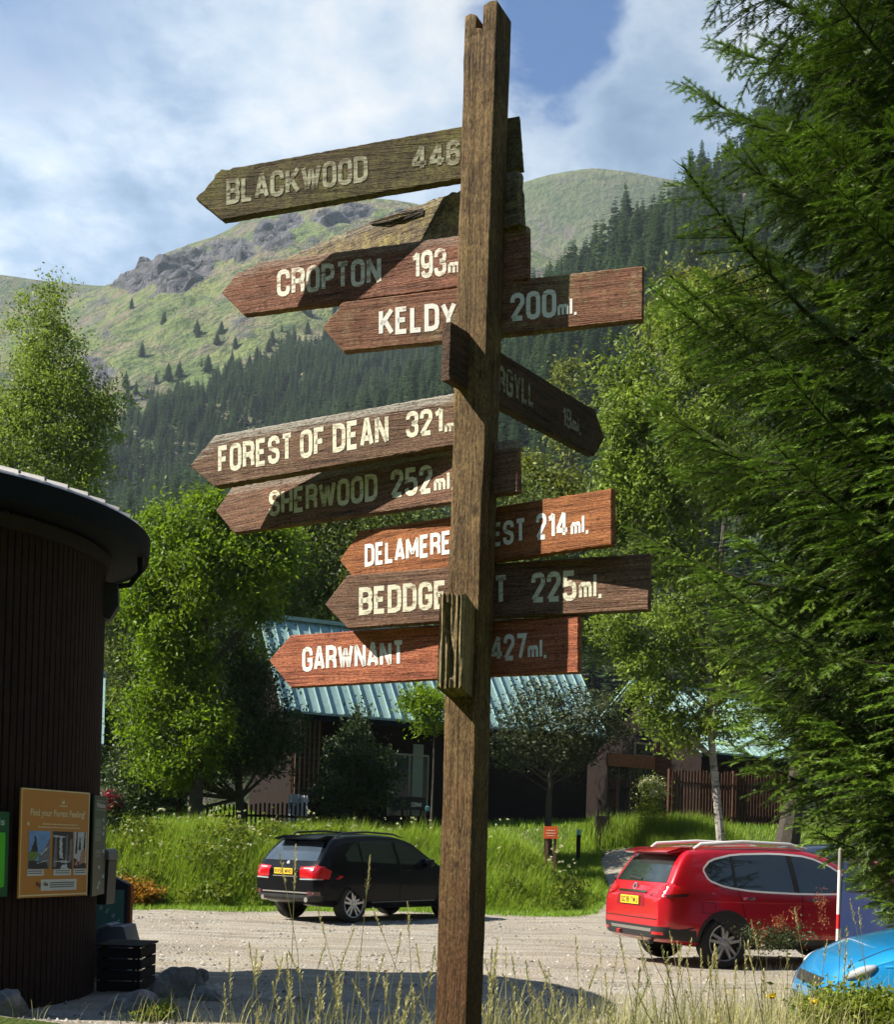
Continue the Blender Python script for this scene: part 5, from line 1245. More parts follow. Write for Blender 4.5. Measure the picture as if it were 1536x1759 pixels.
        r = MB(); r.lathe([(rr * 1.01, -.02), (rr, -.006), (rr * .95, -.012), (rr * .93, -.10), (.0005, -.10)], 40, M); r.build('rim_well', plain('rim_dark', (0.03, 0.03, 0.03), .5) if 'rim_dark' not in MATS else MATS['rim_dark'], w, sm=True)
        k = MB(); k.lathe([(rr * 1.012, -.018), (rr * 1.0, -.002), (rr * .94, -.006), (rr * .93, -.03)], 40, M)
        for i in range(spokes):
            for dd in ((-.16, .16) if twin else (0,)):
                a = 2 * math.pi * i / spokes + .3; sw = .026 if twin else .04
                R = M @ Matrix.Rotation(a, 4, 'Z')
                ya, yb = math.sin(dd) * rr * .35, math.sin(dd) * rr * .96 * 1.25
                k.add([R @ Vector(p) for p in ((.03, ya - sw, -.022), (.03, ya + sw, -.022), (rr * .95, yb + sw * .7, -.010), (rr * .95, yb - sw * .7, -.010), (.03, ya - sw, -.05), (.03, ya + sw, -.05), (rr * .95, yb + sw * .7, -.045), (rr * .95, yb - sw * .7, -.045))], [(0, 1, 2, 3), (0, 3, 7, 4), (1, 5, 6, 2), (3, 2, 6, 7)])
        k.lathe([(.0005, -.008), (.045, -.010), (.06, -.03), (.06, -.06)], 16, M)
        k.build('rim', rim_m or ALLOY, w)
    def tube(s, name, pts, r, m, n=8): mb = MB(); mb.tube(pts, r, n); return mb.build(name, m, s.root, sm=True)
    def surf(s, side, a, b, off=0.0):
        d, mk = s.DIRS[side]; h = s.bvh.ray_cast(mk(a, b), d); return h[0] - d * off
    def plate(s, txt, y0, z, w=.52, h=.115, m=None):
        p = s.surf('rear', y0, z); x = p.x - .022
        o = MB().box((x, y0 - w / 2, z - h / 2), (x + .012, y0 + w / 2, z + h / 2)).build('number_plate', m or PLATE, s.root, bevel=.003)
        t = MB(); text_mesh(t, txt, Vector((x - .0015, y0 + w * .45, z - h * .36)), Vector((0, -w * .9, 0)), Vector((0, 0, h * .72)), t=.16); t.build('lettering', INK, o, recalc=False)
    def mirror(s, x, z, m):
        for sg in (1, -1):
            p = s.surf('R' if sg < 0 else 'Lf', x, z); y = p.y
            mb = MB(); mb.box((x - .05, min(y - sg * .03, y + sg * .22), z), (x + .10, max(y - sg * .03, y + sg * .22), z + .16)); o = mb.build('mirror', m, s.root, bevel=.035, sm=True)
    def handle(s, x, z, m):
        for sd, sg in (('R', -1), ('Lf', 1)):
            p = s.surf(sd, x, z); MB().box((x - .095, p.y - .014 if sg < 0 else p.y - .01, z - .017), (x + .095, p.y + .01 if sg < 0 else p.y + .014, z + .017)).build('door_handle', m, s.root, bevel=.008, sm=True)
def line_poly(p, q, w):
    p, q = Vector(p), Vector(q); e = (q - p).normalized(); n = Vector((-e.y, e.x)) * w / 2; return [p - n, q - n, q + n, p + n]
def arch(cx_, cz, r, a0, a1, n=18): return [(cx_ + r * math.cos(math.radians(a0 + (a1 - a0) * i / n)), cz + r * math.sin(math.radians(a0 + (a1 - a0) * i / n))) for i in range(n + 1)]
def arch_band(c, x, z, r0, r1, m, a0=-12, a1=192):
    c.both('arch_trim', arch(x, z, r1, a0, a1) + arch(x, z, r0, a1, a0), m, off=.006, res=.06)

PLAN = [(0, .84), (.05, .90), (.14, .955), (.35, .985), (.8, 1), (3.6, 1), (4.1, .975), (4.4, .92), (4.58, .82), (4.69, .66)]
def suv_red():
    px, Y = 1083, 17.3; x = P(px, 1600, Y).x; yaw = math.radians(20)
    c = Car('parked_suv', 'bright red family SUV with silver roof rails parked on the gravel', 'car', (x, Y, 0.0), yaw, 4.69, 1.83,
            [(0, .98), (.03, 1.02), (.08, 1.08), (.13, 1.14), (.25, 1.36), (.40, 1.58), (.50, 1.635), (.9, 1.675), (1.6, 1.70), (2.4, 1.685), (2.8, 1.60), (3.2, 1.36), (3.55, 1.14), (3.7, 1.10), (4.2, 1.03), (4.5, .92), (4.66, .74), (4.69, .62)],
            [(0, 1.16), (.5, 1.12), (1.2, 1.05), (2.4, 1.01), (3.5, 1.0), (4.69, .93)], [(0, .40), (.1, .34), (.6, .28), (1.4, .24), (3.4, .24), (4.3, .26), (4.69, .34)], PLAN, carpaint('red_paint', (0.50, 0.006, 0.016), .25), (.98, 3.68), .365)
    side = [(.72, 1.20), (.64, 1.36), (.79, 1.50), (1.20, 1.59), (1.9, 1.618), (2.45, 1.585), (2.87, 1.43), (3.30, 1.10), (3.22, 1.045), (2.3, 1.03), (1.45, 1.055), (.98, 1.11)]
    for q, nm in (([(.76, 1.215), (.685, 1.355), (.81, 1.475), (1.12, 1.555), (1.14, 1.095), (.95, 1.13)], 'quarter_window'), ([(1.18, 1.09), (1.17, 1.56), (1.75, 1.60), (2.06, 1.598), (2.12, 1.045), (1.5, 1.065)], 'rear_window'), ([(2.21, 1.045), (2.15, 1.595), (2.42, 1.57), (2.82, 1.42), (3.24, 1.12), (3.18, 1.07)], 'front_window')):
        c.both(nm, q, CARGLASS, off=.006, res=.08)
    c.both('window_pillar', [(1.13, 1.097), (1.115, 1.555), (1.175, 1.562), (1.185, 1.09)], TRIM, off=.005, res=.08); c.both('window_pillar', [(2.11, 1.045), (2.05, 1.598), (2.16, 1.595), (2.22, 1.045)], TRIM, off=.005, res=.08)
    c.both('chrome_surround', side, RAILM, off=.007, res=.06, ring=.026, roundn=1)
    c.patch('tailgate_glass', [(-.70, 1.165), (.70, 1.165), (.66, 1.30), (.58, 1.54), (-.58, 1.54), (-.66, 1.30)], 'rear', CARGLASS, off=.006, res=.07)
    c.patch('windscreen', [(2.62, -.6), (3.45, -.66), (3.45, .66), (2.62, .6)], 'top', CARGLASS, off=.006, res=.1)
    sp = MB(); sp.prism([(.18, 1.585), (.24, 1.56), (.46, 1.60), (.62, 1.662), (.42, 1.655)], -.60, .60); sp.build('spoiler', c.paint, c.root, bevel=.012, sm=True)
    for sg in (1, -1):
        c.patch('taillight', [(sg * .905, 1.17), (sg * .80, 1.16), (sg * .48, 1.06), (sg * .50, 1.00), (sg * .72, .965), (sg * .9, .99)], 'rear', REDLENS, off=.010, res=.05)
        c.patch('taillight', [(.0, 1.10), (.02, 1.17), (.16, 1.17), (.42, 1.045), (.38, .985), (.1, .965), (.0, .98)], 'R' if sg < 0 else 'Lf', REDLENS, off=.012, res=.05)
        c.patch('lens_strip', [(.04, 1.0), (.4, 1.03), (.38, .985), (.1, .968)], 'R' if sg < 0 else 'Lf', DARKLENS, off=.016, res=.05)
        c.patch('reflector', [(sg * .80, .50), (sg * .62, .50), (sg * .62, .46), (sg * .80, .46)], 'rear', REDLENS, off=.012)
        c.tube('roof_rail', [(.62, sg * .60, 1.64), (.72, sg * .61, 1.705), (1.4, sg * .60, 1.755), (2.2, sg * .585, 1.74), (2.5, sg * .57, 1.685)], [.016, .028, .028, .028, .016], RAILM)
    c.patch('plate_recess', [(-.36, 1.02), (.36, 1.02), (.40, .83), (-.40, .83)], 'rear', plain('plate_recess', (0.20, 0.004, 0.008), .4), off=.004)
    c.patch('chrome_bar', [(-.40, 1.035), (.40, 1.035), (.40, 1.01), (-.40, 1.01)], 'rear', CHROME, off=.016)
    c.plate('SC18 TWJ', 0, .905)
    p = c.surf('rear', 0, 1.095); e = MB(); M = Matrix.Translation((p.x - .012, 0, 1.095)) @ Matrix.Rotation(math.radians(-75), 4, 'Y'); e.lathe([(.036, 0), (.052, 0), (.052, .012), (.036, .012)], 24, M, closed=True); e.build('emblem', CHROME, c.root)
    e = MB(); e.box((p.x - .020, -.062, 1.087), (p.x - .006, .062, 1.103)); e.build('emblem', CHROME, c.root)
    c.patch('bumper_trim', [(-.9, .57), (.9, .57), (.86, .41), (-.86, .41)], 'rear', TRIM, off=.008); c.patch('bumper_strip', [(-.62, .535), (.55, .535), (.52, .49), (-.6, .49)], 'rear', CHROME, off=.014)
    c.both('sill_trim', [(1.4, .40), (3.24, .40), (3.24, .26), (1.4, .26)], TRIM, off=.006); c.both('bumper_corner', [(.02, .56), (.52, .52), (.55, .36), (.02, .42)], TRIM, off=.006)
    for wx in c.wheels_x: arch_band(c, wx, .365, .397, .445, TRIM)
    for a, b in (((1.36, .46), (1.19, 1.08)), ((2.22, .42), (2.24, 1.06)), ((3.30, .46), (3.18, 1.06))): c.both('door_gap', line_poly(a, b, .012), WELL, off=.003, res=.06)
    c.both('crease', line_poly((.62, .925), (3.4, .90), .014), plain('red_crease', (0.62, 0.05, 0.06), .2, coat=1), off=.006, res=.06); c.both('crease', line_poly((1.5, .56), (3.2, .60), .012), MATS['red_crease'], off=.006, res=.06)
    c.patch('tailgate_gap', line_poly((-.74, .665), (.74, .665), .012), 'rear', WELL, off=.003)
    c.handle(1.35, .975, CHROME); c.handle(2.42, .965, CHROME); c.mirror(3.02, 1.06, c.paint)
    c.tube('wiper', [(.135, -.05, 1.19), (.145, .30, 1.22)], .016, TRIM); c.patch('fuel_flap', [(.62, .92), (.82, .91), (.80, .76), (.60, .77)], 'R', WELL, off=.003, ring=.008)
    for wx in c.wheels_x:
        for sg in (1, -1): c.wheel(wx, sg, 5, True)
    q = MB(); q.tube([(.05, -.55, .36), (-.02, -.55, .35)], .035, 10); q.build('exhaust', TRIM, c.root)
    q = MB(); q.lathe([(.0005, -.03), (.03, -.02), (.03, .02), (.0005, .03)], 12, Matrix.Translation((-.05, .25, .45))); q.build('tow_ball', plain('tow_red', (.45, .02, .02), .4), c.root)
suv_red()
def suv_black():
    px, Y = 488, 23.9; x = P(px, 1550, Y).x; yaw = math.radians(50)
    c = Car('parked_suv', 'black SUV parked at the foot of the grassy bank behind the signpost', 'car', (x, Y, 0), yaw, 4.85, 1.93,
            [(0, 1.02), (.04, 1.08), (.10, 1.16), (.30, 1.42), (.52, 1.62), (.64, 1.68), (1.0, 1.725), (1.7, 1.755), (2.4, 1.735), (2.85, 1.64), (3.3, 1.36), (3.62, 1.18), (3.8, 1.14), (4.3, 1.06), (4.65, .92), (4.8, .76), (4.85, .62)],
            [(0, 1.16), (.5, 1.16), (2.4, 1.12), (3.6, 1.10), (4.85, 1.0)], [(0, .46), (.12, .38), (.6, .30), (1.4, .25), (3.5, .25), (4.4, .27), (4.85, .36)], [(a * 4.85 / 4.69, b) for a, b in PLAN], carpaint('black_paint', (0.003, 0.0035, 0.005), .0, .22, .12, .12), (.98, 3.91), .38)
    for q, nm in (([(.80, 1.22), (.78, 1.34), (1.0, 1.52), (1.18, 1.58), (1.20, 1.20)], 'quarter_window'), ([(1.25, 1.20), (1.24, 1.59), (1.7, 1.63), (2.18, 1.625), (2.26, 1.17)], 'rear_window'), ([(2.34, 1.17), (2.27, 1.62), (2.5, 1.59), (2.9, 1.44), (3.34, 1.18), (3.28, 1.15)], 'front_window')):
        c.both(nm, q, CARGLASS, off=.006, res=.09)
    c.patch('tailgate_glass', [(-.74, 1.20), (.74, 1.20), (.70, 1.36), (.60, 1.58), (-.60, 1.58), (-.70, 1.36)], 'rear', glass_mat('pale_car_glass', (0.04, 0.055, 0.075), .06), off=.006, res=.08)
    c.patch('windscreen', [(2.70, -.62), (3.52, -.7), (3.52, .7), (2.70, .62)], 'top', CARGLASS, off=.006, res=.1)
    sp = MB(); sp.prism([(.22, 1.63), (.30, 1.60), (.55, 1.64), (.75, 1.70), (.5, 1.70)], -.62, .62); sp.build('spoiler', c.paint, c.root, bevel=.012, sm=True)
    for sg in (1, -1):
        c.patch('taillight', [(sg * .95, 1.11), (sg * .42, 1.08), (sg * .44, .88), (sg * .95, .86)], 'rear', REDLENS, off=.010, res=.05)
        c.patch('taillight', [(.0, 1.10), (.10, 1.13), (.36, 1.02), (.30, .86), (.0, .86)], 'R' if sg < 0 else 'Lf', REDLENS, off=.012, res=.05)
        c.patch('light_strip', [(sg * .9, .87), (sg * .45, .86), (sg * .45, .835), (sg * .9, .845)], 'rear', WHITEL, off=.014)
        c.patch('light_strip', [(sg * .72, 1.07), (sg * .52, 1.065), (sg * .52, 1.04), (sg * .72, 1.045)], 'rear', WHITEL, off=.016)
        c.patch('reflector', [(sg * .88, .62), (sg * .66, .62), (sg * .66, .54), (sg * .88, .54)], 'rear', DARKLENS, off=.012)
        c.tube('roof_rail', [(.75, sg * .64, 1.69), (.9, sg * .65, 1.76), (1.6, sg * .64, 1.80), (2.4, sg * .62, 1.775), (2.7, sg * .6, 1.71)], [.012, .02, .02, .02, .012], TRIM)
        q = MB(); q.tube([(.12, sg * .62, .46), (-.015, sg * .62, .455)], .05, 12); q.build('exhaust', CHROME, c.root)
    c.plate('KX58 WHO', .02, .99)
    c.patch('chrome_bar', [(-.32, .905), (.32, .905), (.32, .885), (-.32, .885)], 'rear', CHROME, off=.014)
    p = c.surf('rear', .0, 1.17); e = MB(); e.lathe([(.0005, .01), (.042, .008), (.045, 0)], 20, Matrix.Translation((p.x - .01, 0, 1.155)) @ Matrix.Rotation(math.radians(-70), 4, 'Y')); e.build('emblem', WHITEL, c.root)
    c.patch('bumper_strip', [(-.8, .60), (.62, .60), (.62, .575), (-.8, .575)], 'rear', CHROME, off=.01); c.patch('bumper_trim', [(-.9, .54), (.9, .54), (.86, .45), (-.86, .45)], 'rear', TRIM, off=.008)
    for a, b in (((1.42, .46), (1.25, 1.15)), ((2.30, .42), (2.34, 1.13)), ((3.45, .46), (3.3, 1.12))): c.both('door_gap', line_poly(a, b, .012), WELL, off=.003, res=.06)
    c.both('sill_strip', line_poly((1.5, .40), (3.4, .42), .02), GREYM, off=.006); c.patch('side_badge', [(3.60, .98), (3.76, .98), (3.74, .92), (3.66, .90), (3.62, .92)], 'R', CHROME, off=.008)
    c.handle(1.5, 1.06, c.paint); c.handle(2.55, 1.05, c.paint); c.mirror(3.08, 1.12, c.paint)
    for wx in c.wheels_x:
        arch_band(c, wx, .38, .412, .445, c.paint)
        for sg in (1, -1): c.wheel(wx, sg, 5, True, rim_r=.72, width=.25)
suv_black()
def hatch_blue():
    Y = 10.1; x = P(1385, 1700, Y).x; yaw = math.radians(180 - 3); L = 4.0; f = Vector((math.cos(yaw), math.sin(yaw), 0)); pos = Vector((x, Y, 0)) - f * L; pos.z = -.03
    c = Car('parked_hatchback', 'bright azure blue hatchback, its bonnet and front wing showing at the right edge', 'car', pos, yaw, L, 1.76,
            [(0, 1.0), (.06, 1.08), (.18, 1.26), (.38, 1.42), (.6, 1.47), (1.3, 1.52), (1.9, 1.50), (2.3, 1.40), (2.7, 1.18), (2.95, 1.06), (3.2, 1.0), (3.55, .92), (3.82, .80), (3.97, .66), (4.0, .55)],
            [(0, .98), (1, .96), (2.6, .93), (4, .82)], [(0, .34), (.5, .22), (3.4, .2), (4, .26)], [(0, .82), (.05, .9), (.2, .97), (.6, 1), (3.0, 1), (3.4, .97), (3.7, .90), (3.9, .78), (4, .62)], carpaint('azure_paint', (0.015, 0.29, 0.66), .25), (.75, 3.34), .31)
    c.both('front_window', [(1.35, .99), (1.3, 1.40), (1.8, 1.42), (2.2, 1.30), (2.62, 1.02)], CARGLASS, off=.006, res=.1); c.both('rear_window', [(.5, 1.0), (.55, 1.34), (1.22, 1.40), (1.27, .99)], CARGLASS, off=.006, res=.1)
    c.patch('windscreen', [(2.15, -.58), (2.85, -.66), (2.85, .66), (2.15, .58)], 'top', CARGLASS, off=.006, res=.1)
    for sg in (1, -1):
        p = c.surf('R' if sg < 0 else 'Lf', 3.74, .745); q = MB(); q.lathe([(.0005, -1), (.5, -.87), (.87, -.5), (1, 0), (.87, .5), (.5, .87), (.0005, 1)], 20, Matrix.Translation((3.76, p.y - sg * -.012 - sg * .03, .745)) @ Matrix.Rotation(math.radians(-22 * sg), 4, 'Z') @ Matrix.Rotation(math.radians(24), 4, 'Y') @ Matrix.Diagonal((.13, .042, .042, 1)))
        q.build('headlight', WHITEL, c.root, sm='all')
    c.patch('grille', [(-.4, .66), (.4, .66), (.36, .58), (-.36, .58)], 'front', TRIM, off=.008); c.patch('lower_grille', [(-.55, .48), (.55, .48), (.5, .34), (-.5, .34)], 'front', TRIM, off=.008)
    c.patch('bonnet_gap', line_poly((2.9, -.62), (3.75, -.60), .014), 'top', WELL, off=.003, res=.08); c.patch('bonnet_gap', line_poly((2.9, .62), (3.75, .60), .014), 'top', WELL, off=.003, res=.08)
    c.both('door_gap', line_poly((2.55, .36), (2.62, .95), .012), WELL, off=.003); c.both('wing_line', line_poly((2.7, .87), (3.6, .80), .014), plain('azure_crease', (0.03, 0.35, 0.7), .2, coat=1), off=.006, res=.06)
    c.mirror(2.45, .96, c.paint); c.handle(1.5, .82, c.paint)
    for wx in c.wheels_x:
        for sg in (1, -1): c.wheel(wx, sg, 7, False)
hatch_blue()
def navy_van():
    Y = 15.0; x = P(1446, 1600, Y).x + .42; yaw = math.radians(14)
    c = Car('parked_van', 'navy blue van behind the marker pole, mostly hidden by spruce branches', 'van', (x, Y, 0), yaw, 4.6, 1.85,
            [(0, 1.72), (.04, 1.80), (.12, 1.86), (.5, 1.90), (2.6, 1.90), (3.1, 1.80), (3.6, 1.36), (3.9, 1.14), (4.3, 1.0), (4.55, .82), (4.6, .65)],
            [(0, 1.08), (4.6, 1.0)], [(0, .36), (.4, .26), (4.2, .24), (4.6, .34)], [(0, .9), (.04, .95), (.15, .985), (.5, 1), (3.8, 1), (4.3, .92), (4.6, .72)], carpaint('navy_paint', (0.025, 0.045, 0.12), .3), (.85, 3.75), .34, tumble=.14)
    c.both('rear_window', [(.35, 1.14), (.32, 1.66), (1.5, 1.70), (1.5, 1.13)], CARGLASS, off=.006, res=.1); c.both('middle_window', [(1.6, 1.13), (1.6, 1.70), (2.5, 1.70), (2.55, 1.13)], CARGLASS, off=.006, res=.1); c.both('front_window', [(2.65, 1.13), (2.62, 1.69), (3.05, 1.62), (3.55, 1.16)], CARGLASS, off=.006, res=.1)
    c.patch('tailgate_glass', [(-.7, 1.15), (.7, 1.15), (.62, 1.68), (-.62, 1.68)], 'rear', CARGLASS, off=.006, res=.1)
    for sg in (1, -1): c.patch('taillight', [(sg * .9, 1.5), (sg * .78, 1.5), (sg * .78, .9), (sg * .9, .9)], 'rear', REDLENS, off=.01)
    c.both('side_strip', line_poly((.6, .62), (3.2, .62), .03), CHROME, off=.008, res=.08); c.both('door_gap', line_poly((1.55, .36), (1.55, 1.1), .012), WELL, off=.003); c.both('door_gap', line_poly((2.6, .36), (2.6, 1.1), .012), WELL, off=.003)
    c.handle(1.75, 1.0, CHROME); c.handle(2.8, 1.0, CHROME); c.mirror(3.35, 1.12, TRIM)
    for wx in c.wheels_x:
        for sg in (1, -1): c.wheel(wx, sg, 6, False)
    # estate car beyond the red one: only its roof and front shoulder show over the red roof
    Y2 = 22.8; x2 = P(1292, 1500, Y2).x
    d = Car('parked_estate', 'slate blue estate car whose roof shows over the red SUV', 'car', (x2, Y2, 0.12), math.radians(8), 4.6, 1.8,
            [(0, 1.0), (.05, 1.08), (.3, 1.44), (.55, 1.60), (.9, 1.66), (1.7, 1.69), (2.4, 1.64), (2.8, 1.48), (3.3, 1.12), (3.6, 1.05), (4.2, .95), (4.5, .8), (4.6, .6)], [(0, 1.03), (4.6, .95)], [(0, .36), (.5, .24), (4.2, .24), (4.6, .32)], PLAN, carpaint('slate_paint', (0.05, 0.075, 0.12), .3), (.9, 3.6), .33)
    d.both('rear_window', [(.45, 1.10), (.60, 1.44), (1.6, 1.56), (1.6, 1.08)], CARGLASS, off=.006, res=.1); d.both('front_window', [(1.7, 1.08), (1.7, 1.56), (2.3, 1.53), (3.1, 1.10)], CARGLASS, off=.006, res=.1)
    d.patch('windscreen', [(2.5, -.58), (3.2, -.66), (3.2, .66), (2.5, .58)], 'top', CARGLASS, off=.006, res=.1)
    d.tube('aerial', [(.75, -.35, 1.64), (.98, -.33, 1.98)], .011, TRIM, 6); d.mirror(2.95, 1.04, d.paint)
    for wx in d.wheels_x:
        for sg in (1, -1): d.wheel(wx, sg, 5, False)
navy_van()
# ------------------------------------------------------------------ broadleaf trees and shrubs
BARK = wood('grey_bark', (0.10, 0.085, 0.065), (0.035, 0.03, 0.025), (0.2, 0.18, 0.15), 'Z', worn=0.4)
def birch_bark():
    m, nb = newmat('birch_bark'); ob = nb.n('TexCoord').outputs['Object']
    a = nb.noise(nb.scale(ob, (3, 3, 9)), 1.6, 5, .7, .4); b = nb.noise(ob, 2.0, 4)
    c = nb.mix(nb.ramp(a, [(.5, 0), (.6, 1)]), (0.30, 0.285, 0.255), (0.04, 0.035, 0.03)); c = nb.mix(nb.math('MULTIPLY', nb.ramp(b, [(.45, 0), (.7, 1)]), .7), c, (0.12, 0.11, 0.09))
    finish(nb, c, .8, bump=a, bstr=.4); return m
BIRCHB = birch_bark()
LF = {
 'birch': foliage('birch_leaves', (0.018, 0.040, 0.005), (0.250, 0.345, 0.040), .36),
 'bright': foliage('bright_leaves', (0.022, 0.055, 0.004), (0.225, 0.350, 0.014), .38),
 'olive': foliage('olive_leaves', (0.020, 0.040, 0.007), (0.190, 0.240, 0.036), .3),
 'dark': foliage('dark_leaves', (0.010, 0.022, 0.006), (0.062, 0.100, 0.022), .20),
 'apple': foliage('apple_leaves', (0.016, 0.028, 0.009), (0.072, 0.088, 0.030), .22),
 'yellow': foliage('yellow_leaves', (0.060, 0.080, 0.008), (0.215, 0.240, 0.030), .32),
 'weeds': foliage('weed_leaves', (0.030, 0.062, 0.006), (0.235, 0.285, 0.022), .34),
}
def leaves(rng, ells, n, size, clump=.55, nclump=None, up=.35):
    """leaf quads gathered in clumps spread through ellipsoids (centre, radii)"""
    C = np.array([e[0] for e in ells], float); R = np.array([e[1] for e in ells], float)
    vol = R.prod(1) ** .8; p = vol / vol.sum(); nclump = nclump or max(30, n // 75)
    k = rng.choice(len(ells), nclump, p=p); d = rng.normal(size=(nclump, 3)); d /= np.linalg.norm(d, axis=1)[:, None]
    rad = rng.random(nclump) ** .42 * rng.uniform(.85, 1.12, nclump); cc = C[k] + d * rad[:, None] * R[k]
    ct = rng.normal(.40, .24, nclump); cr = clump * rng.uniform(.5, 1.4, nclump)
    j = rng.integers(0, nclump, n); pos = cc[j] + rng.normal(size=(n, 3)) * cr[j][:, None] * np.array([.55, .55, .38])
    nrm = rng.normal(size=(n, 3)); nrm[:, 2] += up; nrm /= np.linalg.norm(nrm, axis=1)[:, None]
    a = np.cross(nrm, rng.normal(size=(n, 3))); a /= np.linalg.norm(a, axis=1)[:, None]; b = np.cross(nrm, a)
    s = size * rng.uniform(.6, 1.3, n)[:, None]
    V = np.stack([pos - a * s, pos + b * s * .42 + nrm * s * .12, pos + a * s, pos - b * s * .42 + nrm * s * .12], 1).reshape(-1, 3)
    Fc = np.arange(n * 4).reshape(-1, 4); t = np.clip(ct[j] + rng.normal(0, .16, n), 0, 1)
    return V, Fc, np.repeat(t, 4), cc
def tree(name, label, cat, base, Y, ells_px, n, size, kind, trunk_px=None, tr=.14, bark=None, clump=.55, seed=1, limbs=16, depth=1.0, group=None, lean=None, parts=True, nclump=None):
    rng = np.random.default_rng(seed); ells = []
    for (px, py, rx, ry) in ells_px:
        c = P(px, py, Y); s = Y / F; ells.append(((c.x, Y + rng.uniform(-.25, .25) * rx * s * depth, c.z), (rx * s, rx * s * depth, ry * s)))
    if isinstance(base, tuple): bx = P(base[0], base[1], Y).x
    else: bx = P(base, 1400, Y).x
    bz = hgt(bx, Y); root = thing(name, label, cat, (bx, Y, bz), 0, group); O = np.array([bx, Y, bz])
    V, Fc, t, cc = leaves(rng, ells, n, size, clump, nclump)
    top = max(ells, key=lambda e: e[0][2] + e[1][2] * .5); tp = Vector(top[0]) + Vector((0, 0, top[1][2] * .6))
    pts = [Vector((bx, Y, bz - .2))]
    for (px, py) in (trunk_px or []): pts.append(P(px, py, Y))
    pts.append(tp); mb = MB(); fine = []
    for a, b in zip(pts, pts[1:]): fine += [a.lerp(b, i / 4) + Vector((rng.normal(0, .03), rng.normal(0, .03), 0)) * (i > 0) for i in range(4)]
    fine.append(tp); H = tp.z - bz; pv = Vector(O)
    mb.tube([q - pv for q in fine], [max(.012, tr * (1 - .93 * max(0, (q.z - bz)) / H) * (1.35 if q.z - bz < .3 else 1)) for q in fine], 8)
    low = min(cc[:, 2])
    for c in cc[rng.permutation(len(cc))[:limbs]]:
        c = Vector(c); zz = min(max(bz + .15 * H, c.z - .55 * math.hypot(c.x - bx, c.y - Y) - .3), tp.z - .1); k = min(range(len(fine)), key=lambda i: abs(fine[i].z - zz)); a = fine[k]
        m_ = a.lerp(c, .5) + Vector((rng.normal(0, .12), rng.normal(0, .12), -.04 * (c - a).length)); r0 = max(.012, tr * (1 - .9 * (a.z - bz) / H) * .5)
        mb.tube([a - pv, m_ - pv, c - pv], [r0, r0 * .6, .008], 5)
    mb.build('trunk', bark or BARK, root, sm=True)
    link('crown', mesh_np('crown', V - O, Fc, LF[kind], dict(tint=t)), root); return root

tree('birch_tree', 'tall slender birch rising behind the round hut, top lit yellow green', 'birch', 88, 47,
     [(88, 540, 40, 62), (40, 545, 26, 40), (82, 620, 62, 70), (110, 700, 78, 80), (40, 690, 70, 80), (182, 690, 36, 52), (150, 770, 70, 60), (70, 790, 110, 80), (90, 880, 120, 90), (-40, 760, 70, 130), (100, 640, 50, 60), (85, 500, 22, 30)], 70000, .072, 'birch', trunk_px=[(80, 1000), (80, 700)], tr=.2, bark=BIRCHB, clump=.60, seed=2, limbs=60, nclump=520)
tree('leafy_tree', 'bright green broadleaf tree in full sun right of the round hut', 'tree', 330, 35,
     [(310, 925, 62, 52), (370, 890, 48, 46), (430, 900, 42, 46), (280, 980, 60, 70), (350, 1000, 80, 80), (300, 1090, 70, 70), (390, 960, 70, 70), (440, 985, 56, 60), (310, 1180, 60, 60), (350, 1250, 56, 50), (250, 1050, 40, 60), (255, 1230, 50, 60), (300, 1320, 60, 40), (470, 940, 50, 60), (450, 1070, 40, 50)], 80000, .072, 'bright', tr=.2, clump=.50, seed=3, limbs=60, nclump=520)
tree('leafy_tree', 'dark shaded broadleaf tree over the picket fence left of the large cabin', 'tree', 420, 37,
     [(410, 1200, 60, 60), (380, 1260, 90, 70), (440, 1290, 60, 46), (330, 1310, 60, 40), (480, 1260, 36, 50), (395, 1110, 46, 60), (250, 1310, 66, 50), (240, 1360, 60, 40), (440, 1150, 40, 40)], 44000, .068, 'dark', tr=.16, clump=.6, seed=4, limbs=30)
tree('leafy_tree', 'olive green tree behind the left end of the teal roof', 'tree', 560, 50,
     [(500, 1000, 70, 70), (580, 960, 80, 70), (660, 900, 70, 60), (520, 900, 60, 50), (640, 990, 90, 70), (730, 930, 60, 70), (470, 1080, 60, 60), (600, 1060, 80, 50), (740, 1010, 60, 60), (560, 880, 70, 40)], 52000, .095, 'olive', tr=.2, clump=.85, seed=5, limbs=26)
tree('leafy_tree', 'dull green tree between the round hut and the bright tree', 'tree', 232, 47,
     [(230, 1000, 50, 80), (215, 1120, 60, 90), (240, 1230, 50, 60), (180, 1250, 70, 60)], 26000, .085, 'olive', tr=.16, clump=.8, seed=6)
tree('shrub', 'dark leafy shrub growing against the front of the large cabin', 'shrub', 610, 38.3,
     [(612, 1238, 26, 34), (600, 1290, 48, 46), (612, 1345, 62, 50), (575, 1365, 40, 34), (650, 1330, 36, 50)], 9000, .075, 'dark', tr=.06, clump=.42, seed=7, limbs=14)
tree('small_tree', 'small light green tree left of the signpost with leaves hanging before the cabin window', 'tree', 742, 34,
     [(722, 1212, 40, 30), (748, 1198, 30, 28), (715, 1246, 26, 16), (752, 1240, 26, 24)], 3600, .065, 'bright', tr=.05, clump=.36, seed=8, limbs=10)
tree('apple_tree', 'gnarled apple tree with a short forked trunk in front of the large cabin', 'apple tree', (945, 1420), 36.6,
     [(930, 1235, 66, 46), (985, 1220, 60, 40), (1010, 1270, 56, 46), (900, 1290, 50, 40), (960, 1290, 60, 40), (1055, 1240, 40, 50), (920, 1185, 40, 24), (870, 1250, 34, 44)], 11500, .062, 'apple', trunk_px=[(944, 1360), (948, 1310)], tr=.13, clump=.5, seed=9, limbs=40)
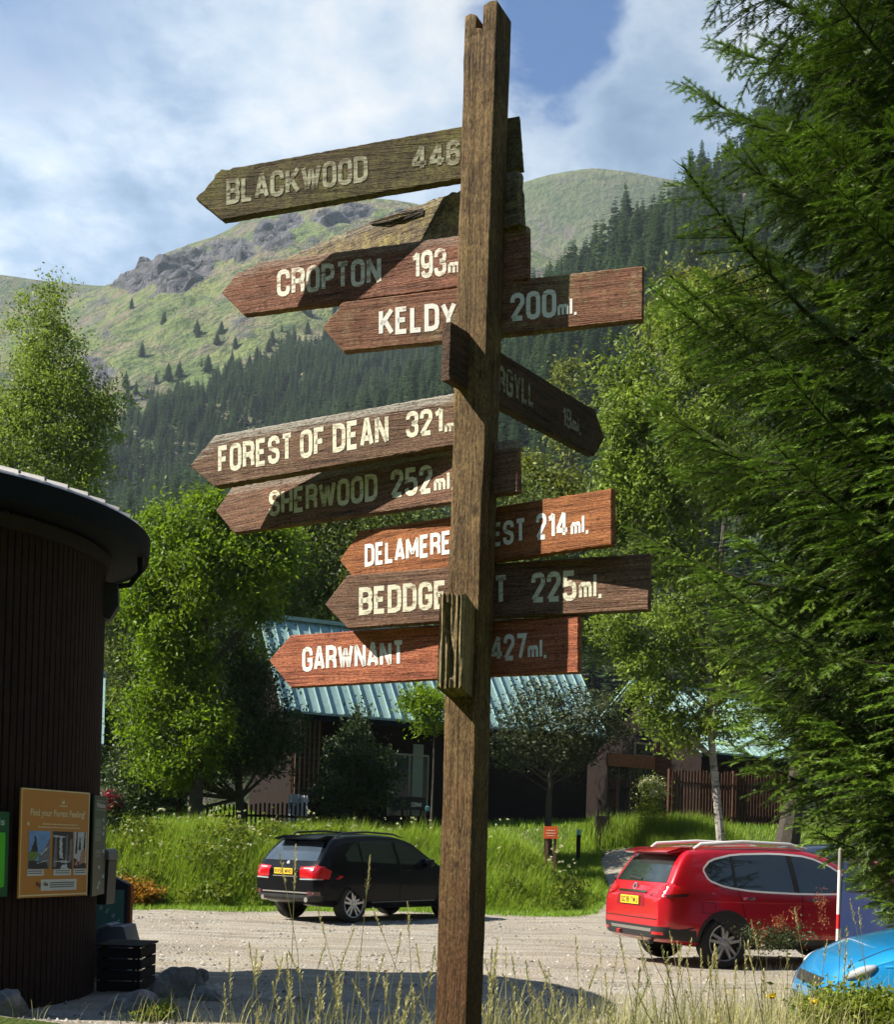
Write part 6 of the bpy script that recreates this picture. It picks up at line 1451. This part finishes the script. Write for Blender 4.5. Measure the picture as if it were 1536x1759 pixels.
tree('birch_tree', 'tall pale leaved birch with a leaning white trunk left of the big spruce', 'birch', (1250, 1440), 32.5,
     [(1190, 520, 50, 50), (1180, 600, 70, 70), (1100, 640, 56, 60), (1230, 640, 60, 90), (1080, 720, 60, 60), (1150, 740, 90, 80), (1060, 800, 50, 50), (1130, 850, 90, 70), (1240, 800, 80, 90), (1170, 950, 90, 60), (1190, 1050, 90, 60), (1110, 1120, 70, 50), (1060, 1080, 40, 40), (1230, 1140, 70, 50), (1130, 1200, 60, 36), (1185, 1250, 60, 36), (1240, 1220, 50, 40), (1150, 1230, 60, 30), (1050, 900, 40, 60), (1040, 980, 40, 50)], 64000, .072, 'birch', trunk_px=[(1225, 1300), (1218, 1150), (1205, 900)], tr=.125, bark=BIRCHB, clump=.44, seed=10, limbs=90, nclump=520)
tree('leafy_tree', 'dense olive tree behind the right end of the teal roof', 'tree', 960, 56,
     [(900, 980, 60, 70), (960, 1030, 60, 70), (1030, 1080, 60, 70), (920, 900, 50, 50), (1040, 1000, 50, 60), (880, 840, 40, 40)], 30000, .10, 'olive', tr=.2, clump=.95, seed=11)
tree('leafy_tree', 'yellow green treetop showing between the boards right of the post', 'tree', 905, 66,
     [(905, 830, 34, 44), (885, 800, 26, 24), (960, 860, 50, 50)], 7000, .14, 'yellow', tr=.16, clump=.9, seed=12)
tree('small_tree', 'slim yellow green larch standing out against the dark plantation', 'tree', 978, 140,
     [(978, 640, 18, 34), (975, 690, 26, 40), (985, 740, 30, 40)], 3000, .30, 'yellow', tr=.2, clump=1.6, seed=13)
tree('leafy_tree', 'yellowish tree beneath the plantation, above the spruce boughs', 'tree', 1190, 60,
     [(1185, 500, 40, 36), (1240, 510, 44, 40), (1160, 560, 50, 50), (1290, 500, 30, 30), (1230, 590, 70, 60)], 12000, .15, 'yellow', tr=.25, clump=1.0, seed=14)
tree('conifer_trunk_tree', 'dark tree with a thick trunk on the lawn behind the estate car', 'tree', (1345, 1425), 36,
     [(1390, 1200, 90, 90), (1450, 1100, 110, 120), (1420, 960, 110, 120)], 14000, .09, 'dark', tr=.34, clump=.8, seed=15)
for (px, Yd, lab, sc_) in ((1490, 44, 'dark background tree at the far right behind the spruce', 1.0),):
    tree('leafy_tree', lab, 'tree', px, Yd, [(px, 1250, 110, 110), (px - 40, 1080, 120, 120), (px + 30, 900, 130, 130)], 14000, .12, 'dark', tr=.25, clump=1.0, seed=16)
def flower_shrub(px, py0, py1, Y, rx, label, petal, leafk, n, seed):
    rng = np.random.default_rng(seed); c = P(px, (py0 + py1) / 2, Y); s = Y / F; g = hgt(c.x, Y)
    r = thing('flowering_shrub', label, 'flower', (c.x, Y, g)); O = np.array([c.x, Y, g])
    el = [((c.x, Y, c.z), (rx * s, rx * s, (py1 - py0) / 2 * s)), ((c.x, Y, (c.z + g) / 2), (rx * s * .8, rx * s * .8, max(.1, (c.z - g) / 2)))]
    V, Fc, t, _ = leaves(rng, el, 2500, .05, .3); link('foliage', mesh_np('foliage', V - O, Fc, LF[leafk], dict(tint=t)), r)
    V, Fc, t, _ = leaves(rng, [((c.x, Y - .1, c.z + .08), (rx * s * .95, rx * s * .8, (py1 - py0) / 2 * s))], n, .045, .14, 26); link('blooms', mesh_np('blooms', V - O, Fc, petal, dict(tint=t)), r)['kind'] = 'stuff'
flower_shrub(1122, 1341, 1372, 38, 24, 'cream flowered shrub in the long grass by the smaller cabin', foliage('cream_petals', (.45, .45, .22), (.72, .72, .45), .2), 'weeds', 700, 31)
flower_shrub(195, 1364, 1394, 30, 12, 'crimson flowering shrub beside the round hut posters', foliage('crimson_petals', (.16, .004, .02), (.45, .02, .08), .2), 'dark', 700, 32)

# ------------------------------------------------------------------ the big spruce
def spruce():
    rng = np.random.default_rng(77); bx, by = 6.35, 12.4; bz = hgt(bx, by); H = 19.0
    root = thing('spruce_tree', 'huge dark spruce filling the right side with drooping green boughs', 'spruce', (bx, by, bz)); O = np.array([bx, by, bz])
    # a sprig: needles set along a stem, pointing forward; unit length along x
    def sprig(nn, wid, lng):
        sv = []; st = []
        for k in range(nn):
            u = .02 + .9 * (k // 2) / (nn / 2) + rng.uniform(-.02, .02); side = 1 if k % 2 else -1; el = rng.uniform(-.35, .9)
            dx, dy, dz_ = lng * rng.uniform(.7, 1.2), side * lng * .82 * math.cos(el) * rng.uniform(.8, 1.15), lng * .8 * math.sin(el)
            sv += [(u - wid, 0, 0), (u + wid, 0, 0), (u + dx, dy, dz_)]; st += [-.05, -.05, .2]
        sv += [(0, -.014, 0), (0, .014, 0), (1.12, 0, .02)]; st += [-.1, -.1, .3]
        return np.array(sv), np.array(st)
    kinds = [sprig(20, .05, .24), sprig(10, .075, .28)]
    data = ([], []); wood_ = MB()
    def prof(z): return float(np.interp(z + .35, [0, 1.6, 2.5, 3.3, 4.2, 4.9, 5.7, 6.6, 7.2, 7.8, 8.8, 10, 12, 15, 19.3], [1.8, 2.4, 3.15, 3.65, 3.85, 4.4, 4.0, 4.6, 3.75, 3.55, 4.0, 4.0, 3.5, 2.1, .1]))
    z = 1.0; camdir = math.atan2(-by, -bx)
    while z < H - .4:
        nbr = 9 if z < 11 else 6; a0 = rng.uniform(0, 6.28)
        for j in range(nbr):
            a = a0 + 2 * math.pi * j / nbr + rng.normal(0, .18); facing = math.cos(a - (camdir - .35))
            if facing < -.35 and rng.random() < .5: continue
            kd = 0 if facing > -.2 and z < 11.5 else 1
            zz = z + rng.uniform(-.2, .2); L = prof(zz) * (rng.uniform(.70, .98) if rng.random() < .8 else rng.uniform(.98, 1.10)); n = 14
            rise = rng.uniform(-.04, .16) + .022 * (zz - 4); ca, sa = math.cos(a), math.sin(a); pts = []
            for i in range(n + 1):
                f = i / n; pts.append(Vector((ca * L * f + .06 * math.sin(f * 5 + j) * -sa, sa * L * f + .06 * math.sin(f * 5 + j) * ca, zz + L * (rise * f - .13 * math.sin(f * math.pi * .9) + .09 * f ** 3))))
            wood_.tube([p for p in pts[::2]], [.040 * (1 - .92 * i / 7) * (L / 4) + .003 for i in range(8)], 5, cap=False)
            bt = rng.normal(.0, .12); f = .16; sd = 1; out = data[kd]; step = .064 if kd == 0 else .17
            while f < .99:
                i = min(n - 1, int(f * n)); p = pts[i].lerp(pts[i + 1], f * n - i); dirb = (pts[i + 1] - pts[i]).normalized(); lat = Vector((-sa, ca, 0)) * sd
                sl = min(1.25, L * .34) * (1 - f) ** .55 * rng.uniform(.6, 1.2) + .15
                dd = (dirb * rng.uniform(.5, .9) + lat * rng.uniform(.6, 1.0) + Vector((0, 0, rng.uniform(-.85 + .4 * f, -.10)))).normalized()
                m = max(2, int(sl / (.085 if kd == 0 else .16))); q = p.copy(); cur = dd.copy(); sh = bt - .42 + .82 * f * f + rng.normal(0, .07)  # needles darken towards the trunk: the crown's inner shade is put into the tint
                for k in range(m):
                    g = (k + 1) / m; q2 = q + cur * (sl / m); tl = (.10 + .15 * (1 - g) * min(1, sl)) * (1 if kd == 0 else 1.5)
                    lt = cur.cross(Vector((0, 0, 1))).normalized()
                    for s2 in (1, -1):
                        if rng.random() < .85:
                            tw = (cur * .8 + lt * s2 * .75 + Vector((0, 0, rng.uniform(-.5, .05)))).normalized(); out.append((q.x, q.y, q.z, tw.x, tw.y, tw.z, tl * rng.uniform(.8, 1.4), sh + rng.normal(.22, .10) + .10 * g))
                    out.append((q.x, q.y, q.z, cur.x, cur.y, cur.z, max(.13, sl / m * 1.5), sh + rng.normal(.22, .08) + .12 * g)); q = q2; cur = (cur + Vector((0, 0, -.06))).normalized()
                if sl > .4: wood_.tube([p, p.lerp(q, .5), q], [.008, .005, .003], 3, cap=False)
                f += step * rng.uniform(.7, 1.3) / L; sd = -sd
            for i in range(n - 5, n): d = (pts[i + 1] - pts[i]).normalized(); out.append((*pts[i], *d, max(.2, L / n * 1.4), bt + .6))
        z += .27 if z < 6 else (.22 if z < 11 else .45)
    Vs, Ts = [], []
    for (sv, st), dt in zip(kinds, data):
        A = np.array(dt); N = len(A); o_, d_, l_, t_ = A[:, :3], A[:, 3:6], A[:, 6], A[:, 7]; print('spruce sprigs', N)
        up = np.tile([0, 0, 1.0], (N, 1)) + rng.normal(0, .3, (N, 3)); y = np.cross(up, d_); y /= np.linalg.norm(y, axis=1)[:, None]; zz = np.cross(d_, y); wv = np.clip(l_, .12, .19)
        V = o_[:, None, :] + sv[None, :, 0:1] * (d_ * l_[:, None])[:, None] + sv[None, :, 1:2] * (y * wv[:, None])[:, None] + sv[None, :, 2:3] * (zz * wv[:, None])[:, None]
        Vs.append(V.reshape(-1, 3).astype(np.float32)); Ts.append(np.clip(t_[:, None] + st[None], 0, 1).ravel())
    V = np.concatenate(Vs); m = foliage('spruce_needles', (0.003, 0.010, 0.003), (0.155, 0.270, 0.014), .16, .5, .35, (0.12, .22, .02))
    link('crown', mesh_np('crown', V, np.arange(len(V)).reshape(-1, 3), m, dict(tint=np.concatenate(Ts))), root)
    wood_.tube([(0, 0, -.3), (0, 0, 1), (.03, .02, 6), (0, 0, 12), (0, 0, H)], [.42, .34, .26, .15, .02], 12)
    wood_.build('trunk', wood('spruce_bark', (0.05, 0.036, 0.026), (0.02, 0.015, 0.012), axis='Z'), root, sm='all', recalc=False)
spruce()

# ------------------------------------------------------------------ grasses and weeds
def blades(rng, x, y, z, h, w, bend, seg=3, tint=None, az=None):
    n = len(x); a = rng.uniform(0, 6.28, n) if az is None else az; ca, sa = np.cos(a), np.sin(a); V = []
    for k in range(seg + 1):
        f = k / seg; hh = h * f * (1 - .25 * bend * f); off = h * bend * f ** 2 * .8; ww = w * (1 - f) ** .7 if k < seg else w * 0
        cx_, cy_ = x + ca * off, y + sa * off
        V.append(np.stack([cx_ - sa * ww, cy_ + ca * ww, z + hh], 1))
        if k < seg: V.append(np.stack([cx_ + sa * ww, cy_ - ca * ww, z + hh], 1))
    V = np.stack(V, 1); m = V.shape[1]; f_ = []
    for k in range(seg - 1): f_ += [(2 * k, 2 * k + 1, 2 * k + 3), (2 * k, 2 * k + 3, 2 * k + 2)]
    f_.append((2 * seg - 2, 2 * seg - 1, 2 * seg)); Fc = (np.array(f_)[None] + (np.arange(n) * m)[:, None, None]).reshape(-1, 3)
    g = np.array([k // 2 / seg for k in range(m)])
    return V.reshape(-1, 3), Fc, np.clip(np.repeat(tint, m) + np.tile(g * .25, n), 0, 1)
def join(parts):
    Vs, Fs, Ts, b = [], [], [], 0
    for v, f, t in parts: Vs.append(v); Fs.append(f + b); Ts.append(t); b += len(v)
    return np.concatenate(Vs), np.concatenate(Fs), np.concatenate(Ts)
GR = foliage('meadow_grass', (0.036, 0.085, 0.005), (0.265, 0.375, 0.028), .38, .6)
STRAW = foliage('straw_grass', (0.070, 0.105, 0.018), (0.48, 0.43, 0.19), .3, .7, tcol=(0.55, .5, .25))
LAWN = foliage('lawn_grass', (0.05, 0.12, 0.008), (0.26, 0.40, 0.03), .35)
def vn(x, y, s, seed=0.0): return np.array([mnoise.noise(Vector((a * s, b * s, seed))) for a, b in zip(x, y)])
def bank_grass():
    rng = np.random.default_rng(41); n = 95000
    x = rng.uniform(-11, 4.9, n); yb = np.interp(x, BX, BY); y = yb + .15 + 8.5 * rng.random(n) ** 1.5
    k = (gmask(x, y) < .35); x, y, yb = x[k], y[k], yb[k]; patch = vn(x, y, .7); p2 = vn(x, y, 2.1, 4.)
    e = smooth(0.0, 1.3, y - yb); h = (.16 + .62 * e) * (1 + .45 * patch) * rng.uniform(.6, 1.3, len(x)) * (1 - .45 * smooth(33, 37, y)); h *= np.interp(x, [1.2, 2.4, 3.4], [1, .75, .42])
    t = .38 + .38 * patch + .3 * p2 + rng.normal(0, .13, len(x)) + .1 * (x > 1.0)
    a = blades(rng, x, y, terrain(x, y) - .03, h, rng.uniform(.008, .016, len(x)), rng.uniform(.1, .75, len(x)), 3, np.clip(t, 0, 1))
    # right-hand mound by the smaller cabin
    n = 26000; x = rng.normal(7.0, 1.15, n); y = rng.uniform(33.8, 41, n); k = (gmask(x, y) < .3) & (x > 4.6) & (x < 9.4); x, y = x[k], y[k]; patch = vn(x, y, .8, 2.)
    b = blades(rng, x, y, terrain(x, y) - .03, .78 * (1 + .35 * patch) * rng.uniform(.6, 1.3, len(x)), rng.uniform(.009, .017, len(x)), rng.uniform(.1, .6, len(x)), 3, np.clip(.30 + .4 * patch + rng.normal(0, .13, len(x)), 0, 1))
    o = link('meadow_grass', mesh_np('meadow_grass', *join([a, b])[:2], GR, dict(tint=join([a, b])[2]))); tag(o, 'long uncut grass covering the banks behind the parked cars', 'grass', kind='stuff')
    # weeds with broad leaves, thick on the left of the bank
    els = []
    for i in range(130):
        x = rng.uniform(-8.5, -2.6) if i < 80 else rng.uniform(-3, 3.4); yb = float(np.interp(x, BX, BY)); y = yb + (rng.uniform(.5, 3.6) if i < 80 else rng.uniform(.7, 2.4)); s = rng.uniform(.2, .5) * (1 if i < 80 else .7); g = hgt(x, y)
        els.append(((x, y, g + s * rng.uniform(.5, 1.1)), (s, s, s * rng.uniform(.8, 1.35))))
    V, Fc, t, _ = leaves(rng, els, 36000, .062, .26, 700)
    o = link('bank_weeds', mesh_np('bank_weeds', V, Fc, LF['weeds'], dict(tint=t))); tag(o, 'tangle of broad leaved weeds along the left grass bank', 'weeds', kind='stuff')
    V, Fc, t, _ = leaves(rng, [((-7.0, 26.9, .35), (.38, .35, .42)), ((-6.6, 27.0, .3), (.3, .3, .3))], 1600, .05, .2, 50)
    o = link('bracken', mesh_np('bracken', V, Fc, foliage('orange_bracken', (.16, .075, .006), (.42, .22, .02), .3), dict(tint=t))); tag(o, 'orange brown dying bracken at the left foot of the bank', 'bracken')
    # pale flower heads
    n = 260; x = rng.uniform(-8.5, 3.5, n); y = np.interp(x, BX, BY) + rng.uniform(1.2, 4.5, n); ec = [((a, b, hgt(a, b) + rng.uniform(.65, 1.15)), (.045, .045, .03)) for a, b in zip(x, y)]
    V, Fc, t, _ = leaves(rng, ec, 2600, .026, .03, 260); o = link('flower_heads', mesh_np('flower_heads', V, Fc, MATS['cream_petals'] if 'cream_petals' in MATS else bpy.data.materials['cream_petals'], dict(tint=t))); tag(o, 'pale umbel flower heads dotted through the bank', 'flowers', kind='stuff')
    # short lawn and verge behind
    n = 60000; x = rng.uniform(-14, 14, n); y = rng.uniform(33, 56, n); k = gmask(x, y) < .3; x, y = x[k], y[k]; pt = vn(x, y, .5, 7.)
    v, f, t = blades(rng, x, y, terrain(x, y) - .02, .16 * rng.uniform(.6, 1.5, len(x)), rng.uniform(.012, .02, len(x)), rng.uniform(.1, .6, len(x)), 2, np.clip(.5 + .4 * pt + rng.normal(0, .12, len(x)), 0, 1))
    o = link('lawn', mesh_np('lawn', v, f, LAWN, dict(tint=t))); tag(o, 'short sunlit lawn around the cabins', 'grass', kind='stuff')
    # low green fringe where gravel meets bank
    n = 16000; x = rng.uniform(-11, 4.6, n); y = np.interp(x, BX, BY) + rng.normal(-.05, .28, n)
    v, f, t = blades(rng, x, y, terrain(x, y) - .01, .11 * rng.uniform(.4, 1.6, n), rng.uniform(.006, .012, n), rng.uniform(.2, .9, n), 2, np.clip(rng.normal(.55, .18, n), 0, 1))
    o = link('grass_fringe', mesh_np('grass_fringe', v, f, LAWN, dict(tint=t))); tag(o, 'low bright grass fringe at the edge of the gravel', 'grass', kind='stuff')
bank_grass()
def foreground():
    rng = np.random.default_rng(52)
    # base sward on the verge: denser to the right, sparse on the left
    n = 42000; y = rng.uniform(4.6, 10.4, n); x = (rng.random(n) - .5) * y * .95; w = CX + F * x / y
    dens = np.interp(w, [0, 180, 270, 420, 560, 800, 980, 1150, 1400, 1536], [.01, .01, .08, .14, .06, .07, .18, .36, .6, .9]); k = rng.random(n) < dens; x, y, w = x[k], y[k], w[k]
    pt = vn(x, y, 1.3); h = np.interp(w, [0, 250, 500, 800, 1100, 1300, 1536], [.22, .28, .30, .30, .46, .60, .62]) * (1 + .4 * pt) * rng.uniform(.5, 1.25, len(x))
    k = (y > 6) | (rng.random(len(x)) < .7)
    v1 = blades(rng, x, y, terrain(x, y) - .02, h, rng.uniform(.0022, .0045, len(x)), rng.uniform(.15, .9, len(x)), 4, np.clip(.42 + .35 * pt + rng.normal(0, .2, len(x)), 0, 1))
    o = link('verge_grass', mesh_np('verge_grass', v1[0], v1[1], STRAW, dict(tint=v1[2]))); tag(o, 'fine dry grass of the foreground verge', 'grass', kind='stuff')
    # tall flowering stalks with seed heads
    parts = []; heads_o = []
    spec = [(480, 1465, 7.6), (508, 1452, 7.2), (636, 1470, 7.4), (560, 1620, 7.0), (545, 1560, 7.5), (610, 1590, 7.8), (700, 1550, 7.2), (660, 1640, 6.6), (440, 1640, 7.5), (855, 1612, 6.4), (690, 1600, 8.0), (590, 1640, 6.2), (745, 1640, 6.0), (385, 1690, 7.0), (640, 1560, 8.3), (715, 1620, 6.8), (925, 1650, 7.0), (1095, 1610, 7.4), (1225, 1640, 7.2), (1265, 1650, 7.0), (1290, 1580, 8.0), (1365, 1560, 8.0), (1460, 1545, 8.4), (1475, 1560, 8.1), (880, 1690, 6.0), (1040, 1670, 7.0), (1150, 1600, 8.2), (1180, 1650, 7.6), (960, 1690, 7.0), (1000, 1700, 6.4)]
    for i in range(120):
        w = rng.uniform(380, 1500); spec.append((w, rng.uniform(1620, 1740) if w < 980 else rng.uniform(1590, 1730), rng.uniform(5.2, 8.6)))
    sv = []; sf = []; stt = []; mb = MB(); hv = []; hf = []; ht = []
    for i, (px, py, Y) in enumerate(spec):
        t = P(px, py, Y); bx = t.x + rng.normal(.05, .13) + (.16 if i < 2 else 0); g = hgt(bx, Y); b = Vector((bx, Y + rng.normal(0, .1), g)); H = t.z - g
        if H < .1: continue
        m_ = b.lerp(t, .55) + Vector(((b.x - t.x) * .18, 0, .02 * H)); pts = [b, b.lerp(m_, .5), m_, m_.lerp(t, .5), t]; tt = float(np.clip(rng.normal(.6, .2), 0, 1))
        c0 = len(mb.v); mb.tube(pts, [.0034, .0030, .0026, .002, .0014], 3, cap=False); stt += [tt] * (len(mb.v) - c0)
        hl = rng.uniform(.10, .24) * (1.3 if i < 3 else 1); d = (t - m_).normalized(); ns = int(hl / .006)
        for k in range(ns):
            f = k / ns; p = t - d * hl * (1 - f); r = .016 * math.sin(math.pi * min(1, f * .9 + .12)) * rng.uniform(.5, 1.3) + .002; a = rng.uniform(0, 6.28); o_ = Vector((math.cos(a) * r, math.sin(a) * r, .014)); s_ = Vector((math.sin(a), -math.cos(a), 0)) * .0042
            q = len(hv); hv += [tuple(p - s_), tuple(p + s_), tuple(p + o_ + s_ * .6), tuple(p + o_ * 1.3 - s_ * .4)]; hf.append((q, q + 1, q + 2, q + 3)); ht += [min(1, tt + rng.uniform(0, .35))] * 4
    me = bpy.data.meshes.new('grass_stalks'); me.from_pydata(mb.v, [], mb.f); a = me.attributes.new('tint', 'FLOAT', 'POINT'); a.data.foreach_set('value', np.array(stt, np.float32)); me.materials.append(STRAW)
    o = link('grass_stalks', me); tag(o, 'tall dry grass stalks standing in front of the gravel', 'grass', kind='stuff')
    o = link('seed_heads', mesh_np('seed_heads', hv, hf, STRAW, dict(tint=ht))); tag(o, 'feathery pale seed heads on the tall grass stalks', 'grass', kind='stuff')
    # green weedy clump before the blue car and by the boulders
    def clump(px, py, Y, rx, ry, n, size, kind, nm, label, cat='weeds'):
        c = P(px, py, Y); s = Y / F; els = [((c.x + rng.uniform(-.5, .5) * rx * s, Y + rng.uniform(-.25, .25), c.z + rng.uniform(-.4, .3) * ry * s), (rx * s * .5, .3, ry * s * .5)) for _ in range(9)]
        V, Fc, t, _ = leaves(rng, els, n, size, .13, max(40, n // 40)); o = link(nm, mesh_np(nm, V, Fc, LF[kind], dict(tint=t))); tag(o, label, cat)
    clump(1485, 1745, 7.6, 95, 56, 14000, .022, 'weeds', 'weed_clump', 'green weedy clump in front of the blue car')
    clump(270, 1735, 10.7, 30, 30, 1200, .02, 'weeds', 'weed_tuft', 'small green weed tuft against the flat topped boulder')
    clump(1340, 1612, 11.4, 60, 24, 1500, .02, 'apple', 'sorrel_clump', 'dark weeds with rusty seed heads before the red car')
    els = [((P(px, py, 11.3).x, 11.3 + rng.uniform(-.2, .2), P(px, py, 11.3).z), (.04, .04, .14)) for px, py in ((1375, 1580), (1400, 1560), (1425, 1585), (1330, 1590), (1310, 1600), (1350, 1590), (1415, 1545))]
    V, Fc, t, _ = leaves(rng, els, 700, .011, .05, 40); o = link('sorrel', mesh_np('sorrel', V, Fc, foliage('rusty_seed', (.12, .03, .01), (.42, .15, .06), .2), dict(tint=t))); tag(o, 'rusty red sorrel seed heads in front of the red car', 'weeds', kind='stuff')
    yel = foliage('yellow_petals', (.5, .34, .01), (.85, .66, .03), .2)
    for i, (px, py, Y, lab) in enumerate(((1326, 1709, 7.2, 'small yellow flower in the grass left of the blue car'), (1398, 1721, 7.0, 'small yellow flower low in front of the blue car'))):
        c = P(px, py, Y); g = hgt(c.x, Y); r = thing('yellow_flower', lab, 'flower', (c.x, Y, g)); mb = MB(); mb.tube([(0, 0, 0), (.01, 0, (c.z - g) * .6), (0, 0, c.z - g)], .002, 5); mb.build('stem', LF['weeds'], r)
        V, Fc, t, _ = leaves(rng, [((0, 0, c.z - g), (.028, .028, .018))], 70, .014, .012, 10); link('bloom', mesh_np('bloom', V, Fc, yel, dict(tint=t)), r)
foreground()
